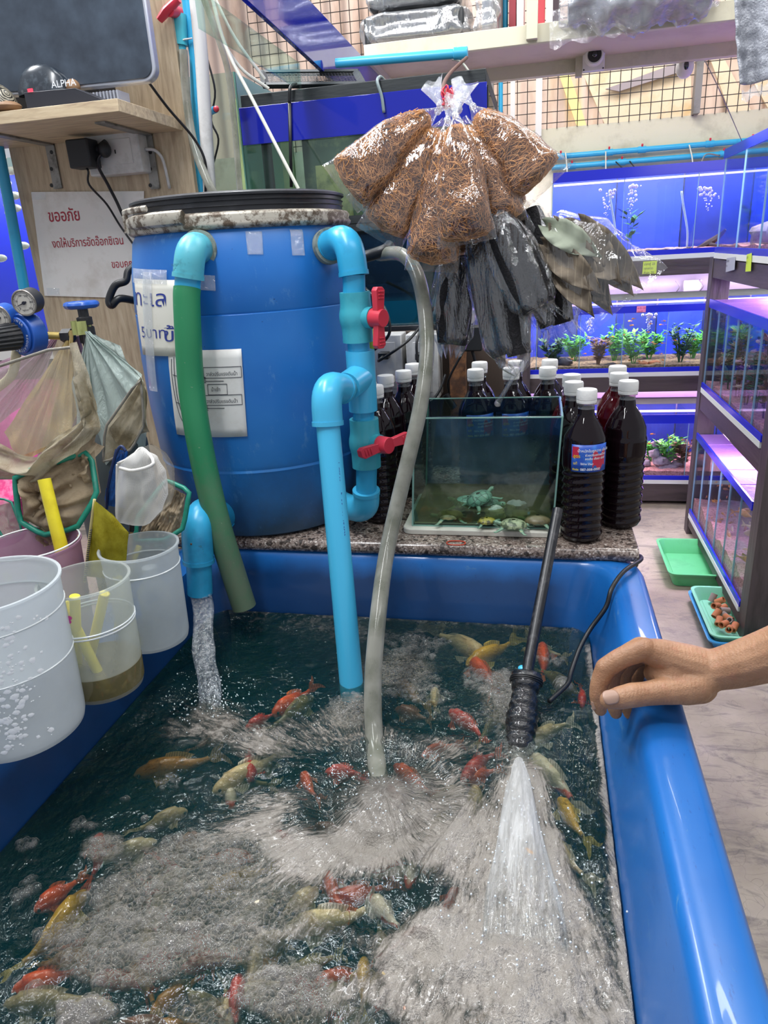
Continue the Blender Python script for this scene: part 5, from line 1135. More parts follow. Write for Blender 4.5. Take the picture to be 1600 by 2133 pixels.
bag3('grey-green carrier bag spreading behind the right hexagonal net', (190, 695), 1.30, [(220, 960), (300, 1040), (322, 880), (300, 790), (250, 720)], 1.31, M_CAR, 4, .014)
bag3('yellow carrier bag seen through the large hexagonal net', (150, 688), 1.285, [(10, 900), (60, 960), (110, 930), (160, 900), (170, 820)], 1.28, M_CARY, 2)
bag3('pink carrier bag behind the left of the large net', (120, 700), 1.32, [(-60, 780), (-40, 900), (10, 880), (80, 820)], 1.34, M_CARP, 3)
bag3('mauve carrier bag behind the lower half of the large net', (160, 700), 1.31, [(60, 1000), (120, 1030), (200, 980), (240, 900)], 1.30, M_CARM, 6)
m_ = MB(); 
c_ = py(170, 682, 1.295); m_.grid(lambda a, b_: c_ + Vector(((.0175 + .0025 * math.sin(a * 50)) * math.cos(a * 6.283), (.0175 + .0025 * math.sin(a * 50)) * math.sin(a * 6.283), (.5 - b_) * .026)), 60, 6, wrap=True)
tag(m_.build('yellow_bag_band', sheetmat('carrier_lime', '#cdd38a', .95), smooth=180), 'lime yellow plastic wound around the valve neck', 'band')

# ================================================================== NETS
M_NETG = netting('net_grey', '#c2b8a2', 1500, .76, '#94886e'); M_NETB = netting('net_beige', '#b8a68c', 1500, .80, '#8f7e66'); M_NETW = netting('net_white', '#e4e2de', 1500, .44); M_NETY = netting('net_yellow', '#b0a63c', 1500, .86, '#8a7e22'); M_NETBL = netting('net_blue', '#2d5a9c', 1500, .80)
M_NETC = netting('net_clear', '#c5beb2', 1500, .26)
M_FRG = mat('green_frame', '#14806b', .4, dirt='#0f6252', dscale=30); M_FRS = mat('grey_frame', '#8b867c', .5, metal=.2, dirt='#5d574c', dscale=40)
M_STICK = mat('bamboo', '#a88a5a', .6, dirt='#7c6239', dscale=20, stretch=(1, 1, .2)); M_YEL = mat('yellow_plastic', '#e6d52c', .35, dirt='#d2bd22', dscale=20)
M_HEM = mat('net_hem', '#a59b85', .9, dirt='#857a63', dscale=40, bump=.6, bscale=200)
def net(label, rim, ys, bagfn, fm, nm, fr_r=.0032, closed=True, hem=None, name='dip_net', group='dip nets standing in the buckets'):
    P_ = [py(p[0], p[1], y_) for p, y_ in zip(rim, ys)]
    th = thing(name, label, 'net', tuple(sum(P_, Vector()) / len(P_)), group)
    pts = []
    n = len(P_)
    for i in range(n if closed else n - 1):
        A_, B_ = P_[i], P_[(i+1) % n]
        for k in range(5): pts.append(A_.lerp(B_, .06 + .88 * k / 5) if 0 < k else A_.lerp(B_, .06))
    MB().tube(pts, fr_r, 8, closed=closed).build('rim', fm, th, smooth=180)
    return th, P_
def netbag(th, P_, tip, m, nv=20, swell=.03, seed=0, pleat=.004, name='net_bag', power=1.0, sag=0):
    """cloth from the rim polygon to a gathered bottom line (two points)"""
    n = len(P_); tipA, tipB = Vector(tip[0]), Vector(tip[1]); cen = sum(P_, Vector()) / n
    def fn(a, b_):
        x = a * n; i = int(x) % n; e = P_[i].lerp(P_[(i+1) % n], x - int(x)); t_ = (e - cen)
        q = tipA.lerp(tipB, .5 + .5 * math.sin(a * 6.283)); w_ = b_ ** power
        p = e.lerp(q, w_) + Vector((0, -swell * math.sin(math.pi * min(b_, 1)) , -sag * math.sin(math.pi * b_)))
        k = math.sin(math.pi * min(b_ * 1.1, 1)); nz_ = mnoise.noise(Vector((a * 9 + seed, b_ * 3, seed)))
        return p + Vector((.5, -.8, .1)) * (math.sin(a * 60 + seed + b_ * 3) * pleat * k + nz_ * .022 * k)
    return MB().grid(fn, 120, nv, wrap=True).build(name, m, th, smooth=180)
# 1 large hexagonal grey net
rim1 = [(-60, 782), (152, 712), (206, 888), (92, 996), (-60, 996)]
th, P1_ = net('largest dirty grey net with hexagonal wire rim at the left', rim1, [1.06, 1.08, 1.07, 1.04, 1.03], None, M_FRS, M_NETG, .0026)
q_ = quad([(-60, 790), (152, 716), (204, 888), (-60, 990)], [1.075, 1.085, 1.08, 1.06]); cloth('net_front', q_, 40, 30, M_NETC, th, .010, 4, 1)
def rimfold(a, b_):
    pts = [py(-60, 905, 1.05), py(20, 930, 1.04), py(80, 945, 1.035), py(140, 905, 1.04), py(185, 850, 1.05), py(170, 780, 1.06)]
    low = [py(-60, 995, 1.03), py(40, 1000, 1.03), py(92, 998, 1.03), py(150, 955, 1.04), py(205, 890, 1.06), py(195, 840, 1.07)]
    x = a * 5; i = min(int(x), 4); A_ = pts[i].lerp(pts[i+1], x - i); B_ = low[i].lerp(low[i+1], x - i)
    return A_.lerp(B_, b_) + Vector((0, -.03 * math.sin(math.pi * b_) - .008 * math.sin(b_ * 14 + a * 5), .006 * math.sin(a * 14)))
cloth('rolled_net', rimfold, 50, 24, M_NETG, th, .009, 5, 2)
def rollr(a, b_):
    pts = [py(150, 715, 1.07), py(152, 760, 1.06), py(160, 820, 1.06), py(185, 880, 1.07)]; low = [py(160, 712, 1.08), py(185, 780, 1.08), py(203, 850, 1.08), py(210, 890, 1.09)]
    x = a * 3; i = min(int(x), 2); A_ = pts[i].lerp(pts[i+1], x - i); B_ = low[i].lerp(low[i+1], x - i); return A_.lerp(B_, b_) + Vector((0, -.012 * math.sin(math.pi * b_), 0))
cloth('rolled_net', rollr, 30, 8, M_NETG, th, .005, 7, 3)
def under(a, b_):
    top = [py(30, 1000, 1.05), py(95, 985, 1.05), py(150, 945, 1.05), py(210, 885, 1.07)]; low = [py(60, 1020, 1.05), py(130, 1010, 1.06), py(180, 975, 1.07), py(215, 930, 1.09)]
    x = a * 3; i = min(int(x), 2); return top[i].lerp(top[i+1], x - i).lerp(low[i].lerp(low[i+1], x - i), b_) + Vector((0, -.022 * math.sin(math.pi * b_), 0))
cloth('sagging_net', under, 40, 12, M_NETB, th, .008, 6, 4)
# 2 hexagonal net behind right
rim2 = [(293, 785), (300, 885), (275, 935), (215, 965), (218, 892)]
th, P2_ = net('smaller hexagonal grey net leaning against the blue drum', rim2, [1.20, 1.20, 1.19, 1.18, 1.18], None, M_FRS, M_NETG, .0026)
netbag(th, P2_, (py(312, 900, 1.24), py(285, 850, 1.25)), M_NETG, 14, -.02, 3, .003)
q_ = quad([(293, 787), (300, 885), (262, 945), (217, 892)], [1.205, 1.205, 1.195, 1.19]); cloth('net_front', q_, 24, 24, M_NETG, th, .006, 5, 9)
# 3 green rim net left
rim3 = [(30, 990), (40, 1085), (90, 1115), (160, 1100), (202, 1030), (188, 940)]
th, P3_ = net('green-rimmed beige net just below the large grey net', rim3, [1.00, .99, .985, .99, 1.02, 1.06], None, M_FRG, M_NETB, .0050)
P3o = [p + Vector((0, .012, 0)) for p in P3_]
netbag(th, P3o, (py(70, 1040, 1.05), py(170, 1010, 1.09)), M_NETB, 20, .045, 5, .006)
q_ = quad([(38, 985), (186, 942), (196, 1035), (48, 1090)], [1.04, 1.06, 1.03, 1.00]); cloth('net_cloth', q_, 60, 40, M_NETB, th, .022, 7, 15)
q_ = quad([(60, 1100), (165, 1085), (140, 1130), (92, 1138)], [1.0, 1.0, .99, .99]); cloth('net_cloth', q_, 30, 16, M_NETB, th, .012, 6, 16)
# 4 green rim net right
rim4 = [(345, 1000), (395, 1022), (382, 1100), (345, 1125), (282, 1128), (285, 1080)]
th, P4_ = net('green-rimmed net with brown mesh beside the drum base', rim4, [1.13, 1.12, 1.10, 1.08, 1.07, 1.08], None, M_FRG, M_NETB, .0046)
q_ = quad([(340, 1010), (388, 1030), (370, 1115), (285, 1120)], [1.14, 1.13, 1.10, 1.08]); cloth('net_cloth', q_, 60, 40, M_NETB, th, .014, 7, 22)
q_ = quad([(300, 1122), (352, 1118), (330, 1160), (318, 1162)], [1.08, 1.09, 1.08, 1.08]); cloth('net_cloth', q_, 24, 14, M_NETB, th, .010, 6, 23)
MB().tube([py(300, 1130, 1.085), py(340, 1140, 1.085), py(350, 1120, 1.09)], .004, 8, sm=4).build('rim_end', M_FRG, th, smooth=180)
# 5 small green net far left
rim5 = [(-30, 1035), (22, 1042), (48, 1110), (10, 1125), (-30, 1060)]
th, P5_ = net('thin green-rimmed pale net at the left frame edge', rim5, [1.08, 1.08, 1.06, 1.06, 1.08], None, M_FRG, M_NETW, .0022)
netbag(th, P5_, (py(-5, 1100, 1.12), py(20, 1085, 1.12)), M_NETC, 10, .01, 7, .002)
# 6 small white net
rim6 = [(244, 968), (300, 935), (345, 975), (348, 1040), (305, 1095), (243, 1090)]
th = thing('dip_net', 'small clean white net with its bag puffed up', 'net', py(290, 1080, 1.03), 'dip nets standing in the buckets')
def wn(a, b_):
    an = a * 6.2832; 
    ol = [(243, 1090), (242, 1030), (246, 965), (275, 945), (298, 932), (328, 950), (346, 980), (350, 1030), (340, 1060), (312, 1090), (290, 1096), (266, 1094)]
    x = a * 12; i = int(x) % 12; e0 = ol[i]; e1_ = ol[(i+1) % 12]; f_ = x - int(x); u, v_ = e0[0] * (1-f_) + e1_[0] * f_, e0[1] * (1-f_) + e1_[1] * f_
    cu, cv = 296, 1015; w_ = math.sin(b_ * math.pi / 2); yy = 1.02 - .035 * math.cos(b_ * math.pi / 2)
    p = py(cu + (u - cu) * w_, cv + (v_ - cv) * w_, yy); return p + Vector((.2, -1, 0)) * .006 * mnoise.noise(Vector((math.cos(an) * 2 * w_, math.sin(an) * 2 * w_, 2))) * 2
MB().grid(wn, 72, 14, wrap=True).build('net_bag', M_NETW, th, smooth=180)
def wn2(a, b_): p = wn(a, b_); return p + Vector((0, (.02 + 1.02 - p.y) * 1.0, 0))
MB().grid(wn2, 60, 10, wrap=True).build('net_back', M_NETC, th, smooth=180)
MB().tube([py(244, 968, 1.02), py(243, 1030, 1.02), py(244, 1092, 1.02)], .0022, 8).build('rim', mat('net_hem_white', '#d8d5cf', .8), th)
MB().tube([py(246, 966, 1.018), py(275, 952, 1.012), py(296, 934, 1.02), py(320, 965, .99), py(280, 980, .985), py(250, 975, 1.0)], .0028, 8, sm=4).build('hem_fold', MATS['net_hem_white'], th, smooth=180)
MB().tube([py(275, 1093, 1.02), py(274, 1106, 1.02)], .0045, 10).build('ferrule', M_BLACKR, th); MB().tube([py(274, 1104, 1.02), py(266, 1240, .98)], .0028, 8).build('handle', M_STICK, th)
# 7 yellow net
th = thing('dip_net', 'small mustard yellow net hanging with its mouth to the left', 'net', py(215, 1200, .93), 'dip nets standing in the buckets')
def yn(a, b_):
    L_ = [(197, 1042), (187, 1110), (176, 1200)]; R_ = [(238, 1075), (268, 1110), (262, 1180), (245, 1208)]
    x = b_ * 2; i = min(int(x), 1); l = (L_[i][0] + (L_[i+1][0] - L_[i][0]) * (x - i), L_[i][1] + (L_[i+1][1] - L_[i][1]) * (x - i)); x = b_ * 3; i = min(int(x), 2); r = (R_[i][0] + (R_[i+1][0] - R_[i][0]) * (x - i), R_[i][1] + (R_[i+1][1] - R_[i][1]) * (x - i))
    s_ = a * 2 if a < .5 else 2 - a * 2; u, v_ = l[0] * (1-s_) + r[0] * s_, l[1] * (1-s_) + r[1] * s_
    if b_ == 0: pass
    off = .022 * math.sin(math.pi * s_ * .5) ; off = .020 * math.sin(math.pi * s_) * (1 if a < .5 else -1)
    return py(u, v_, .95 - off) + Vector((.2, -1, 0)) * .004 * mnoise.noise(Vector((a * 8, b_ * 5, 3)))
MB().grid(yn, 60, 24).build('net_bag', M_NETY, th, smooth=180)
MB().tube([py(197, 1040, .95), py(188, 1110, .945), py(176, 1212, .94)], .0024, 8, sm=3).build('rim', mat('net_hem_y', '#b5a772', .8), th, smooth=180)
m_ = MB()
for k in range(26): p = py(190 - .5 * k, 1105 + 4.2 * k, .938); m_.tube([p + Vector((-.003, 0, 0)), p + Vector((.002, 0, .001))], .0007, 4)
m_.build('rim_stitching', M_INKK, th)['kind'] = 'stuff'
# 8 blue net
th = thing('dip_net', 'small blue net behind the white net', 'net', py(235, 1060, 1.07), 'dip nets standing in the buckets')
MB().tube([py(222, 1060, 1.07), py(226, 1010, 1.07), py(240, 950, 1.07), py(252, 930, 1.07), py(262, 940, 1.07)], .0028, 8, sm=5).build('rim', mat('navy', '#1d2f5c', .5), th, smooth=180)
q_ = quad([(240, 935), (265, 940), (262, 1060), (216, 1050)], [1.08, 1.08, 1.07, 1.07]); cloth('net_bag', q_, 24, 24, M_NETBL, th, .010, 6, 31)
# yellow handle of the green net and loose sticks
yh = MB().tube([py(92, 998, .975), py(112, 1080, .96), py(132, 1160, .95), py(148, 1260, .93)], [.0105, .0105, .0115, .0115], 16, sm=4).build('plastic_rod', M_YEL, smooth=60); tag(yh, 'thick yellow plastic net handle rising behind the front bucket', 'handle')
tag(MB().tube([py(165, 1115, .98), py(158, 1200, .97), py(150, 1290, .95)], .003, 8).build('bamboo_stick', M_STICK), 'thin bamboo net stick between the front and middle buckets', 'stick')
tag(MB().tube([py(290, 1138, 1.03), py(272, 1180, 1.0), py(238, 1330, .98)], .0055, 10).build('plastic_rod', M_YEL), 'slim yellow handle slanting into the middle bucket', 'handle')

# ================================================================== BUCKETS
def bucketmat(name, alpha, col='#d5dce0', spots=0):
    t = NT(name); v = t.coord()
    b = t.bsdf(Base_Color=lin(col), Roughness=.25); tl = t.n('ShaderNodeBsdfTranslucent', {'Color': lin(col)}); m1 = t.n('ShaderNodeMixShader', {0: .5, 1: b, 2: tl})
    lw = t.n('ShaderNodeLayerWeight', {'Blend': .4})
    f_ = t.math('MULTIPLY_ADD', lw.outputs['Facing'], .35, alpha, clamp=True)
    f_ = t.math('ADD', f_, t.ramp(t.noise(7, 5, v), [(.4, GREY(0)), (.8, GREY(.25))]), clamp=True)
    MATS[name] = t.done(t.n('ShaderNodeMixShader', {0: f_, 1: t.n('ShaderNodeBsdfTransparent', {'Color': (.95, .97, .98, 1)}), 2: m1})); return MATS[name]
M_BK1 = bucketmat('cloudy_bucket', .60, '#e0e4e6'); M_BK2 = bucketmat('clear_bucket', .22, '#cfd3ce'); M_BK3 = bucketmat('clear_bucket_b', .34, '#d3d8da')
def bucket(label, c, r0, r1, h, m, lines, name='bucket'):
    c = Vector(c); b = thing(name, label, 'bucket', c, 'cloudy plastic buckets on the left rim of the tub')
    w_ = .0016
    pr = [(0, .001), (r0 - .01, 0), (r0 - .002, .004), (r0, .012)]
    for k in range(1, 11):
        z = h * k / 10; pr.append((r0 + (r1 - r0) * z / h, z))
    pr[-1] = (r1, h); pr += [(r1 + .003, h - .001), (r1 + .003, h + .002), (r1 - .001, h + .002)]
    inn = [(r0 + (r1 - r0) * z / h - w_, z) for z in np.linspace(h, .012, 6)] + [(r0 - .01, .004), (0, .004)]
    MB().lathe(pr + inn, c, 56).build('bucket_wall', m, b, smooth=50)
    for z in lines:
        r_ = r0 + (r1 - r0) * z / h; MB().tube([c + Vector((r_ * math.cos(q), r_ * math.sin(q), z)) for q in np.linspace(0, 6.283, 56, endpoint=False)], .0014, 5, closed=True).build('ridge', mat('ridge_white', '#dfe3e2', .3), b)
    return b, c
b1, c1 = bucket('front cloudy bucket spattered with white bubbles of scale', (-.700, .705, RIM_Z + .003), .083, .090, .222, M_BK1, [.185, .115])
# white spatter on bucket 1
rnd = random.Random(12); sp = MB()
for _ in range(1500):
    u = rnd.gauss(.62, .25); z = .02 + .185 * rnd.random(); 
    if mnoise.noise(Vector((u * 4, z * 22, 0))) < -.02 and rnd.random() < .75: continue
    a = -math.pi * .80 + u * 1.7; r_ = .083 + .007 * z / .222 + .0004; s_ = rnd.choice((.0010, .0014, .0020, .0028, .0036)) * rnd.uniform(.7, 1.4); ct = Vector((c1.x + r_ * math.cos(a), c1.y + r_ * math.sin(a), c1.z + z)); nn = Vector((math.cos(a), math.sin(a), 0)); tt_ = Vector((-nn.y, nn.x, 0)); k_ = 7
    rot = rnd.random() * 6; ring_ = [ct + tt_ * s_ * (1 + .4 * math.sin(q * 5 + rot)) * math.cos(6.283 * q / k_ + rot) * 1.1 + Vector((0, 0, 1)) * s_ * math.sin(6.283 * q / k_ + rot) for q in range(k_)]
    sp.add(ring_ + [ct + nn * .0009], [(q, (q+1) % k_, k_) for q in range(k_)])
o = sp.build('scale_spatter', mat('scale_white', '#fbfcfb', .6), b1, smooth=180); o['kind'] = 'stuff'
MB().lathe([(0, .016), (.081, .016), (.0835, .06), (.0850, .112), (0, .113)], c1, 40).build('cloudy_water', film('cloudy_fill', haze=.30, edge=.05, crinkle=0, hazecol='#cfd0c8'), b1)
b2, c2 = bucket('middle bucket holding yellow net handles and a little brown water', (-.638, .815, RIM_Z + .003), .056, .062, .180, M_BK2, [.118, .113])
MB().lathe([(0, .005), (.052, .005), (.0565, .012), (.058, .045), (0, .046)], c2, 40).build('brown_water', film('brown_fill', tint='#c9bd8f', haze=.35, edge=.1, crinkle=0, hazecol='#8f8666'), b2)
b3, c3 = bucket('rear bucket beside the pouring spout with one yellow handle', (-.632, .955, RIM_Z + .003), .056, .061, .172, M_BK3, [.140])
for lb, a, b_ in (('yellow handle standing upright in the rear bucket', c3 + Vector((-.030, -.028, .13)), c3 + Vector((-.014, -.034, .006))), ('yellow handle crossing low in the middle bucket', c2 + Vector((-.003, -.022, .165)), c2 + Vector((-.035, -.02, .01))), ('pale yellow handle leaning right in the middle bucket', c2 + Vector((-.03, -.015, .15)), c2 + Vector((.022, -.03, .012))), ('pale yellow handle leaning left in the middle bucket', c2 + Vector((.03, .0, .16)), c2 + Vector((-.03, .005, .03)))):
    o = MB().tube([a, b_], .0075, 14).build('plastic_rod', M_YEL, bevel=.001); tag(o, lb, 'handle', 'yellow net handles in the buckets')
bt_ = MB(); p_ = c3 + Vector((.012, .0, .075)); tag(MB().lathe([(0, 0), (.024, .002), (.026, .02), (.026, .09), (.012, .11), (.012, .13), (0, .13)], c3 + Vector((.012, .0, .006)), 24).build('clear_cup', M_BK3), 'clear plastic jug standing inside the rear bucket', 'jug')
bt_ = tag(MB().lathe([(0, 0), (.018, .001), (.019, .02), (.016, .03), (0, .03)], c2 + Vector((-.012, .012, .006)), 20).build('brown_cup', mat('brown_cup', '#6f6259', .4)), 'small brown cup lying at the bottom of the middle bucket', 'cup')
# flower sticker and red swirls on bucket 2
fm = MB(); a_c = math.atan2(-.83, .648) - .55
def onb(a, z, off=.0008): r_ = .056 + .006 * z / .180 + off; return c2 + Vector((r_ * math.cos(a), r_ * math.sin(a), z))
fc_ = (a_c, .150)
for k in range(5):
    an = 6.283 * k / 5 + .3; cc = (fc_[0] + .0052 * math.cos(an) / .06, fc_[1] + .0052 * math.sin(an)); ring_ = [onb(cc[0] + .0034 * math.cos(q) / .06, cc[1] + .0034 * math.sin(q)) for q in np.linspace(0, 6.283, 10, endpoint=False)]; fm.add(ring_, [tuple(range(10))])
fm.build('flower_sticker', mat('magenta', '#d34a9a', .4), b2, smooth=0); MB().add([onb(fc_[0] + .002 * math.cos(q) / .06, fc_[1] + .002 * math.sin(q), .0012) for q in np.linspace(0, 6.283, 8, endpoint=False)], [tuple(range(8))]).build('flower_centre', M_LABY, b2, smooth=0)
for zz in (.138, .124): MB().tube([onb(a_c - .30 + .10 * math.sin(q) , zz + .006 * math.cos(q * 1.3), .001) for q in np.linspace(0, 4, 12)], .0008, 5).build('red_swirl', mat('wine_red', '#8e2440', .5), b2)
# pink translucent bucket and white tub behind
b4, c4 = bucket('pinkish translucent bucket with flower prints behind the front bucket', (-.81, .93, RIM_Z + .003), .066, .074, .180, bucketmat('pink_bucket', .62, '#c59fb8'), [.185])
for k, (a, z, s_) in enumerate(((-1.5, .158, .007), (-1.0, .152, .006), (-1.25, .13, .006))):
    m_ = MB()
    for q5 in range(5):
        an = 6.283 * q5 / 5; ring_ = [c4 + Vector((.0735 * math.cos(a + (s_ * .8 * math.cos(an) + s_ * .5 * math.cos(q)) / .073), .0735 * math.sin(a + (s_ * .8 * math.cos(an) + s_ * .5 * math.cos(q)) / .073), z + s_ * .8 * math.sin(an) + s_ * .5 * math.sin(q))) for q in np.linspace(0, 6.283, 8, endpoint=False)]; m_.add(ring_, [tuple(range(8))])
    m_.build('flower_print', mat(('pr_y', 'pr_b', 'pr_p')[k], ('#c9b877', '#7a86c0', '#c96a9a')[k], .5), b4, smooth=0)
# ================================================================== OVERHEAD SHELF AT THE UPPER RIGHT
M_BEAM = mat('cream_beam', '#cfcab4', .6, dirt='#b3ad98', dscale=6); M_UND = mat('shelf_underside', '#cfc2b8', .7, dirt='#bcae a4'.replace(' ', ''), dscale=4)
a0 = py(757, 90, 2.75); a1 = py(1600, 35, 2.75); zt = (a0.z + a1.z) / 2
yb_ = pz(1170, 128, zt - .01).y; print('shelf back', yb_, zt)
os_ = thing('overhead_shelf', 'long cream painted overhead shelf above the wire screen', 'shelf', (.3, 3.0, zt - .03))
MB().bx(a0.x, 1.6, 2.75, 2.775, zt - .028, zt + .026).build('front_rail', M_BEAM, os_, bevel=.002)
MB().bx(a0.x, 1.6, 2.775, yb_, zt - .006, zt + .004).build('board', M_UND, os_)
MB().bx(a0.x + .01, 1.7, yb_, yb_ + .04, zt - .05, zt + .02).build('back_rail', M_BEAM, os_, bevel=.002)
MB().bx(a0.x, a0.x + .02, 2.775, yb_, zt - .028, zt - .006).build('end_bar', M_BEAM, os_)
for u in (1109, ): b_ = py(u, 20, 2.74); MB().bx(b_.x - .018, b_.x + .018, 2.725, 2.749, zt - .02, zt + .9).build('upright', M_BEAM, os_, bevel=.001)
b_ = py(1213, 90, 2.9); MB().bx(b_.x - .012, b_.x + .012, yb_ - .03, yb_, zt - .07, zt - .006).build('upright', M_BEAM, os_)
# conduit along the back rail
tag(MB().tube([py(830, 168, yb_ + .055), py(1050, 152, yb_ + .055), py(1215, 128, yb_ + .055)], .013, 12).build('white_conduit', M_WHITE, smooth=60), 'white conduit running under the overhead shelf to the square camera', 'conduit')
# stored boxes wrapped in foil film
M_WRAP = film('silver_wrap', refl=.25, haze=.10, edge=.7, cscale=14, crinkle=1.0, stretch=(2.5, 1, .4), fleck=.5)
def wrapped(label, x0, x1, y0, y1, z0, z1, core, seed, bulge=.02):
    th = thing('wrapped_package', label, 'package', ((x0+x1)/2, y0, z0), 'wrapped packages on the overhead shelf')
    MB().bx(x0 + .02, x1 - .02, y0 + .02, y1 - .02, z0 + .004, z1 - .01).build('package_body', core, th, bevel=.01)
    def fn(a, b_):
        an = a * 6.2832; c_, s_ = math.cos(an), math.sin(an); ex = .35; hx, hy = (x1-x0)/2, (y1-y0)/2; z = z0 + (z1 - z0) * b_
        k = 1 - .25 * (abs(b_ - .5) * 2) ** 8; n_ = mnoise.noise(Vector((a * 14 + seed, b_ * 2.5, 0))) * .016 + mnoise.noise(Vector((a * 60, b_ * 3, seed))) * .007
        return Vector(((x0+x1)/2 + (hx * k + n_) * math.copysign(abs(c_) ** ex, c_), (y0+y1)/2 + (hy * k + n_) * math.copysign(abs(s_) ** ex, s_), z))
    MB().grid(fn, 140, 16, wrap=True).build('wrap', M_WRAP, th, smooth=180); return th
p0 = py(745, 70, 2.80).x; p1 = py(978, 60, 2.8).x; p2 = py(1030, 60, 2.8).x
M_CHAR = mat('charcoal_box', '#2a2d31', .5)
wrapped('dark box wrapped in shiny silver film at the left of the overhead shelf', p0, p1, 2.79, 3.15, zt + .03, zt + .13, M_CHAR, 1)
wrapped('second wrapped dark box stacked on the left one at the frame top', p0 + .02, p1 - .02, 2.80, 3.15, zt + .135, zt + .26, M_CHAR, 2)
wrapped('small clear wrapped grey package beside the dark box', p1 + .02, p2 + .01, 2.79, 3.1, zt + .03, zt + .14, mat('grey_pack', '#8d9198', .6), 3)
fl = 'thin red and white folded packs standing on the overhead shelf'
for k, (u, c__) in enumerate(((1068, '#8e2f3a'), (1084, '#e3dfdd'), (1128, '#b53a44'), (1145, '#e8e4e0'), (1158, '#3b2a35'))):
    b_ = py(u, 20, 2.95); tag(MB().bx(b_.x - .012, b_.x + .012, 2.93, 3.1, zt + .005, zt + .22).build('folded_pack', mat('pack%d' % k, c__, .5), bevel=.002), ('dark red folded pack', 'white folded pack left', 'red folded pack', 'white folded pack right', 'dark plum folded pack')[k] + ' standing on the overhead shelf', 'pack', fl)
b_ = py(1035, 20, 2.9); tag(MB().tube([Vector((b_.x, 2.95, zt + .005)), Vector((b_.x, 2.95, zt + .8))], .018, 12).build('grey_tube', M_STEEL), 'dark grey pipe standing on the overhead shelf', 'pipe')
b_ = py(1050, 20, 2.9); tag(MB().tube([Vector((b_.x, 2.98, zt + .005)), Vector((b_.x, 2.98, zt + .8))], .010, 12).build('blue_tube', M_PVC), 'blue pipe standing on the overhead shelf', 'pipe')
# big plastic bundle hanging over the front edge
M_BUN = film('bundle_film', haze=.28, edge=.5, cscale=9, crinkle=1.0, stretch=(.6, 1, 1.6), fleck=.35, hazecol='#c4c6ce')
bd = thing('plastic_bundle', 'big grey bundle in clear plastic drooping over the overhead shelf', 'bundle', py(1340, 60, 2.72))
A_, B_ = py(1150, 30, 2.70), py(1520, -20, 2.70)
def bun(a, b_):
    an = a * 6.2832; x = A_.lerp(B_, .04 + .92 * b_); e_ = math.sin(math.pi * (.08 + .84 * b_)) ** .45; r1 = .11 * e_; r2 = .085 * e_
    n_ = mnoise.noise(Vector((b_ * 9, math.cos(an) * 1.5, math.sin(an) * 1.5))) * .035 + mnoise.noise(Vector((b_ * 30, math.cos(an) * 3, math.sin(an) * 3))) * .012
    return x + Vector((0, math.cos(an) * (r1 + n_), math.sin(an) * (r2 + n_) + .02))
MB().grid(bun, 60, 70, wrap=True).build('film', M_BUN, bd, smooth=180)
def bun2(a, b_): p = bun(a, .06 + .88 * b_); x = A_.lerp(B_, .04 + .92 * (.06 + .88 * b_)) + Vector((0, 0, .02)); return x.lerp(p, .82)
MB().grid(bun2, 40, 40, wrap=True).build('stuffing', mat('foam_grey', '#aeb1b8', .8, dirt='#888c96', dscale=20, bump=.6), bd, smooth=180)
def skirt(a, b_): return py(1145 + 190 * a, 20 + (50 + 6 * math.sin(a * 20)) * b_ - 8 * a + 30 * (1 - a) * b_, 2.66) + Vector((0, .02 * mnoise.noise(Vector((a * 12, b_ * 4, 0))), 0))
MB().grid(skirt, 50, 10).build('loose_film', film('loose_film', haze=.08, edge=.5, cscale=18, crinkle=1.0, fleck=.25), bd, smooth=180)
# hanging grey sheet at the right top
def hs(a, b_):
    x0_, x1_ = (1532 + 12 * b_ ** 2), 1680; v0_, v1_ = -40, 175 - 20 * a
    return py(x0_ + (x1_ - x0_) * a, v0_ + (v1_ - v0_) * b_, 2.3) + Vector((0, .03 * math.sin(a * 9) + .01 * mnoise.noise(Vector((a * 10, b_ * 10, 0))), 0))
tag(MB().grid(hs, 30, 40).build('bubble_sheet', mat('bubble_sheet', '#9a9da6', .35, dirt='#b9bcc4', dscale=120, bump=1, bscale=200), smooth=180, solid=.006), 'grey bubble wrap sheet hanging down at the upper right corner', 'sheet')
def hs2(a, b_): return py(1545 + 90 * a, 190 + 22 * a * 0 - 30 * a + 22 * b_, 2.28) + Vector((0, .02 * math.sin(a * 14), .004 * math.sin(a * 30)))
tag(MB().grid(hs2, 24, 6).build('torn_film', film('torn_film', haze=.25, edge=.4, crinkle=1, fleck=.3), smooth=180), 'torn scrap of clear film under the bubble wrap sheet', 'film')
# cameras
M_WGL = mat('gloss_white', '#e6e2e0', .25)
c_ = py(1237, 118, yb_ - .035); cm = thing('security_camera', 'square-based white security camera with ring lens under the shelf', 'camera', c_)
MB().box(c_, (.078, .02, .092)).build('base_plate', M_WGL, cm, bevel=.004)
MB().tube([c_ + Vector((0, -.01, 0)), c_ + Vector((0, -.05, -.004))], [.036, .032, .030], 28).build('camera_body', M_WGL, cm, bevel=.002)
MB().tube([c_ + Vector((0, -.050, -.004)), c_ + Vector((0, -.054, -.004))], .024, 28).build('lens_ring', M_DARK, cm); MB().sphere(c_ + Vector((0, -.052, -.004)), .011, 16, 10).build('lens', mat('lens', '#23262c', .1, coat=1), cm)
for dx in (-.034, .034):
    for dz in (-.041, .041): MB().sphere(c_ + Vector((dx, -.010, dz)), .003, 8, 6).build('screw', M_DARK, cm)
c_ = py(1428, 125, yb_ + .06); cm = thing('security_camera', 'white dome camera with black eye hanging left of the steel post', 'camera', c_)
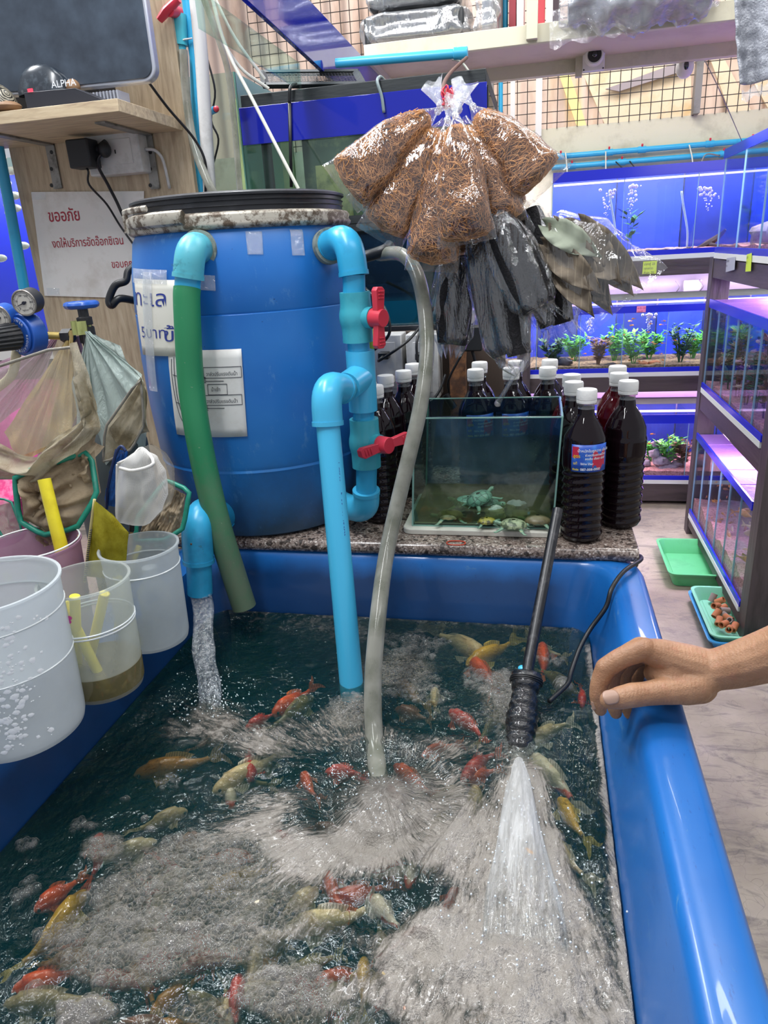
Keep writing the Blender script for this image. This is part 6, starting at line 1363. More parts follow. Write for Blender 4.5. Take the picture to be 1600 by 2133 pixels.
MB().lathe([(0, .055), (.030, .055), (.034, .035), (.034, .008), (.030, .0), (0, 0)], c_, 28).build('mount', M_WGL, cm); MB().sphere(c_ + Vector((0, 0, -.022)), .032, 24, 16, (1, 1, 1.2)).build('camera_body', M_WGL, cm)
MB().sphere(c_ + Vector((0, -.018, -.022)), .017, 18, 12, (.8, 1, 1.2)).build('lens', mat('lens', '', .1), cm)
c_ = py(1454, 50, 3.0); jb = thing('junction_box', 'small white junction box under the overhead shelf', 'box', c_); MB().box(c_, (.085, .05, .042), rot=rotm('Z', -15)).build('box_body', M_WGL, jb, bevel=.003); MB().box(c_ + Vector((-.005, -.01, -.024)), (.03, .03, .004), rot=rotm('Z', -15)).build('cable_hole', M_DARK, jb)
tag(MB().tube([py(1455, 100, 3.3), py(1500, 190, 3.5), py(1548, 300, 4.2)], .0018, 6, sm=6).build('thin_wire', M_STEEL), 'thin loose wire slanting across the wire screen', 'wire')
# blue pipe with a cap pointing right
p_, q_ = py(700, 132, 2.25), py(968, 110, 2.25); pp = thing('capped_pipe', 'horizontal sky blue pipe with end cap below the overhead shelf', 'pipe', q_)
MB().tube([p_, q_], .0125, 16).build('pipe', M_PVCL, pp); d_ = (q_ - p_).normalized(); MB().tube([q_ - d_ * .03, q_ + d_ * .008], .0155, 18).build('end_cap', M_PVCL, pp, bevel=.002)
MB().tube([q_ - d_ * .035 + Vector((0, 0, -.012)), q_ + Vector((-.01, 0, -.02)), py(978, 150, 2.25)], .003, 6, sm=4).build('thin_tube', M_AIR, pp, smooth=180)
# ------------------------------------------------------------------ air lines on the cream wall
for k, (v0, v1, u0) in enumerate(((319, 296, 1140), (338, 322, 1150))):
    p_, q_ = py(u0, v0, 4.33), py(1640, v1, 4.33); p_.z = q_.z = (p_.z + q_.z) / 2
    ln = thing('air_line', ('upper' if k == 0 else 'lower') + ' blue air pipe along the cream wall above the tanks', 'pipe', p_, 'blue air pipes on the cream wall')
    MB().tube([p_, q_], .0135, 14).build('pipe', M_PVC, ln)
    for fr_ in ((.06, .27, .41, .69, .86) if k == 0 else (.09, .24, .31, .74)):
        c_ = p_.lerp(q_, fr_); MB().tube([c_, c_ + Vector((0, -.01, .026))], .005, 8).build('red_tap', M_REDP, ln)
        MB().tube([c_ + Vector((-.02, 0, 0)), c_ + Vector((.02, 0, 0))], .0165, 14).build('coupling', M_PVC, ln)
tg = 'milky air tubes dropping from the air pipes to the back rack'
for k, (u, v, du, vd, m_) in enumerate(((1178, 318, 4, 372, M_AIR), (1262, 316, 0, 365, M_AIR), (1436, 302, 8, 350, M_AIR), (1283, 337, 18, 362, M_BLACKR), (1312, 336, 14, 362, M_BLACKR), (1500, 324, -42, 348, M_STEEL))):
    tag(MB().tube([py(u, v, 4.31), py(u + du * .7, (v + vd) / 2 - (14 if abs(du) > 20 else 0), 4.27), py(u + du, vd, 4.24)], .0035, 6, sm=6).build('air_tube', m_, smooth=180), 'air tube, %s from the left, dropping to the top tanks of the back rack' % ('first', 'second', 'fifth', 'third', 'fourth', 'sixth')[k], 'air tube', tg)

# ================================================================== TANK RACKS
M_COB = mat('cobalt_strip', '#1a27c4', .25, spec=.6); M_STYR = mat('white_foam_strip', '#d8dcd8', .8)
M_BACKB = mat('tank_backdrop', '#2a42d0', .45, dirt='#1f34c4', dscale=3); M_BACKD = mat('tank_backdrop_dark', '#1c2c86', .45, dirt='#16246c', dscale=3)
M_GRV = mat('pale_gravel', '#c9a898', .9, dirt='#8d6f60', dscale=120, damt=(.45, .55), bump=1, bscale=220); M_GRVB = mat('brown_gravel', '#a98763', .9, dirt='#5e4934', dscale=100, damt=(.45, .6), bump=1, bscale=200); M_GRVP = mat('pink_gravel', '#d8938c', .9, dirt='#a5645e', dscale=110, damt=(.45, .6), bump=1, bscale=200)
M_PLANT = mat('water_plant', '#58a83a', .5, dirt='#8ccc50', dscale=30); M_PLANTD = mat('water_plant_dark', '#2c5a34', .5, dirt='#4f7d3f', dscale=30); M_PLANTR = mat('reddish_plant', '#8a5a44', .6, dirt='#5f6b3a', dscale=30)
M_TG = glass('tank_glass', '#f0f6fa', .04, .35); M_LEDP = emit('aquarium_led', '#d9b8ff', 3.2)
M_LIDM = sheetmat('lilac_lid', '#b78ae0', .8)
def plant(p, h, s, label, m, seed, leaf=.018, nst=5, group='water plants in the tanks'):
    rnd = random.Random(seed); th = thing('water_plant', label, 'plant', p, group); p = Vector(p); st_ = MB(); lv = MB()
    for k in range(nst):
        a = rnd.random() * 6.28; t_ = p + Vector((math.cos(a) * s * .8, math.sin(a) * s * .5, h * rnd.uniform(.6, 1))); st_.tube([p + Vector((math.cos(a) * .006, math.sin(a) * .004, 0)), (p + t_) / 2 + Vector((0, 0, h * .1)), t_], .0016, 5)
        for i in range(14):
            f_ = .2 + .8 * i / 13; b_ = p.lerp(t_, f_) + Vector((0, 0, h * .1 * math.sin(math.pi * f_))); aa = rnd.random() * 6.28; d = Vector((math.cos(aa), math.sin(aa) * .8, rnd.uniform(.0, .7))).normalized(); L_ = leaf * rnd.uniform(.7, 1.3); sd = d.cross(Vector((rnd.uniform(-.3, .3), rnd.uniform(-.3, .3), 1))).normalized() * L_ * .22
            lv.add([b_, b_ + d * L_ * .5 + sd, b_ + d * L_, b_ + d * L_ * .5 - sd, b_ + d * L_ * .5 + Vector((0, 0, L_ * .08))], [(0, 1, 4), (1, 2, 4), (2, 3, 4), (3, 0, 4)])
    st_.build('stems', m, th, smooth=60)['kind'] = 'stuff'; o = lv.build('leaves', m, th, smooth=0); o['kind'] = 'stuff'; return th
def small_fish(p, L, m, rz, label, grp, par=None):
    R_ = Matrix.Rotation(rz, 3, 'Z'); p = Vector(p); mb = MB()
    T_ = lambda x, y, z: p + R_ @ Vector((x * L, y * L, z * L))
    def fn(a, b_): r_ = np.interp(b_, [0, .1, .3, .55, .8, 1], [.01, .11, .17, .15, .06, .03]); an = a * 6.283; return T_(.45 - .75 * b_, .5 * r_ * math.cos(an), r_ * math.sin(an))
    mb.grid(fn, 8, 8, wrap=True).add([T_(-.28, 0, 0), T_(-.58, .01, .17), T_(-.48, 0, 0), T_(-.58, -.01, -.17)], [(0, 1, 2), (0, 2, 3)]).add([T_(.1, 0, .15), T_(-.15, 0, .24), T_(-.18, 0, .10)], [(0, 1, 2)])
    return tag(mb.build('small_fish', m, smooth=60), label, 'fish', grp)
def gravel(x0, x1, y0, y1, z0, h, m, par, seed=0):
    mb = MB(); mb.grid(lambda a, b_: Vector((x0 + (x1-x0) * a, y0 + (y1-y0) * b_, z0 + h * (1 + .45 * mnoise.noise(Vector((a * 9 * (x1-x0) * 3, b_ * 4, seed)))) )), 60, 12)
    mb.grid(lambda a, b_: Vector((x0 + (x1-x0) * a, y0, z0 + h * b_ * (1 + .45 * mnoise.noise(Vector((a * 9 * (x1-x0) * 3, 0, seed)))))), 60, 1)
    o = mb.build('gravel', m, par, smooth=180); o['kind'] = 'stuff'; return o
# ---- back rack frame
YB0, YB1 = 3.90, 4.30
rk = thing('back_rack', 'dark wooden rack holding the tanks along the back wall', 'rack', (.6, 4.1, FLOOR_Z))
for (z0, z1) in ((1.152, 1.226), (.575, .655), (-.03, .068)):
    MB().bx(-.5, 1.9, YB0 + .0, YB0 + .045, z0, z1).build('front_rail', M_WOODH, rk, bevel=.002); MB().bx(-.5, 1.9, YB1 - .03, YB1 + .01, z0, z1).build('back_rail', M_WOODH, rk, bevel=.002)
for z0 in (.965, .395): MB().bx(-.5, 1.9, YB0 + .28, YB0 + .32, z0 + .055, z0 + .085).build('cross_rail', M_BLK, rk)
for x_ in (py(1090, 850, 3.9).x, 1.85): MB().bx(x_ - .035, x_ + .035, YB0 - .02, YB0 + .0, FLOOR_Z, 1.16).build('post', M_WOODD, rk, bevel=.002); MB().bx(x_ - .035, x_ + .035, YB1 + .01, YB1 + .045, FLOOR_Z, 1.16).build('post', M_WOODD, rk)
# white painted wall strip behind the rack
struct(MB().bx(-2.6, 3.2, 4.352, 4.359, FLOOR_Z, 1.14), 'trim_6', M_LILAC, smooth=0)
def tank_tier(name, label, x0, x1, y0, y1, z0, zg, zb, divs, gm, gh, backs, axis='x', lid=False):
    """row of tanks glued side by side: styrofoam strip, blue band at foot and rim, glass front, dividers"""
    th = thing(name, label, 'aquarium', ((x0+x1)/2, (y0+y1)/2, z0), 'rows of tanks on the racks')
    if axis == 'x':
        bx = lambda a0, a1, b0, b1, c0, c1: MB().bx(a0, a1, b0, b1, c0, c1)
    else:      # tanks facing -x: a runs along y, b runs inward along +x
        bx = lambda a0, a1, b0, b1, c0, c1: MB().bx(b0, b1, a0, a1, c0, c1)
    bx(x0, x1, y0, y1, z0, z0 + .022).build('foam_strip', M_STYR, th, smooth=0)
    bx(x0, x1, y0 + .001, y0 + .008, z0 + .022, z0 + .045).build('lower_band', M_COB, th, smooth=0)
    bx(x0, x1, y0 + .009, y0 + .014, z0 + .022, zb - .004).build('front_glass', M_TG, th, smooth=0)
    bx(x0, x1, y0 + .001, y0 + .008, zg, zb).build('upper_band', M_COB, th, smooth=0)
    bx(x0, x1, y0 + .009, y1, z0 + .022, z0 + .026).build('bottom_glass', M_TG, th, smooth=0)
    E = [x0] + divs + [x1]
    for d_ in E: bx(d_ - .003, d_ + .003, y0 + .015, y1 - .002, z0 + .027, zb - .006).build('divider', M_TG, th, smooth=0); bx(d_ - .0016, d_ + .0016, y0 + .0085, y0 + .0145, z0 + .027, zg).build('divider_edge', mat('edge_teal', '#7fa3b4', .2, spec=.7), th, smooth=0)
    for i in range(len(E) - 1): bx(E[i] + .004, E[i+1] - .004, y1 - .004, y1 - .001, z0 + .028, zb).build('backdrop', backs[i % len(backs)], th, smooth=0)
    return th
T1D = [py(1298, 450, 3.9).x, py(1450, 450, 3.9).x, 1.05, 1.4]
r1 = tank_tier('tank_row', 'top row of bright blue tanks on the back rack', .045, 1.75, YB0, YB1, 1.227, 1.606, 1.652, T1D, M_GRV, .03, [M_BACKB, M_BACKB, M_BACKD, M_BACKB, M_BACKB])
gravel(.05, T1D[0] - .01, 3.93, 4.29, 1.256, .006, M_GRV, r1, 1); gravel(T1D[0] + .005, T1D[1] - .005, 3.93, 4.29, 1.256, .018, M_GRV, r1, 2); gravel(T1D[1] + .005, 1.74, 3.93, 4.29, 1.256, .016, M_GRVP, r1, 3)
x2 = [py(q, 700, 3.9).x for q in (1022, 1118, 1209, 1298, 1390)] + [.87, 1.1, 1.4]
r2 = tank_tier('tank_row', 'middle row of planted tanks on the back rack', -.35, 1.75, YB0, YB1, .656, .978, 1.012, x2, M_GRVB, .03, [M_BACKD, M_BACKB, M_BACKD, M_BACKB])
gravel(-.34, 1.74, 3.93, 4.29, .684, .026, M_GRVB, r2, 4)
x3 = [.15, .42, py(1432, 930, 3.9).x, 1.0, 1.35]
r3 = tank_tier('tank_row', 'bottom row of back rack tanks with pink gravel and rocks', -.35, 1.75, YB0, YB1, .070, .405, .452, x3, M_GRVP, .03, [M_BACKD])
gravel(-.34, 1.74, 3.93, 4.29, .098, .035, M_GRVP, r3, 5)
lamp('tank_light', (.6, 4.08, 1.66), (.6, 4.12, 1.3), 1.6, .12, 16, (.92, .86, 1)); lamp('tank_light', (.6, 4.05, 1.03), (.6, 4.15, .7), 1.9, .10, 15, (.98, .92, .95)); lamp('tank_light', (.6, 4.05, .47), (.6, 4.15, .1), 1.9, .10, 13, (1, .76, .88))
for r_, z in ((r1, 1.600), (r2, 1.028), (r3, .470)): MB().bx((.05 if r_ is r1 else -.3), 1.7, YB0 + .022, YB0 + .040, z - .008, z).build('light_strip', M_LEDP, r_, smooth=0)
lamp('purple_light', (.5, 4.25, 1.10), (.5, 4.36, 1.0), 1.8, .04, 2.0, (.75, .55, 1)); lamp('purple_light', (.5, 4.25, .53), (.5, 4.36, .45), 1.8, .04, 2.5, (.75, .40, 1))
# things in the tanks
rnd = random.Random(8)
for i, (u, v, h, s, m, lb, sd) in enumerate(((1150, 775, .12, .05, M_PLANTD, 'dark green plant behind the black bag end, middle row of tanks', 1), (1195, 775, .13, .06, M_PLANT, 'bright green plant in the second planted tank', 2), (1245, 775, .13, .04, M_PLANTR, 'brown feathery plant in the third planted tank', 3), (1278, 775, .17, .06, M_PLANT, 'tall bright green plant at the third tank divider', 4), (1318, 775, .15, .07, M_PLANT, 'bushy plant in the fourth planted tank', 5), (1350, 775, .14, .06, M_PLANT, 'second bushy plant in the fourth planted tank', 6), (1415, 775, .18, .06, M_PLANTD, 'dark bushy plant in the rightmost planted tank', 7), (1440, 775, .13, .05, M_PLANT, 'small plant at the right end of the planted row', 8), (1390, 985, .17, .06, M_PLANT, 'light green fern in the bottom tank of the back rack', 9), (1352, 985, .10, .03, M_PLANT, 'small round plant at the foot of the bottom tank', 10), (1423, 985, .14, .04, M_PLANTR, 'reddish weed at the divider of the bottom tank', 11), (1310, 525, .20, .03, M_PLANTD, 'thin broad-leaved plant in the second top tank', 12))):
    z = .70 if v == 775 else (.13 if v == 985 else 1.27); p = py(u, v, 4.0 + .12 * (i % 2)); p = Vector((p.x * (1 + .0), p.y, z)); plant(p, h * 1.15, s * (1.25 if i != 11 else 1), lb, m, sd, leaf=.036 if i != 11 else .06, nst=14 if i != 11 else 2)
M_OR = mat('orange_fish', '#e88a3c', .4); M_ORP = mat('pale_orange_fish', '#e9c0a0', .4)
fg = 'little orange fish in the planted tanks'
for k in range(34):
    p = py(rnd.uniform(1300, 1385) if k < 22 else rnd.uniform(1190, 1455), rnd.uniform(662, 765), rnd.uniform(3.95, 4.1)); small_fish(p, .022, M_OR, rnd.choice((0, 3.14)) + rnd.uniform(-.5, .5), 'tiny orange fish in the planted middle row of back tanks', fg)
for k in range(9):
    p = py(rnd.uniform(1335, 1425), rnd.uniform(900, 960), 4.0); small_fish(p, .028, M_OR, rnd.choice((0, 3.14)), 'tiny orange fish over the rocks in the bottom back tank', 'little orange fish in the bottom back tank')
M_RK = mat('lilac_rock', '#a08a94', .85, dirt='#6b5a68', dscale=30, bump=.5); M_RKD = mat('dark_rock', '#2e2830', .8, dirt='#514650', dscale=20)
rg_ = 'rocks in the bottom back tank'
for k, (u, v, s_) in enumerate(((1345, 965, .03), (1365, 945, .035), (1378, 960, .045), (1395, 950, .035), (1412, 965, .03), (1388, 978, .06), (1352, 980, .025), (1368, 925, .025), (1402, 978, .025))):
    rock(py(u, v, 4.02 - .01 * (k % 3)), s_, (1.1, .8, .7), M_RKD if k == 6 else M_RK, '%s rock in the rock pile of the bottom back tank' % ('leftmost lilac', 'upper left lilac', 'rounded central', 'upper right lilac', 'rightmost lilac', 'broad flat front', 'small black', 'topmost small', 'low right small')[k], rg_, k)
for k, (u, v, s_) in enumerate(((1175, 755, .035), (1245, 768, .025), (1272, 762, .025), (1312, 775, .03), (1340, 758, .022), (1362, 758, .028))): rock(py(u, v, 3.98), s_, (1.3, .8, .7), M_RKD if k != 5 and k != 4 else mat('terracotta', '#b5714a', .8), '%s stone on the gravel of the planted tanks' % ('big dark oval', 'first small dark', 'second small dark', 'dark lumpy', 'small terracotta', 'larger terracotta')[k], 'stones in the planted tanks', k + 20)
dwm = mat('bogwood', '#3a2620', .7, dirt='#241713', dscale=20)
tag(MB().tube([py(1452, 520, 4.1), py(1475, 508, 4.1), py(1500, 490, 4.1), py(1512, 478, 4.08)], [.012, .020, .012, .006], 8, sm=5).tube([py(1478, 510, 4.1), py(1500, 512, 4.0)], [.014, .005], 8).build('bogwood', dwm), 'dark bogwood branch in the right top tank', 'driftwood')
tag(MB().tube([py(1395, 768, 4.0), py(1437, 766, 4.0)], .022, 10).build('bogwood', dwm), 'short dark log on the gravel of the rightmost planted tank', 'driftwood')
# air tubes inside and bubbles
for k, (u, du, lb) in enumerate(((1280, 8, 'left top tank'), (1430, 4, 'middle top tank'))): tag(MB().tube([py(u - 10, 398, 4.0), py(u - 6, 430, 4.0), py(u + 2, 480, 4.0), py(u + du * .3, 515, 4.0)], .005, 8, sm=5).build('riser_tube', mat('pale_tube', '#b9c3dd', .3), smooth=180), 'pale riser tube in the ' + lb, 'tube', 'riser tubes in the top tanks')
bb = MB()
for (u, v0, v1, sp_) in ((1268, 395, 450, 12), (1318, 385, 455, 10), (1480, 390, 440, 16), (1232, 650, 720, 6), (1355, 655, 690, 6)):
    for k in range(38): f_ = rnd.random(); p = py(u + rnd.gauss(0, sp_ * (1.2 - f_) * .8) - f_ * 5, v0 + (v1 - v0) * f_ ** 1.6, 4.0); bb.sphere(p, rnd.uniform(.003, .009) * (1.3 - f_), 6, 4)
o = bb.build('air_bubbles', mat('bubble_white', '#e8dcff', .2), smooth=180); tag(o, 'streams of pale air bubbles rising in the back tanks', 'bubbles', kind='stuff')
# labels on the rack
def sticky(label, quad_, y_, col, lines, size, m=None, name='sticky_note', ink=None):
    P_ = [py(p[0], p[1], y_) for p in quad_]; th = thing(name, label, 'note', P_[3])
    MB().grid(lambda a, b_: (P_[0] * (1-a) + P_[1] * a) * (1-b_) + (P_[3] * (1-a) + P_[2] * a) * b_, 2, 2).build('paper', m or mat('note_' + col, col, .6), th, smooth=0, solid=.0008)
    ex = (P_[1] - P_[0]).normalized(); ey = (P_[0] - P_[3]).normalized()
    for i, tx in enumerate(lines):
        vs, fs = text_mesh(tx, size, extrude=0); MB().add([P_[0] + Vector((0, -.001, 0)) + ex * (q.x + size * .3) + ey * (q.y - size * (1.2 + 1.35 * i)) for q in vs], fs).build('handwriting', ink or M_INKK, th, smooth=0)
yb2=0
sticky('lime sticky note with handwriting under the top back tanks', [(1340, 545), (1369, 543), (1367, 570), (1338, 571)], 3.893, '#c9e23a', ['ปลาคู่ 25', 'ทุกชนิด', 'ตัวละ 20'], .015)
sticky('small pink price note on the planted tanks', [(1327, 638), (1346, 637), (1345, 650), (1326, 651)], 3.893, '#f08ab8', ['4 ตัว 20', 'คละสี'], .012, ink=M_INKR)
c_ = py(1442, 595, 4.30); ms = thing('multi_socket', 'white socket box on the wall between the back rack tiers', 'socket', c_); MB().box(c_, (.09, .03, .06)).build('box', M_WHITE, ms, bevel=.003); MB().tube([c_ + Vector((.03, -.02, .03)), c_ + Vector((.05, -.03, 0)), c_ + Vector((.03, -.02, -.04))], .004, 6, sm=5).build('grey_cord', M_STEEL, ms, smooth=180); MB().tube([c_ + Vector((-.09, -.02, .03)), c_ + Vector((-.07, -.03, 0)), c_ + Vector((-.09, -.02, -.04))], .003, 6, sm=5).build('grey_cord', M_STEEL, ms, smooth=180)

# ---- right rack (faces the aisle)
XR0, XR1 = .72, 1.32; YR0, YR1 = 2.50, 3.46
rr_ = thing('right_rack', 'dark wooden rack of tanks along the aisle at the right', 'rack', (1.0, 2.95, FLOOR_Z))
MB().bx(.722, .80, 2.405, 2.487, FLOOR_Z, 1.20).build('post', M_WOODD, rr_, bevel=.002)
MB().bx(.722, .80, 3.475, 3.54, FLOOR_Z, 1.24).build('post', M_WOODD, rr_, bevel=.002)
MB().bx(1.30, 1.38, 3.475, 3.54, FLOOR_Z, 1.24).build('post', M_WOODD, rr_)
MB().bx(1.30, 1.38, 2.405, 2.487, FLOOR_Z, 1.24).build('post', M_WOODD, rr_)
for (z0, z1) in ((1.155, 1.232), (.575, .655), (-.005, .040)):
    MB().bx(.726, .776, 2.487, 3.475, z0, z1).build('side_rail', M_WOODY, rr_, bevel=.002); MB().bx(.80, 1.30, 2.41, 2.46, z0, z1).build('end_rail', M_WOODH, rr_, bevel=.002); MB().bx(.80, 1.30, 3.48, 3.53, z0, z1).build('end_rail', M_WOODH, rr_, bevel=.002)
q1 = tank_tier('tank_row', 'upper row of pale tanks on the right rack', YR0, YR1, XR0, XR1, 1.236, 1.62, 1.655, [2.82, 3.14], M_GRV, .03, [M_BACKB], 'y')
q2 = tank_tier('tank_row', 'middle row of weedy tanks on the right rack', YR0, YR1, XR0, XR1, .658, 1.032, 1.068, [2.66, 2.82, 2.98, 3.14, 3.30], M_GRVP, .03, [M_BACKB], 'y')
q3 = tank_tier('tank_row', 'bottom row of goldfish tanks on the right rack', YR0, YR1, XR0, XR1, .044, .438, .468, [2.66, 2.82, 2.98, 3.14, 3.30], M_GRVP, .03, [M_BACKD], 'y')
for r_, zz in ((q1, 1.262), (q2, .684), (q3, .070)):
    gm = M_GRVP
    mb = MB(); mb.grid(lambda a, b_: Vector((.737 + .57 * a, YR0 + .01 + (YR1-YR0-.02) * b_, zz + (.03 + .05 * (1 - a) * (r_ is q3)) * (1 + .4 * mnoise.noise(Vector((a * 5, b_ * 9, zz)))))), 14, 50).grid(lambda a, b_: Vector((.737, YR0 + .01 + (YR1-YR0-.02) * a, zz + (.03 + .05 * (r_ is q3)) * (1 + .4 * mnoise.noise(Vector((0, a * 9, zz)))) * b_)), 50, 1).grid(lambda a, b_: Vector((.737 + .57 * a, YR0 + .01, zz + (.03 + .05 * (1 - a) * (r_ is q3)) * (1 + .4 * mnoise.noise(Vector((a * 5, 0, zz)))) * b_)), 14, 1); o = mb.build('gravel', gm, r_, smooth=180); o['kind'] = 'stuff'
    MB().bx(XR0 + .009, XR1, YR0, YR0 + .005, zz - .003, zz + .37).build('end_glass', M_TG, r_, smooth=0); MB().bx(XR0, XR1, YR0 - .006, YR0 - .0005, zz - .004, zz + .018).build('lower_band', M_COB, r_, smooth=0)
    MB().bx(XR0, XR1, YR0 - .006, YR0 - .0005, zz + .368, zz + .39).build('upper_band', M_COB, r_, smooth=0)
for k in range(5): y_ = YR0 + .02 + k * .185; MB().bx(XR0 + .012, XR1 - .02, y_, y_ + .175, .461, .465).build('lid_panel', M_LIDM, q3, smooth=0); MB().bx(XR0 + .012, XR1 - .02, y_, y_ + .175, 1.061, 1.065).build('lid_panel', M_LIDM, q2, smooth=0)
lamp('tank_light', (1.0, 2.95, 1.15), (1.0, 2.95, .6), .10, .9, 16, (.9, .75, 1)); lamp('tank_light', (1.0, 2.95, .57), (.98, 2.95, 0), .10, .9, 18, (.95, .72, 1)); lamp('tank_light', (1.02, 2.95, 1.75), (1.0, 2.95, 1.2), .10, .9, 12, (.9, .85, 1))
for r_, z in ((q2, 1.10), (q3, .50)): MB().bx(.98, 1.0, YR0 + .05, YR1 - .05, z, z + .012).build('light_strip', M_LEDP, r_, smooth=0)
M_GOLD = mat('gold_fish', '#d98b4e', .4, dirt='#e8c9a8', dscale=60); 
for k in range(30):
    y_ = rnd.uniform(2.53, 3.05); z_ = .10 + .26 * rnd.random() ** 1.6; small_fish((rnd.uniform(.76, .92), y_, z_), rnd.uniform(.07, .10), M_GOLD if k % 3 else M_ORP, rnd.uniform(0, 6.28), 'slim goldfish crowding the near end of the bottom right-hand tanks', 'goldfish crowd in the bottom right rack tanks')
for k in range(20):
    small_fish((rnd.uniform(.76, .85), rnd.uniform(3.0, 3.44), .12 + .2 * rnd.random()), .035, M_OR, rnd.uniform(0, 6.28), 'small orange fish at the far end of the bottom right rack tanks', 'small fish at the far end of the bottom right tanks')
for k in range(14):
    y_ = 2.56 + .065 * k; plant((.78 + .05 * (k % 2), y_, .70), .17 + .08 * (k % 3), .03, 'olive weed clump, number %s from the near end of the middle right tanks' % ('one two three four five six seven eight nine ten eleven twelve thirteen fourteen'.split()[k]), (M_PLANTR, M_PLANTD, M_PLANTR)[k % 3], 40 + k, leaf=.035, nst=5, group='weeds in the middle right tanks')
for k in range(22): small_fish((rnd.uniform(.76, .82), rnd.uniform(2.55, 3.4), .76 + .2 * rnd.random()), .04, M_ORP, rnd.uniform(0, 6.28), 'pale fish among weeds in the middle right rack tanks', 'pale fish in the middle right tanks')
rock((.80, 3.0, 1.32), .06, (1, 1.2, .8), M_RK, 'lilac rock in the upper right rack tank', 'rocks in the upper right tanks', 50); rock((.83, 2.85, 1.31), .06, (1, 1.4, .7), M_RK, 'nearer lilac rock in the upper right rack tank', 'rocks in the upper right tanks', 51)
MB().bx(XR0 + .003, XR0 + .012, YR0, YR0 + .0, 1.3, 1.301)
P_ = [px(1480, 588, .716)]
def sticky_x(label, quad_, x_, col, lines, size):
    P_ = [px(p[0], p[1], x_) for p in quad_]; th = thing('sticky_note', label, 'note', P_[3]); MB().grid(lambda a, b_: (P_[0] * (1-a) + P_[1] * a) * (1-b_) + (P_[3] * (1-a) + P_[2] * a) * b_, 2, 2).build('paper', mat('note_' + col, col, .6), th, smooth=0, solid=.0008)
    ex = (P_[1] - P_[0]).normalized(); ey = (P_[0] - P_[3]).normalized()
    for i, tx in enumerate(lines):
        vs, fs = text_mesh(tx, size, extrude=0); MB().add([P_[0] + Vector((-.001, 0, 0)) + ex * (q.x + size * .3) + ey * (q.y - size * (1.2 + 1.35 * i)) for q in vs], fs).build('handwriting', M_INKK, th, smooth=0)
sticky_x('grey paper note taped to the top rail of the right rack', [(1514, 538), (1532, 535), (1530, 562), (1512, 567)], .717, '#a9adb8', ['ปลาสวย', 'งาม'], .013); sticky_x('narrow lime note on the top rail of the right rack', [(1556, 530), (1566, 527), (1564, 565), (1553, 566)], .717, '#c9e23a', ['ปลา', '20'], .013)
# ================================================================== TRAYS ON THE FLOOR
def tray(label, x0, x1, y0, y1, z0, h, m, slots=False):
    cx_, cy_ = (x0+x1)/2, (y0+y1)/2; th = thing('tray', label, 'tray', (cx_, cy_, z0)); prof = [(.018, .0), (.014, .001), (.0, h - .008), (-.004, h - .007), (-.012, h - .006), (-.013, h), (-.002, h), (.002, h - .006), (.020, .004)]
    rings = [[Vector((p[0], p[1], z0 + z)) for p in rrect(x0 + i, x1 - i, y0 + i, y1 - i, max(.03 - i * .3, .01), 5)] for i, z in prof]; n = len(rings[0])
    MB().add([p for r in rings for p in r], [(i*n+k, i*n+(k+1) % n, (i+1)*n+(k+1) % n, (i+1)*n+k) for i in range(len(rings)-1) for k in range(n)] + [tuple(range(n-1, -1, -1)), tuple((len(rings)-1)*n+k for k in range(n))]).build('tray_body', m, th, smooth=40)
    MB().bx(x0 + .03, x1 - .03, y0 + .03, y1 - .03, z0 + .004, z0 + .007).build('tray_floor', m, th, bevel=.002); return th
M_GTR = mat('mint_plastic', '#5fbf80', .35, dirt='#52b072', dscale=10); M_BTR = mat('light_blue_plastic', '#4a9fe0', .35); M_MTR = mat('pale_mint_plastic', '#7fc9a5', .35)
tray('empty mint green plastic tray on the concrete floor', .555, .90, 2.87, 3.24, FLOOR_Z + .001, .066, M_GTR)
tray('light blue tray on the floor under the clay pots tray', .612, .95, 2.365, 2.76, FLOOR_Z + .001, .042, M_BTR)
tray('pale mint tray of clay tubes nested in the light blue tray', .618, .94, 2.372, 2.752, FLOOR_Z + .014, .050, M_MTR)
M_TER = mat('terracotta', '#b5714a', .8); tg = 'short clay tubes heaped in the mint tray'
rnd = random.Random(2)
for k in range(16):
    u, v = [(1485, 1245), (1492, 1262), (1505, 1266), (1493, 1278), (1510, 1272), (1498, 1294), (1517, 1288), (1508, 1300), (1524, 1296), (1520, 1310), (1575, 1300), (1590, 1302), (1512, 1284), (1530, 1306), (1500, 1252), (1586, 1308)][k]
    p = pz(u, v, FLOOR_Z + .045 + .012 * (k % 2)); d = Vector((rnd.uniform(-1, 1), rnd.uniform(-1, 1), rnd.uniform(-.2, .5) if k else 2)).normalized() * .017
    tag(MB().hollow([p - d, p + d], .0125, .004, 14).build('clay_tube', M_TER if k % 4 else mat('grey_clay', '#8c8078', .8), smooth=50), 'short %s clay tube in the mint tray, %s' % ('terracotta' if k % 4 else 'greyish', ('standing at the back', 'second from the back', 'right of the second', 'middle left', 'middle right', 'front left large', 'front centre', 'lying low in front', 'by the post', 'against the post', 'right of the post', 'far right of the post', 'under the others', 'lowest by the post', 'upper left', 'bottom right')[k]), 'clay tube', tg)
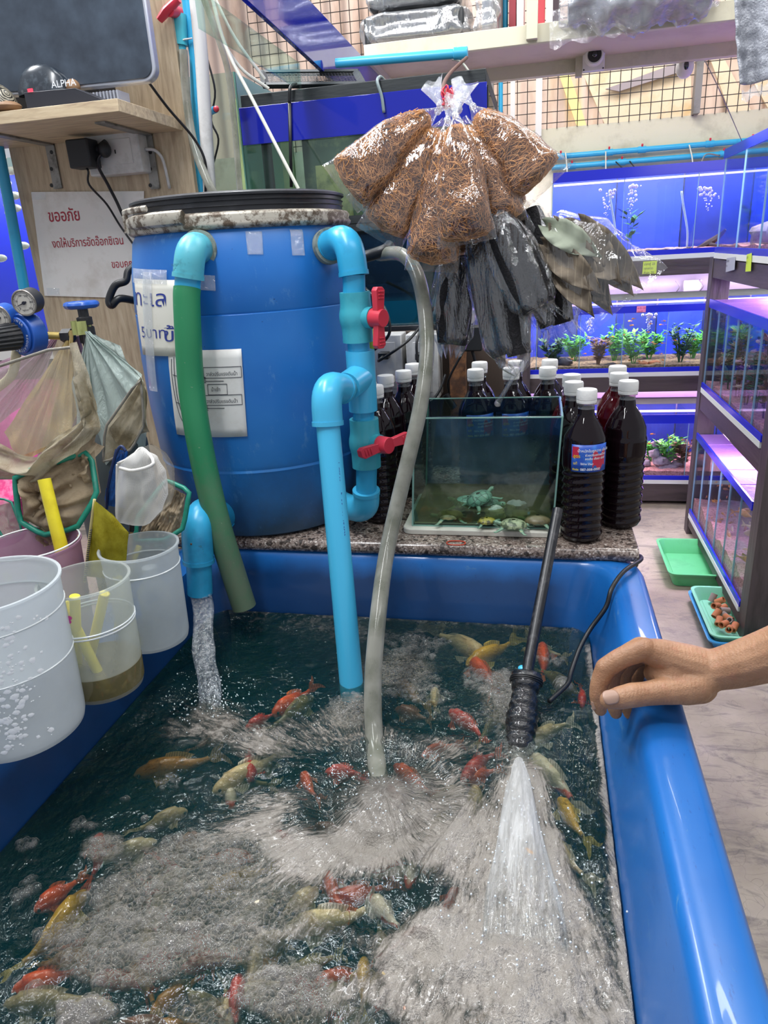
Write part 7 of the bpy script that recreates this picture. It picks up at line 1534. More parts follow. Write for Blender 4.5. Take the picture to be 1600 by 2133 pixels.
# ================================================================== WATER
def smooth(e0, e1, x): t_ = np.clip((x - e0) / (e1 - e0), 0, 1); return t_ * t_ * (3 - 2 * t_)
WX0, WX1, WY0, WY1 = -.697, .104, -.02, 1.296
NXW, NYW = 388, 500
gx = np.linspace(0, 1, NXW + 1); ys_ = np.concatenate([np.linspace(WY0, .40, 60)[:-1], np.linspace(.40, WY1, NYW - 59 + 1)]); NYW = len(ys_) - 1
GX, GY = np.meshgrid(WX0 + (WX1 - WX0) * gx, ys_)
S1 = pz(800, 1665, WATER_Z); S2 = pz(1083, 1600, WATER_Z); S3 = pz(440, 1475, WATER_Z); S4 = pz(737, 1470, WATER_Z); S5 = pz(1090, 2010, WATER_Z)
def nz2(X, Y, s, seed, sx=1, sy=1):
    """value noise on numpy grids"""
    rs = np.random.RandomState(seed); T = rs.rand(64, 64); x = X * s * sx + 100; y = Y * s * sy + 100; xi = np.floor(x).astype(int); yi = np.floor(y).astype(int); fx = x - xi; fy = y - yi; fx = fx*fx*(3-2*fx); fy = fy*fy*(3-2*fy)
    g_ = lambda a, b_: T[a % 64, b_ % 64]
    return g_(xi, yi)*(1-fx)*(1-fy) + g_(xi+1, yi)*fx*(1-fy) + g_(xi, yi+1)*(1-fx)*fy + g_(xi+1, yi+1)*fx*fy
def fbm(X, Y, s, seed, o=4, sx=1, sy=1):
    r = 0; a = 1; t_ = 0
    for k in range(o): r = r + a * nz2(X, Y, s * 2 ** k, seed + k, sx, sy); t_ += a; a *= .55
    return r / t_
# foam patches: where they float (given from the photograph, laid on the real water plane), radius across, along, turn, strength
FO = []
def fo(u, v, ru, rv, s): 
    c = pz(u, v, WATER_Z); a = (pz(u + ru, v, WATER_Z) - pz(u - ru, v, WATER_Z)).length / 2; b_ = (pz(u, v + rv, WATER_Z) - pz(u, v - rv, WATER_Z)).length / 2; FO.append((c.x, c.y, a, b_, s))
for q in [(640, 1300, 150, 28, .35), (850, 1335, 130, 28, .45), (800, 1385, 80, 25, .55), (735, 1482, 60, 34, 1.1), (560, 1560, 120, 40, .75), (430, 1640, 110, 45, .5), (760, 1535, 190, 45, .85), (980, 1560, 90, 30, .5), (1055, 1450, 42, 60, .8), (1000, 1420, 50, 30, .5), (870, 1450, 60, 30, .35),
          (820, 1690, 190, 95, 1.15), (690, 1760, 150, 60, .8), (560, 1680, 90, 60, .7), (860, 1800, 200, 45, .85), (390, 1830, 190, 100, .75), (470, 1760, 120, 60, .7), (640, 1790, 110, 45, .8), (300, 1920, 220, 60, .6), (250, 1980, 160, 50, .55), (560, 1900, 110, 70, .8), (700, 1960, 200, 40, .75), (640, 2060, 120, 60, .75), (420, 2110, 120, 40, .45), (180, 2110, 90, 40, .4),
          (1085, 1700, 85, 130, 1.25), (1075, 1850, 130, 130, 1.35), (1060, 2000, 230, 110, 1.3), (950, 1930, 150, 90, 1.0), (900, 2060, 160, 80, .9), (1180, 2000, 120, 130, 1.1), (1240, 2080, 90, 80, 1.0), (1140, 1760, 50, 70, .6), (1020, 2110, 260, 60, 1.0), (1180, 1880, 60, 60, .6), (440, 1490, 80, 45, .55), (380, 1530, 90, 30, .35), (500, 1520, 70, 35, .4), (1090, 1640, 50, 60, 1.0), (940, 1640, 80, 50, .55), (990, 1740, 90, 60, .7)]: fo(*q)
F = np.zeros_like(GX)
for cx_, cy_, a, b_, s_ in FO: F += s_ * np.exp(-(((GX - cx_) / a) ** 2 + ((GY - cy_) / b_) ** 2) * 1.1)
for u, v, ru, rv in ((1225, 1600, 40, 260), (860, 1500, 90, 28), (1190, 1470, 70, 90), (120, 1650, 190, 110), (60, 1800, 110, 110), (620, 1985, 70, 25), (720, 1985, 60, 50), (640, 1715, 50, 35), (560, 1385, 90, 50), (900, 1880, 60, 25), (780, 1900, 60, 28), (420, 1590, 60, 25), (470, 1610, 90, 30)):
    c = pz(u, v, WATER_Z); a = (pz(u + ru, v, WATER_Z) - c).length; b_ = (pz(u, v + rv, WATER_Z) - pz(u, v - rv, WATER_Z)).length / 2; F -= .7 * np.exp(-(((GX - c.x) / a) ** 2 + ((GY - c.y) / b_) ** 2))
_c = pz(1228, 1620, WATER_Z); F -= 1.1 * np.exp(-((GX - _c.x) / .035) ** 2) * smooth(.62, .74, GY)
F = np.clip(F, 0, 1.5)
F *= (.30 + 1.25 * fbm(GX, GY, 14, 3)); F += .35 * (fbm(GX, GY, 30, 9) - .5)
dJ = np.hypot(GX - S2.x, (GY - S2.y)); dH = np.hypot(GX - S1.x, GY - S1.y)
jet = (GX > S2.x - .16 - .25 * np.clip(S2.y - GY, 0, 1)) & (GY < S2.y + .02)
wj = smooth(-.02, .06, (GX - (S2.x - .05 - .42 * np.clip(S2.y - GY, 0, 1)))) * smooth(-.03, .03, S2.y - GY)
ang1 = np.arctan2(GY - S1.y, GX - S1.x); ang2 = np.arctan2(GX - S2.x, S2.y + .12 - GY)
FU = ang1 * 6.0 * (1 - (wj > .5)) + ang2 * 11.0 * (wj > .5); FV = dH * (1 - (wj > .5)) + dJ * (wj > .5)
RF = np.zeros_like(GX)
for u, v, ru, rv, s_ in ((380, 1850, 175, 95, 1), (250, 1975, 165, 62, 1), (490, 1785, 80, 45, .8), (605, 2065, 100, 62, 1), (215, 1765, 45, 26, .9), (440, 1960, 130, 50, .8), (180, 2112, 70, 34, .9), (1050, 1450, 45, 60, .9), (820, 1395, 90, 40, .8), (735, 1480, 55, 34, .7), (560, 1900, 90, 50, .8), (430, 2110, 80, 34, .7)):
    c = pz(u, v, WATER_Z); a = (pz(u + ru, v, WATER_Z) - c).length; b_ = (pz(u, v + rv, WATER_Z) - pz(u, v - rv, WATER_Z)).length / 2; RF = np.maximum(RF, s_ * np.clip(1.6 - 1.15 * np.hypot((GX - c.x) / a, (GY - c.y) / b_) + .5 * (fbm(GX, GY, 26, 61) - .5), 0, 1))
near_wall = smooth(WX1 - .009 - .010 * (nz2(GX, GY, 22, 41) ), WX1 - .004, GX + .006 * (nz2(GX, GY, 60, 42) - .5)) * smooth(1.27, 1.2, GY); near_back = smooth(WY1 - .018, WY1 - .004, GY + .010 * (nz2(GX, GY, 30, 44) - .5)) * .55
F = np.maximum(F, near_wall * 1.25); F = np.maximum(F, near_back)
# height of the surface
ener = np.clip(.25 + 1.2 * np.exp(-(dH / .20) ** 2) + 1.1 * np.exp(-((GX - S5.x) ** 2 / .03 + (GY - S5.y) ** 2 / .05)) + .6 * np.exp(-((GX - S3.x) ** 2 + (GY - S3.y) ** 2) / .015) + .5 * smooth(.75, .42, GY), 0, 1.6)
ener *= smooth(0, .03, GX - WX0) * smooth(0, .02, WX1 - GX) * smooth(0, .04, WY1 - GY)
Z = (fbm(GX, GY, 9, 21, 3) - .5) * .020 * ener + (fbm(GX, GY, 34, 25, 3) - .5) * .011 * ener + (nz2(FU, FV, 1.0, 27, 5.5, 28) - .5) * .0035 * np.clip(F, 0, 1)
Z += .020 * np.exp(-(dH / .055) ** 2) + .006 * np.exp(-((dH - .12) / .03) ** 2) - .006 * np.exp(-((dH - .085) / .02) ** 2)
Z += .010 * np.exp(-((GX - S5.x) / .09) ** 2 - ((GY - S5.y) / .10) ** 2) + .008 * np.exp(-((GX - S3.x) ** 2 + (GY - S3.y) ** 2) / .0015) + .006 * np.exp(-((GX - S4.x) ** 2 + (GY - S4.y) ** 2) / .0012)
Z += .0012 * np.cos(dH * 210) * np.exp(-dH / .2)
me = bpy.data.meshes.new('water'); nvx = NXW + 1; V = np.stack([GX, GY, WATER_Z + Z], -1).reshape(-1, 3)
idx = np.arange(len(V)).reshape(GX.shape); quads = np.stack([idx[:-1, :-1], idx[:-1, 1:], idx[1:, 1:], idx[1:, :-1]], -1).reshape(-1, 4)
border = np.concatenate([idx[0, :], idx[1:, -1], idx[-1, -2::-1], idx[-2:0:-1, 0]]); nb = len(border); low = V[border].copy(); low[:, 2] = .22; low[:, 0] = np.clip(low[:, 0], -.60, .055); low[:, 1] = np.clip(low[:, 1], .04, 1.24)
V2 = np.concatenate([V, low]); L0 = len(V); sides = [(int(border[(k+1) % nb]), int(border[k]), L0 + k, L0 + (k+1) % nb) for k in range(nb)]
me.from_pydata(V2.tolist(), [], quads.tolist() + sides + [tuple(L0 + k for k in range(nb - 1, -1, -1))]); me.update()
at = me.attributes.new('foam', 'FLOAT', 'POINT'); at.data.foreach_set('value', np.concatenate([F.reshape(-1), np.zeros(nb)]).astype(np.float32))
at = me.attributes.new('raft', 'FLOAT', 'POINT'); at.data.foreach_set('value', np.concatenate([RF.reshape(-1), np.zeros(nb)]).astype(np.float32))
at = me.attributes.new('flow', 'FLOAT_VECTOR', 'POINT'); fl_ = np.zeros((len(V2), 3), np.float32); fl_[:L0, 0] = FU.reshape(-1); fl_[:L0, 1] = FV.reshape(-1); at.data.foreach_set('vector', fl_.reshape(-1))
me.polygons.foreach_set('use_smooth', [True] * len(me.polygons))
t = NT('tub_water'); fa = t.n('ShaderNodeAttribute', attribute_name='foam'); fw = t.n('ShaderNodeAttribute', attribute_name='flow'); v = t.coord()
mp = t.n('ShaderNodeMapping', {'Vector': fw.outputs['Vector'], 'Scale': (7.0, 46.0, 1)}); wob = t.n('ShaderNodeVectorMath', {0: mp.outputs[0], 1: t.n('ShaderNodeVectorMath', {0: t.n('ShaderNodeTexNoise', {'Vector': v, 'Scale': 22.0, 'Detail': 3.0}).outputs['Color'], 'Scale': 3.2}, operation='SCALE').outputs[0]}, operation='ADD')
st = t.noise(1.0, 6, wob.outputs[0], .7)
fine = t.noise(230, 5, v, .7); blot = t.noise(17, 6, v, .6)
vo = t.n('ShaderNodeTexVoronoi', {'Vector': v, 'Scale': 170.0}, feature='DISTANCE_TO_EDGE'); cell = t.ramp(vo.outputs['Distance'], [(.0, GREY(1)), (.10, GREY(.2)), (.4, GREY(0))])
fo_ = fa.outputs['Fac']
fac = t.math('ADD', fo_, t.math('MULTIPLY_ADD', st, 2.2, -1.12)); fac = t.math('ADD', fac, t.math('MULTIPLY_ADD', blot, 1.1, -.60)); fac = t.math('ADD', fac, t.math('MULTIPLY_ADD', fine, .5, -.25))
fac = t.ramp(fac, [(.30, GREY(0)), (.62, GREY(.36)), (1.6, GREY(.84))])
fac = t.math('MULTIPLY', fac, 1.0, clamp=True)
rf = t.n('ShaderNodeAttribute', attribute_name='raft').outputs['Fac']
wv2 = t.n('ShaderNodeVectorMath', {0: v, 1: t.n('ShaderNodeVectorMath', {0: t.n('ShaderNodeTexNoise', {'Vector': v, 'Scale': 60.0}).outputs['Color'], 'Scale': .004}, operation='SCALE').outputs[0]}, operation='ADD').outputs[0]
b1_ = t.n('ShaderNodeTexVoronoi', {'Vector': wv2, 'Scale': 135.0}); b1e = t.n('ShaderNodeTexVoronoi', {'Vector': wv2, 'Scale': 135.0}, feature='DISTANCE_TO_EDGE')
b2_ = t.n('ShaderNodeTexVoronoi', {'Vector': wv2, 'Scale': 270.0})
rim = t.ramp(b1e.outputs['Distance'], [(.0, GREY(1)), (.09, GREY(.35)), (.25, GREY(.10))])
rfac = t.math('MULTIPLY_ADD', rim, .42, .05)
rsel = t.ramp(rf, [(.25, GREY(0)), (.7, GREY(1))])
fac = t.mix(rsel, fac, rfac)
dome = t.math('MULTIPLY', t.math('ADD', t.math('MULTIPLY', t.math('POWER', b1_.outputs['Distance'], 2.0), -3.2), t.math('MULTIPLY', t.math('POWER', b2_.outputs['Distance'], 2.0), -.8)), rsel)
hgt = t.math('ADD', t.math('MULTIPLY', st, 1.2), t.math('MULTIPLY', t.noise(330, 3, v, .6), 1.1))
hmix = t.math('MULTIPLY', hgt, fac)
hgt = t.mix(rsel, hgt, t.math('MULTIPLY', dome, 1.0)); nf_ = t.bump(hgt, .9, .006); nw = t.bump(t.math('ADD', t.noise(38, 4, v, .55, .6), t.math('MULTIPLY', t.noise(110, 2, v), .35)), .75, .010); nw2 = t.n('ShaderNodeBump', {'Height': dome, 'Strength': 1.0, 'Distance': .005, 'Normal': nw}).outputs[0]; nw = nw2
fb = t.bsdf(Base_Color=t.mix(t.ramp(t.math('MULTIPLY_ADD', st, 1.3, t.math('MULTIPLY_ADD', fo_, .42, -.48)), [(.25, GREY(0)), (.75, GREY(1))]), t.mix(rsel, lin('#4a3f32'), lin('#c4b7a2')), lin('#c4bbb0')), Roughness=.14, Coat_Weight=.3); t.set(fb.inputs['Normal'], nf_)
ws = t.n('ShaderNodeMixShader', {0: .18, 1: t.n('ShaderNodeBsdfTransparent', {'Color': lin('#f0f0ea')}), 2: t.n('ShaderNodeBsdfDiffuse', {'Color': lin('#1c5452')})}); gl = t.n('ShaderNodeBsdfGlossy', {'Roughness': .05}); t.set(gl.inputs['Normal'], nw); fr = t.n('ShaderNodeFresnel', {'IOR': 1.50}); t.set(fr.inputs['Normal'], nw)
frf = t.math('ADD', t.math('MULTIPLY_ADD', fr.outputs[0], .9, .012), t.math('MULTIPLY', rsel, .05), clamp=True)
wm = t.n('ShaderNodeMixShader', {0: frf, 1: ws, 2: gl}); M_WAT = t.done(t.n('ShaderNodeMixShader', {0: fac, 1: wm, 2: fb}))
va = t.n('ShaderNodeVolumeAbsorption', {'Color': lin('#9aa496'), 'Density': 12.0}); t.set(t.out.inputs['Volume'], va.outputs[0])
me.materials.append(M_WAT)
wo = bpy.data.objects.new('tub_water', me); COL.objects.link(wo); ORG['tub_water'] = Vector()
tag(wo, 'churning foamy water filling the blue tub', 'water', kind='stuff')
def wz(x, y):
    i = int(np.clip((x - WX0) / (WX1 - WX0) * NXW, 0, NXW)); j = int(np.clip(np.searchsorted(ys_, y), 0, NYW)); return WATER_Z + Z[j, i]

# ---- foam bubbles: little domes riding on the water
t = NT('bubble_skin'); lw = t.n('ShaderNodeLayerWeight', {'Blend': .5}); f2 = t.math('MULTIPLY_ADD', t.math('POWER', lw.outputs['Facing'], 4.0), .85, .03, clamp=True)
M_BUB = t.done(t.n('ShaderNodeMixShader', {0: f2, 1: t.n('ShaderNodeBsdfTransparent', {'Color': (1, 1, 1, 1)}), 2: t.n('ShaderNodeMixShader', {0: .45, 1: t.n('ShaderNodeBsdfGlossy', {'Roughness': .05}), 2: t.n('ShaderNodeBsdfDiffuse', {'Color': lin('#d8d2c8')})})}))
def domes(name, label, patches, seed):
    rs = random.Random(seed); vs, fs = [], []; K = 8
    for u, v, ru, rv, n_, r0, r1 in patches:
        c = pz(u, v, WATER_Z); a = (pz(u + ru, v, WATER_Z) - pz(u - ru, v, WATER_Z)).length / 2; b_ = (pz(u, v + rv, WATER_Z) - pz(u, v - rv, WATER_Z)).length / 2; pl = []
        for _ in range(n_):
            q = rs.random() * 6.283; w_ = rs.random() ** .55; x = c.x + a * w_ * math.cos(q) * (1 + .25 * math.sin(3 * q + u)); y = c.y + b_ * w_ * math.sin(q) * (1 + .25 * math.cos(2 * q + v)); r = 1.2 * (r0 + (r1 - r0) * rs.random() ** 2.2)
            if not (WX0 + .01 < x < WX1 - .003 and .02 < y < WY1 - .004): continue
            z = wz(x, y) - r * .15; b0 = len(vs)
            for ph in (0, .55, 1.05):
                for k in range(K): an = 6.283 * k / K; vs.append((x + r * math.cos(ph) * math.cos(an), y + r * math.cos(ph) * math.sin(an), z + r * math.sin(ph)))
            vs.append((x, y, z + r)); 
            for i in range(2):
                for k in range(K): fs.append((b0+i*K+k, b0+i*K+(k+1) % K, b0+(i+1)*K+(k+1) % K, b0+(i+1)*K+k))
            for k in range(K): fs.append((b0+2*K+k, b0+2*K+(k+1) % K, b0+3*K))
    me_ = bpy.data.meshes.new(name); me_.from_pydata(vs, [], fs); me_.materials.append(M_BUB); me_.polygons.foreach_set('use_smooth', [True] * len(me_.polygons)); o = bpy.data.objects.new(name, me_); COL.objects.link(o); return tag(o, label, 'foam', kind='stuff')
domes('foam_bubbles', 'raft of glassy bubbles floating at the lower left of the tub', [(380, 1850, 170, 95, 1150, .0020, .0062), (250, 1970, 160, 60, 520, .0022, .0078), (490, 1780, 90, 50, 380, .0014, .0034), (600, 2060, 95, 60, 600, .002, .006), (170, 2110, 60, 30, 420, .002, .006), (440, 1960, 120, 40, 600, .0015, .004), (215, 1765, 42, 24, 220, .0018, .004)], 1)
domes('foam_bubbles', 'fine bubbles around the drop pipe and behind the clear hose', [(735, 1478, 48, 32, 900, .0012, .0034), (860, 1345, 75, 30, 700, .001, .0045), (820, 1400, 90, 28, 700, .001, .004), (700, 1310, 130, 22, 400, .0008, .002), (870, 1440, 70, 26, 500, .0012, .0036), (960, 1490, 60, 20, 250, .0012, .003)], 2)
domes('foam_bubbles', 'bubble clusters beside the black pump and along the right wall', [(1055, 1440, 38, 50, 900, .0014, .0042), (1000, 1415, 42, 26, 420, .0014, .0044), (1150, 1372, 30, 12, 120, .0014, .0036), (1256, 1560, 7, 60, 500, .0008, .003), (1275, 1750, 6, 80, 400, .0006, .002), (1250, 1900, 40, 90, 500, .0008, .0024), (1232, 1400, 10, 40, 200, .0008, .002), (1130, 1310, 100, 5, 300, .0006, .002), (1060, 1530, 24, 60, 400, .001, .003)], 3)
domes('foam_bubbles', 'lone large bubbles scattered on the dark water', [(300, 1708, 5, 3, 5, .004, .006), (315, 1727, 8, 4, 8, .003, .005), (165, 1718, 18, 10, 26, .0025, .0045), (190, 1722, 10, 6, 12, .0025, .004), (55, 1757, 22, 10, 28, .003, .005), (52, 1850, 20, 20, 34, .003, .0055), (175, 1866, 8, 5, 4, .005, .007), (70, 2062, 10, 6, 3, .007, .010), (1172, 1425, 16, 9, 16, .006, .013), (350, 1630, 30, 12, 60, .0015, .003), (262, 1668, 6, 3, 3, .003, .005), (400, 1930, 20, 12, 30, .003, .007), (905, 1545, 40, 10, 60, .001, .003), (400, 1480, 80, 30, 60, .001, .0025)], 4)

# ================================================================== KOI
def koimat(name, a, b_, scale, lo, hi, rough=.3):
    t = NT(name); v = t.coord(); c = t.mix(t.ramp(t.noise(scale, 3, v, .5, .5), [(lo, GREY(0)), (hi, GREY(1))]), lin(a), lin(b_)); vo = t.n('ShaderNodeTexVoronoi', {'Vector': v, 'Scale': 260.0}); b = t.bsdf(Base_Color=c, Roughness=rough, Coat_Weight=.3); t.set(b.inputs['Normal'], t.bump(vo.outputs['Distance'], .25, .002)); return t.done(b)
KM = {'orange': koimat('koi_orange', '#f2621c', '#c8401a', 16, .45, .6), 'red': koimat('koi_red', '#d8381c', '#8e2318', 16, .5, .65), 'cream': koimat('koi_cream', '#f4deaa', '#d9ad6c', 14, .45, .65), 'yellow': koimat('koi_yellow', '#e8b62a', '#b88a22', 16, .48, .62), 'olive': koimat('koi_olive', '#8a7a42', '#54502e', 20, .45, .6), 'gold': koimat('koi_gold', '#c98a2c', '#6d5424', 22, .5, .62), 'beige': koimat('koi_beige', '#b8a478', '#8d7a52', 18, .45, .6), 'patch': koimat('koi_patched', '#ecdfc0', '#e0511c', 13, .5, .53), 'brown': koimat('koi_brown', '#7a4a2c', '#a8663a', 20, .5, .6), 'black': koimat('koi_black', '#1e2024', '#3a3a3e', 20, .5, .6), 'ghost': koimat('koi_ghost', '#dccaa0', '#9a8a64', 14, .45, .6)}
def finmat(name, c):
    t = NT(name); wv = t.n('ShaderNodeTexWave', {'Scale': 90.0, 'Distortion': 1.5, 'Vector': t.coord()}); M = t.done(t.n('ShaderNodeMixShader', {0: t.ramp(wv.outputs['Fac'], [(.2, GREY(.5)), (.8, GREY(.85))]), 1: t.n('ShaderNodeBsdfTransparent'), 2: t.n('ShaderNodeMixShader', {0: .4, 1: t.n('ShaderNodeBsdfDiffuse', {'Color': lin(c)}), 2: t.n('ShaderNodeBsdfTranslucent', {'Color': lin(c)})})})); return M
FM = {k: finmat('fin_' + k, c) for k, c in dict(orange='#e87a3c', red='#d8603c', cream='#e8dfc4', yellow='#e8cf6a', olive='#a59a6a', gold='#c9a45c', beige='#c9bb98', patch='#ece4d4', brown='#a87a5a', black='#4a4a4e', ghost='#d8d4c0').items()}
def koi(hu, hv, tu, tv, kind, label, wide=1.0, bend=.12, veil=1.0, depth=.0, i=0):
    h = pz(hu, hv, WATER_Z - .012); t_ = pz(tu, tv, WATER_Z - .012); D = h - t_; L = max(D.length, .05) * 1.35; d = D.normalized(); s_ = Vector((-d.y, d.x, 0)); mid = (h + t_) / 2
    R_ = L * .088 * wide + .005; zc = min(wz(mid.x, mid.y), WATER_Z + .002) - R_ * 1.0 - .006 - depth; base = Vector((mid.x, mid.y, zc)); b = thing('koi', label, 'fish', base, 'koi crowding in the blue tub')
    def ax(q): return base + d * (L * (.5 - q)) + s_ * (bend * L * math.sin((q - .1) * 3.6) * q)
    def tn(q): e = ax(min(q + .02, 1.0)) - ax(max(q - .02, 0)); e = e.normalized(); return Vector((-e.y, e.x, 0))
    def fn(a, q):
        w_ = np.interp(q, [0, .03, .1, .22, .4, .6, .8, .92, 1], [.10, .42, .68, .90, 1.0, .84, .50, .30, .30]) * R_; an = a * 6.2832; c = ax(q * .82); sd = tn(q * .82); hgt_ = w_ * 1.02 + (.004 if .2 < q < .7 else 0); return c - sd * w_ * .82 * math.cos(an) + Vector((0, 0, hgt_ * math.sin(an)))
    m_ = MB().grid(fn, 18, 22, wrap=True); m_.build('body', KM[kind], b, smooth=180)
    def tail(a, q):   # forked veil tail, lying over sideways as it sweeps
        c = ax(.80 + .04 * q); sd = tn(.85); e = -d; sp = (a - .5) * 2; ln = L * .26 * veil * (1 - .38 * math.cos(sp * math.pi / 2) ** 3)
        return c + e * q * ln + (Vector((0, 0, 1)) * .55 + sd * .85) * sp * q ** .8 * L * .15 + sd * bend * q * L * .5 + Vector((0, 0, .003 * math.sin(q * 9 + sp * 4)))
    MB().grid(tail, 14, 8).build('tail_fin', FM[kind], b, smooth=180)
    def dorsal(a, q): c = ax(.32 + .30 * a); return c + Vector((0, 0, R_ * (.95 - .25 * a) + R_ * .55 * q * math.sin(math.pi * min(.25 + a * .75, 1)))) + tn(.4) * R_ * .4 * q - d * q * L * .05
    MB().grid(dorsal, 10, 3).build('dorsal_fin', FM[kind], b, smooth=180)
    for sg_ in (-1, 1):
        def pec(a, q, sg_=sg_): c = ax(.20) + tn(.2) * sg_ * R_ * .72; return c + (tn(.2) * sg_ * (.9 - .5 * a) - d * (.3 + .9 * a)) * q * L * .17 + Vector((0, 0, -.15 * R_ - q * .004 + .002 * math.sin(a * 8)))
        MB().grid(pec, 7, 4).build('pectoral_fin', FM[kind], b, smooth=180)
        MB().sphere(ax(.055) + tn(.06) * sg_ * R_ * .58 + Vector((0, 0, R_ * .25)), R_ * .12 + .0008, 8, 6).build('eye', M_BLACKR, b)
    return b
KOI = [(985, 1368, 1062, 1326, 'yellow', 'golden koi under the far wall, right of the clear hose'), (1004, 1350, 905, 1308, 'cream', 'cream koi with a long tail at the far wall behind the golden one'), (1130, 1340, 1122, 1398, 'orange', 'orange koi touching the black pipe near the far right corner'), (1098, 1342, 1172, 1352, 'beige', 'beige koi against the far wall behind the black pipe'), (1192, 1432, 1118, 1388, 'olive', 'olive koi with a big bubble on its snout right of the pump'), (1213, 1458, 1208, 1426, 'red', 'tiny red fish alone in dark water by the right wall'),
 (986, 1370, 1020, 1420, 'orange', 'slim orange koi pointing at the far wall'), (1048, 1408, 1012, 1385, 'brown', 'brown koi half in foam left of the pump top'), (838, 1418, 890, 1456, 'gold', 'brown-gold koi with yellow patches just right of the clear hose'), (832, 1472, 890, 1490, 'brown', 'orange-brown koi beneath the brown-gold one'), (945, 1480, 998, 1532, 'red', 'dark red koi in the teal gap at mid tub'), (906, 1432, 908, 1462, 'cream', 'tiny white fish in the teal gap'),
 (578, 1470, 642, 1424, 'orange', 'bright orange-red koi left of the drop pipe'), (528, 1500, 560, 1484, 'red', 'small red-orange koi left below the bright one'), (640, 1450, 560, 1500, 'olive', 'olive koi blurred under the surface beside the drop pipe'), (300, 1590, 440, 1554, 'gold', 'golden-brown koi at the left under the spout'), (462, 1626, 575, 1556, 'cream', 'pale cream koi slanting below the drop pipe'), (480, 1500, 400, 1545, 'brown', 'brown koi near where the spout water lands'),
 (375, 1690, 285, 1722, 'beige', 'beige koi with red cheek at the left of the bubble raft'), (305, 1745, 195, 1795, 'ghost', 'pale ghost koi trailing left of the bubble raft'), (85, 1878, 158, 1826, 'orange', 'orange koi at the dark left side'), (158, 1856, 22, 1990, 'yellow', 'long yellow koi pointing away from the lower left corner'), (42, 2050, 160, 2010, 'orange', 'fat orange koi at the lower left corner'), (520, 1780, 428, 1775, 'orange', 'orange koi above the striped yellow one at left centre'),
 (446, 1848, 560, 1808, 'yellow', 'yellow cream koi with dark blotch at left centre'), (474, 1826, 502, 1806, 'black', 'small black fish between orange and yellow koi'), (582, 1742, 622, 1766, 'red', 'small bright red koi above centre of the foam'), (334, 2072, 398, 2020, 'gold', 'amber koi in the white glints at the bottom'), (300, 2010, 370, 1986, 'red', 'dark red koi under the glints at the bottom left'), (400, 2000, 470, 1980, 'red', 'second dark red koi under the glints'),
 (682, 1822, 722, 1884, 'orange', 'deep orange koi pointing up at the centre'), (700, 1862, 800, 1828, 'orange', 'orange koi crossing under the foam band at the centre'), (948, 1860, 904, 1916, 'orange', 'orange koi just left of the white jet'), (878, 1930, 812, 1966, 'red', 'vivid red-orange koi at lower centre'), (614, 1920, 764, 1868, 'cream', 'cream koi with speckled back at lower centre'), (756, 2010, 752, 2072, 'yellow', 'pale yellow koi pointing up at the bottom centre'), (858, 1998, 766, 2082, 'patch', 'white and orange patched koi at the bottom centre'),
 (1172, 1664, 1222, 1734, 'yellow', 'bright yellow koi at the right wall'), (1152, 1748, 1222, 1816, 'cream', 'pale yellow koi right of the white jet'), (1108, 1560, 1190, 1648, 'patch', 'orange and cream koi just below the pump outlet'), (1108, 1538, 1186, 1502, 'ghost', 'ghostly koi with a long tail right of the pump'), (990, 1640, 1004, 1736, 'cream', 'cream koi upright between mound and jet'), (1106, 1786, 1134, 1812, 'gold', 'small amber koi in the jet foam'), (1150, 1830, 1200, 1940, 'brown', 'reddish brown koi in the foam near the right wall'),
 (1080, 2110, 960, 2128, 'gold', 'amber koi at the bottom edge under the foam'), (496, 2044, 500, 2116, 'red', 'red-orange koi pointing up at the bottom'), (30, 2082, 180, 2072, 'beige', 'beige koi with clear eye at the bottom left'), (330, 2125, 200, 2108, 'brown', 'brown koi cut by the bottom edge at the left'), (910, 1788, 952, 1800, 'gold', 'amber koi peeping from the foam below the mound'), (640, 1620, 655, 1640, 'orange', 'small orange koi left of the mound'), (690, 1606, 752, 1612, 'red', 'red koi left behind the hose mound'), (900, 1556, 936, 1545, 'orange', 'small orange koi above the mound at the right'),
 (560, 1880, 480, 1930, 'patch', 'patched koi half covered by bubbles at the left'), (400, 1935, 440, 1990, 'orange', 'orange koi under the large bubbles'), (210, 2030, 300, 2060, 'red', 'reddish koi beneath the lower left bubbles'), (700, 2040, 650, 2110, 'olive', 'olive koi in the foam at the bottom'), (1010, 1960, 930, 2020, 'beige', 'beige koi beneath the jet foam'), (1040, 1480, 1000, 1530, 'olive', 'olive koi left of the pump body'), (860, 2110, 800, 2060, 'brown', 'brown koi by the bottom edge at the centre')]
rs = random.Random(17)
for j in range(70):
    u, v = rs.uniform(130, 1180), rs.uniform(1580, 2120)
    if v < 1720 and u < 420 or (v < 1900 and u < 200): continue
    a = rs.uniform(0, 6.28); L_ = rs.uniform(50, 110); kd = rs.choice(('olive', 'brown', 'beige', 'gold', 'orange', 'cream', 'patch', 'red')); KOI.append((u, v, u + L_ * math.cos(a), v + L_ * .8 * math.sin(a), kd, '%s koi half hidden under foam %s, %s of tub' % ({'patch': 'orange and white'}.get(kd, kd), 'on the left' if u < 480 else ('in the middle' if u < 830 else 'on the right'), 'far part' if v < 1760 else ('central part' if v < 1940 else 'near part'))))
for i, k in enumerate(KOI): koi(*k, wide=1.0 + .15 * math.sin(i * 2.3), bend=.14 * math.sin(i * 1.7 + .5), veil=1.0 + .25 * math.cos(i), depth=(.0, .004, .0, .008)[i % 4] + ((.003, .010)[i % 2] if i >= 59 else 0), i=i)

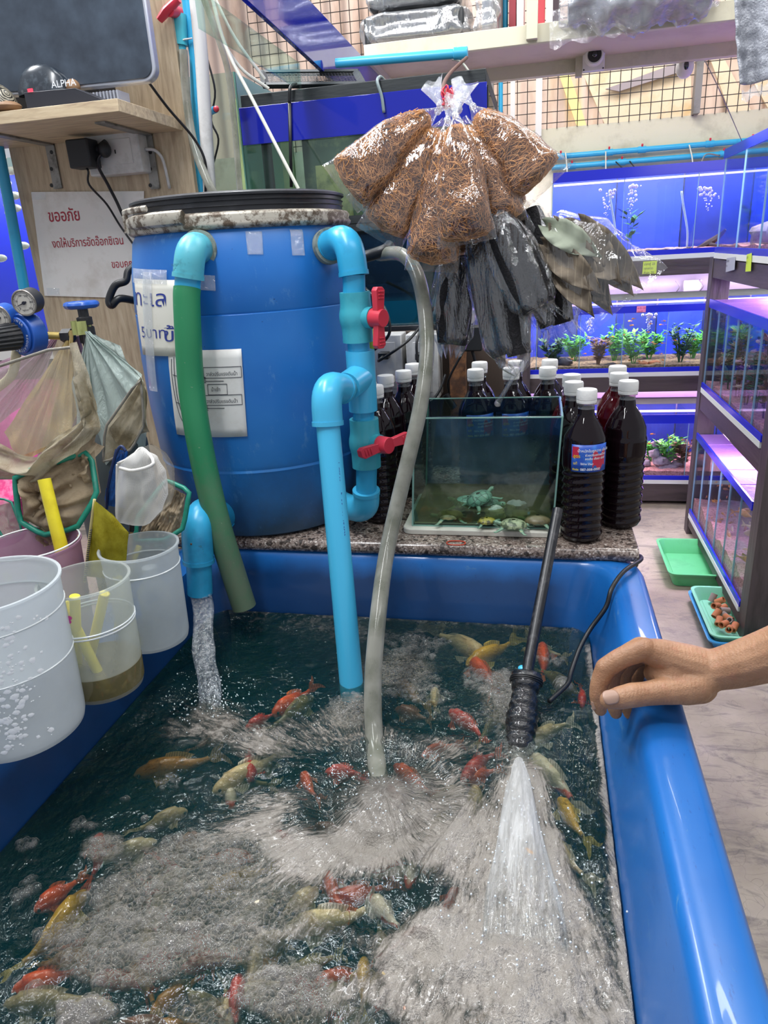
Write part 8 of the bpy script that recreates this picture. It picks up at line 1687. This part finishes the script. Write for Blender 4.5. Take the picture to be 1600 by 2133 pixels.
# ================================================================== PUMP, JET, SPOUT WATER
M_TAPEB = NT('black_tape'); t = M_TAPEB; v = t.coord(); b = t.bsdf(Base_Color=lin('#101114'), Roughness=.18, Coat_Weight=.5); t.set(b.inputs['Normal'], t.bump(t.noise(70, 5, t.coord((1, 1, 2.5)), .6, 1), .7, .006)); M_TAPEB = t.done(b)
t = NT('scuffed_black'); v = t.coord((1, 1, .3)); M_BPIPE = t.done(t.bsdf(Base_Color=t.mix(t.ramp(t.noise(70, 7, v, .7), [(.52, GREY(0)), (.66, GREY(.7))]), lin('#17181c'), lin('#4a474a')), Roughness=.35))
pm = thing('pump', 'black taped pump with long black intake pipe leaning on the granite edge', 'pump', pz(1080, 1575, WATER_Z))
pA, pB = py(1162, 1062, 1.275), py(1098, 1400, 1.035); pO = py(1080, 1572, .925)
MB().hollow([pA, pB], .0098, .0016, 20).build('intake_pipe', M_BPIPE, pm, smooth=60)
ax_ = (pO - pB).normalized(); LL = (pO - pB).length
def pb(a, q):
    r = np.interp(q, [0, .03, .12, .22, .26, .34, .5, .56, .66, .78, .88, .95, 1.0], [.013, .024, .026, .022, .020, .0215, .023, .0255, .0245, .0225, .0245, .022, .0185]); r += .0010 * math.sin(q * 60 + 3 * math.sin(a * 6.283)) + .0012 * mnoise.noise(Vector((a * 5, q * 14, 0)))
    an = a * 6.2832; e1 = Vector((1, 0, 0)); e1 = (e1 - ax_ * e1.dot(ax_)).normalized(); e2 = ax_.cross(e1); return pB + ax_ * (LL * q) + e1 * r * math.cos(an) + e2 * r * math.sin(an)
MB().grid(pb, 36, 70, wrap=True).add([pb(q / 20, 0) for q in range(20)], [tuple(range(20))]).build('taped_body', M_TAPEB, pm, smooth=180)
MB().tube([pO - ax_ * .004, pO + ax_ * .001], .0150, 20).build('outlet', M_DARK, pm)
for k in range(3): q_ = .10 + .02 * k; MB().tube([pb(q / 24, q_) for q in range(24)], .0013, 6, closed=True).build('cable_tie', M_BLACKR, pm)
MB().sphere(py(1090, 1392, 1.04), .008, 14, 10, (1.1, .9, .6)).build('blue_knob', M_PVCL, pm)
cb2 = MB().tube([Vector((.205, 1.43, .70)), Vector((.204, 1.40, .735)), Vector((.200, 1.34, .7535)), py(1300, 1190, 1.26), py(1275, 1225, 1.21), py(1262, 1265, 1.19), py(1230, 1310, 1.17), py(1208, 1350, 1.14), py(1190, 1400, 1.10), py(1182, 1425, 1.07), pb(.0, .3) + Vector((.02, .02, -.02))], .0042, 10, sm=8).build('power_cable', M_BLACKR, smooth=180); tag(cb2, 'black pump cable bent over the rim corner into the water', 'cable')
def streammat(name, scale, dens, col='#e8eef2', st_=(1, 1, .06), base=.0, fade=False):
    t = NT(name); v = t.coord(st_); n0 = t.noise(scale, 6, v, .7, .4)
    n_ = t.ramp(n0, [(.42, GREY(base)), (.72, GREY(dens))])
    fd = t.n('ShaderNodeAttribute', attribute_name='fade').outputs['Fac'] if fade else None
    if fade: n_ = t.math('MULTIPLY', n_, t.ramp(t.math('ADD', fd, t.math('MULTIPLY_ADD', n0, 1.2, -.6)), [(.15, GREY(0)), (.75, GREY(1))]))
    lw = t.n('ShaderNodeLayerWeight', {'Blend': .4}); nb = t.bump(t.noise(scale * .6, 4, v), .8, .01)
    g1 = t.n('ShaderNodeBsdfGlossy', {'Roughness': .12}); t.set(g1.inputs['Normal'], nb); d1 = t.n('ShaderNodeMixShader', {0: .4, 1: t.n('ShaderNodeBsdfDiffuse', {'Color': lin(col)}), 2: t.n('ShaderNodeBsdfTranslucent', {'Color': lin(col)})})
    m1 = t.n('ShaderNodeMixShader', {0: n_, 1: t.n('ShaderNodeBsdfTransparent', {'Color': (.94, .96, .97, 1)}), 2: d1}); return t.done(t.n('ShaderNodeMixShader', {0: t.math('MULTIPLY', t.math('MULTIPLY_ADD', lw.outputs['Facing'], .30, .04, clamp=True), .25 if fade else 1.0), 1: m1, 2: g1}))
M_STREAM = streammat('falling_water', 150, .55); M_JET = streammat('jet_water', 110, .85, '#f8f8f6', (1, .10, .5), .45, fade=True)
sA = s_end + Vector((0, 0, .004)); sB = pz(438, 1478, WATER_Z - .002)
def strm(a, q):
    c = sA.lerp(sB, q ** .92) + Vector((.004 * math.sin(q * 9), 0, 0)); c.z = sA.z + (sB.z - sA.z) * q; r = .0205 * (1 - .30 * math.sin(q * 2.2)) + .005 * q; an = a * 6.2832; k = 1 + .30 * q * mnoise.noise(Vector((math.cos(an) * 2.2, math.sin(an) * 2.2, q * 5))) * 1.8; return c + Vector((math.cos(an) * r * k * 1.1, math.sin(an) * r * k * .75, 0))
tag(MB().grid(strm, 40, 40, wrap=True).build('water_stream', M_STREAM, smooth=180), 'clear stream of water falling from the low blue spout', 'water')
jE = pz(1090, 1960, WATER_Z + .006)
def jetf(a, q):
    c = pO.lerp(jE, q); c.z = pO.z + .012 * math.sin(q * 3.14) + (WATER_Z + .004 - pO.z) * q ** 1.3; w_ = .011 + .036 * q ** 1.2; h_ = .012 + .014 * math.sin(q * 3) ; an = a * 6.2832; k = 1 + (.05 + .16 * q) * mnoise.noise(Vector((math.cos(an) * 2.5, math.sin(an) * 2.5, q * 3))) + .03 * q * math.sin(an * 13); return c + Vector((math.cos(an) * w_ * k, 0, math.sin(an) * h_ * k * (1 - .35 * q)))
jo = MB().grid(jetf, 70, 50, wrap=True).build('water_jet', M_JET, smooth=180); fa_ = jo.data.attributes.new('fade', 'FLOAT', 'POINT'); fa_.data.foreach_set('value', np.repeat(np.clip(1.25 - 1.25 * (np.arange(51) / 50) ** 1.6, 0, 1), 70).astype(np.float32))
tag(jo, 'white spraying jet shooting from the black pump toward the front', 'water')
rs = random.Random(6); m_ = MB()
for _ in range(420):
    q = rs.random(); c = pO.lerp(jE, q * 1.1); m_.sphere(c + Vector((rs.gauss(0, .012 + .05 * q), rs.gauss(0, .02), abs(rs.gauss(0, .012)) + .004)), rs.uniform(.0006, .0016), 5, 4)
for _ in range(160): m_.sphere(S3 + Vector((rs.gauss(0, .035), rs.gauss(0, .03), abs(rs.gauss(0, .02)) + .004)), rs.uniform(.0006, .0016), 5, 4)
for _ in range(160): m_.sphere(S1 + Vector((rs.gauss(0, .05), rs.gauss(0, .05), abs(rs.gauss(0, .008)) + .012)), rs.uniform(.0005, .0014), 5, 4)
tag(m_.build('splash_drops', mat('drop_white', '#e8eef0', .1, coat=1), smooth=180), 'spray droplets over the jet and the falling water', 'water', kind='stuff')
# ================================================================== PERSON: FOREARM AND HAND ON THE RIM
t = NT('skin'); v = t.coord()
c = t.mix(t.ramp(t.noise(14, 5, v, .6), [(.35, GREY(0)), (.68, GREY(1))]), lin('#b58a6a'), lin('#93694b'))
c = t.mix(t.ramp(t.noise(60, 4, v), [(.55, GREY(0)), (.75, GREY(.35))]), c, lin('#b87a62'))
vo = t.n('ShaderNodeTexVoronoi', {'Vector': v, 'Scale': 420.0}); wr = t.n('ShaderNodeTexWave', {'Vector': v, 'Scale': 60.0, 'Distortion': 5.0, 'Detail': 3.0}, bands_direction='X')
h_ = t.math('ADD', t.math('MULTIPLY', vo.outputs['Distance'], .25), t.math('ADD', t.math('MULTIPLY', wr.outputs['Fac'], .12), t.noise(90, 6, v, .7)))
b = t.bsdf(Base_Color=c, Roughness=.5, Subsurface_Weight=.18); b.inputs['Subsurface Radius'].default_value = (.010, .004, .002); b.inputs['Subsurface Scale'].default_value = 1.0; t.set(b.inputs['Normal'], t.bump(h_, .45, .003)); M_SKIN = t.done(b)
pe_ = thing('person', 'bare tanned forearm and hand resting over the right tub rim', 'person', py(1440, 1468, .875))
hb_ = MB()
def seg(pts, radii, n_=14, flat=1.0):
    P_ = [py(*p) for p in pts]; C_ = catmull(P_, 6) if len(P_) > 2 else P_; R_ = lerp_list(radii, len(C_)) if len(radii) != len(P_) else list(np.interp(np.linspace(0, len(P_) - 1, len(C_)), range(len(P_)), radii))
    hb_.tube(C_, R_, n_, flat=flat); hb_.sphere(C_[0], R_[0], n_, 10); hb_.sphere(C_[-1], R_[-1], n_, 10)
# forearm
seg([(1900, 1235, .76), (1760, 1300, .80), (1640, 1352, .84), (1540, 1384, .862), (1478, 1398, .872)], [.046, .042, .0345, .0300, .0265])
# back of the hand and palm
seg([(1490, 1396, .872), (1430, 1380, .872), (1372, 1362, .870), (1342, 1354, .868)], [.0255, .0250, .0205, .0158])
seg([(1480, 1398, .892), (1420, 1382, .895), (1360, 1362, .893), (1334, 1352, .890)], [.0235, .0225, .0185, .0158])
seg([(1470, 1402, .905), (1420, 1390, .915), (1365, 1370, .915), (1342, 1360, .912)], [.0220, .0200, .0170, .0145])
seg([(1462, 1412, .905), (1415, 1402, .925), (1370, 1385, .932), (1352, 1376, .930)], [.0210, .0180, .0150, .0125])
seg([(1458, 1430, .875), (1420, 1438, .885), (1395, 1432, .90)], [.0230, .0200, .0150])
seg([(1470, 1410, .865), (1440, 1428, .860), (1415, 1436, .858)], [.0240, .0235, .0200])
seg([(1400, 1398, .865), (1372, 1400, .868), (1362, 1402, .872)], [.0215, .0165, .0135])
# index
seg([(1342, 1352, .866), (1296, 1370, .862), (1262, 1392, .858)], [.0158, .0142, .0142]); seg([(1262, 1392, .858), (1249, 1424, .852), (1246, 1446, .848)], [.0142, .0122, .0120]); seg([(1246, 1446, .848), (1248, 1466, .846), (1251, 1478, .845)], [.0120, .0110, .0088])
# middle
seg([(1334, 1350, .890), (1300, 1368, .892), (1274, 1396, .888)], [.0155, .0138, .0138]); seg([(1274, 1396, .888), (1272, 1432, .880), (1277, 1456, .874)], [.0138, .0122, .0118]); seg([(1277, 1456, .874), (1281, 1474, .871), (1283, 1485, .870)], [.0118, .0110, .0086])
# ring
seg([(1342, 1360, .912), (1315, 1378, .916), (1296, 1404, .912)], [.0145, .0130, .0130]); seg([(1296, 1404, .912), (1298, 1438, .902), (1304, 1460, .894)], [.0130, .0116, .0112]); seg([(1304, 1460, .894), (1309, 1476, .889), (1311, 1486, .887)], [.0112, .0106, .0084])
# little finger
seg([(1352, 1376, .930), (1334, 1392, .934), (1324, 1412, .930)], [.0122, .0110, .0108]); seg([(1324, 1412, .930), (1330, 1436, .922), (1338, 1452, .914)], [.0108, .0098, .0092])
# thumb
seg([(1448, 1428, .856), (1408, 1436, .846), (1378, 1440, .838)], [.0235, .0200, .0176]); seg([(1378, 1440, .838), (1346, 1445, .832), (1318, 1448, .826)], [.0176, .0158, .0162]); seg([(1318, 1448, .826), (1290, 1454, .822), (1268, 1458, .819)], [.0162, .0150, .0118])
arm = fuse(hb_, .0019, 'arm', M_SKIN, pe_, 5)
# nails
M_NAIL = mat('nail', '#a98876', .4)
def nail(c, d, up, w_, l_, name='nail'):
    c, d, up = Vector(c), Vector(d).normalized(), Vector(up).normalized(); sd = d.cross(up).normalized(); up = sd.cross(d)
    def fn(a, q): s_ = (a - .5) * 2; e = 1 - .35 * abs(2 * q - 1) ** 4; return c + d * (q - .5) * l_ * (1 - .12 * s_ * s_) + sd * s_ * w_ * .5 * e + up * (.0016 - .0042 * s_ * s_ * .8)
    MB().grid(fn, 12, 12).build(name, M_NAIL, pe_, smooth=180, solid=.0007)
tp0, tp1 = py(1318, 1448, .826), py(1262, 1459, .818); vdir = (CAM - tp1).normalized(); up_ = (vdir * 1.0 + Vector((0, 0, .30))).normalized()
nail(py(1272, 1456, .819) + up_ * .0128, tp1 - tp0, up_, .0185, .0205)
ix = py(1248, 1466, .846); nail(ix + Vector((-.75, -.55, .1)).normalized() * .0098, py(1251, 1480, .845) - py(1246, 1446, .848), Vector((-.75, -.55, .1)), .010, .012)
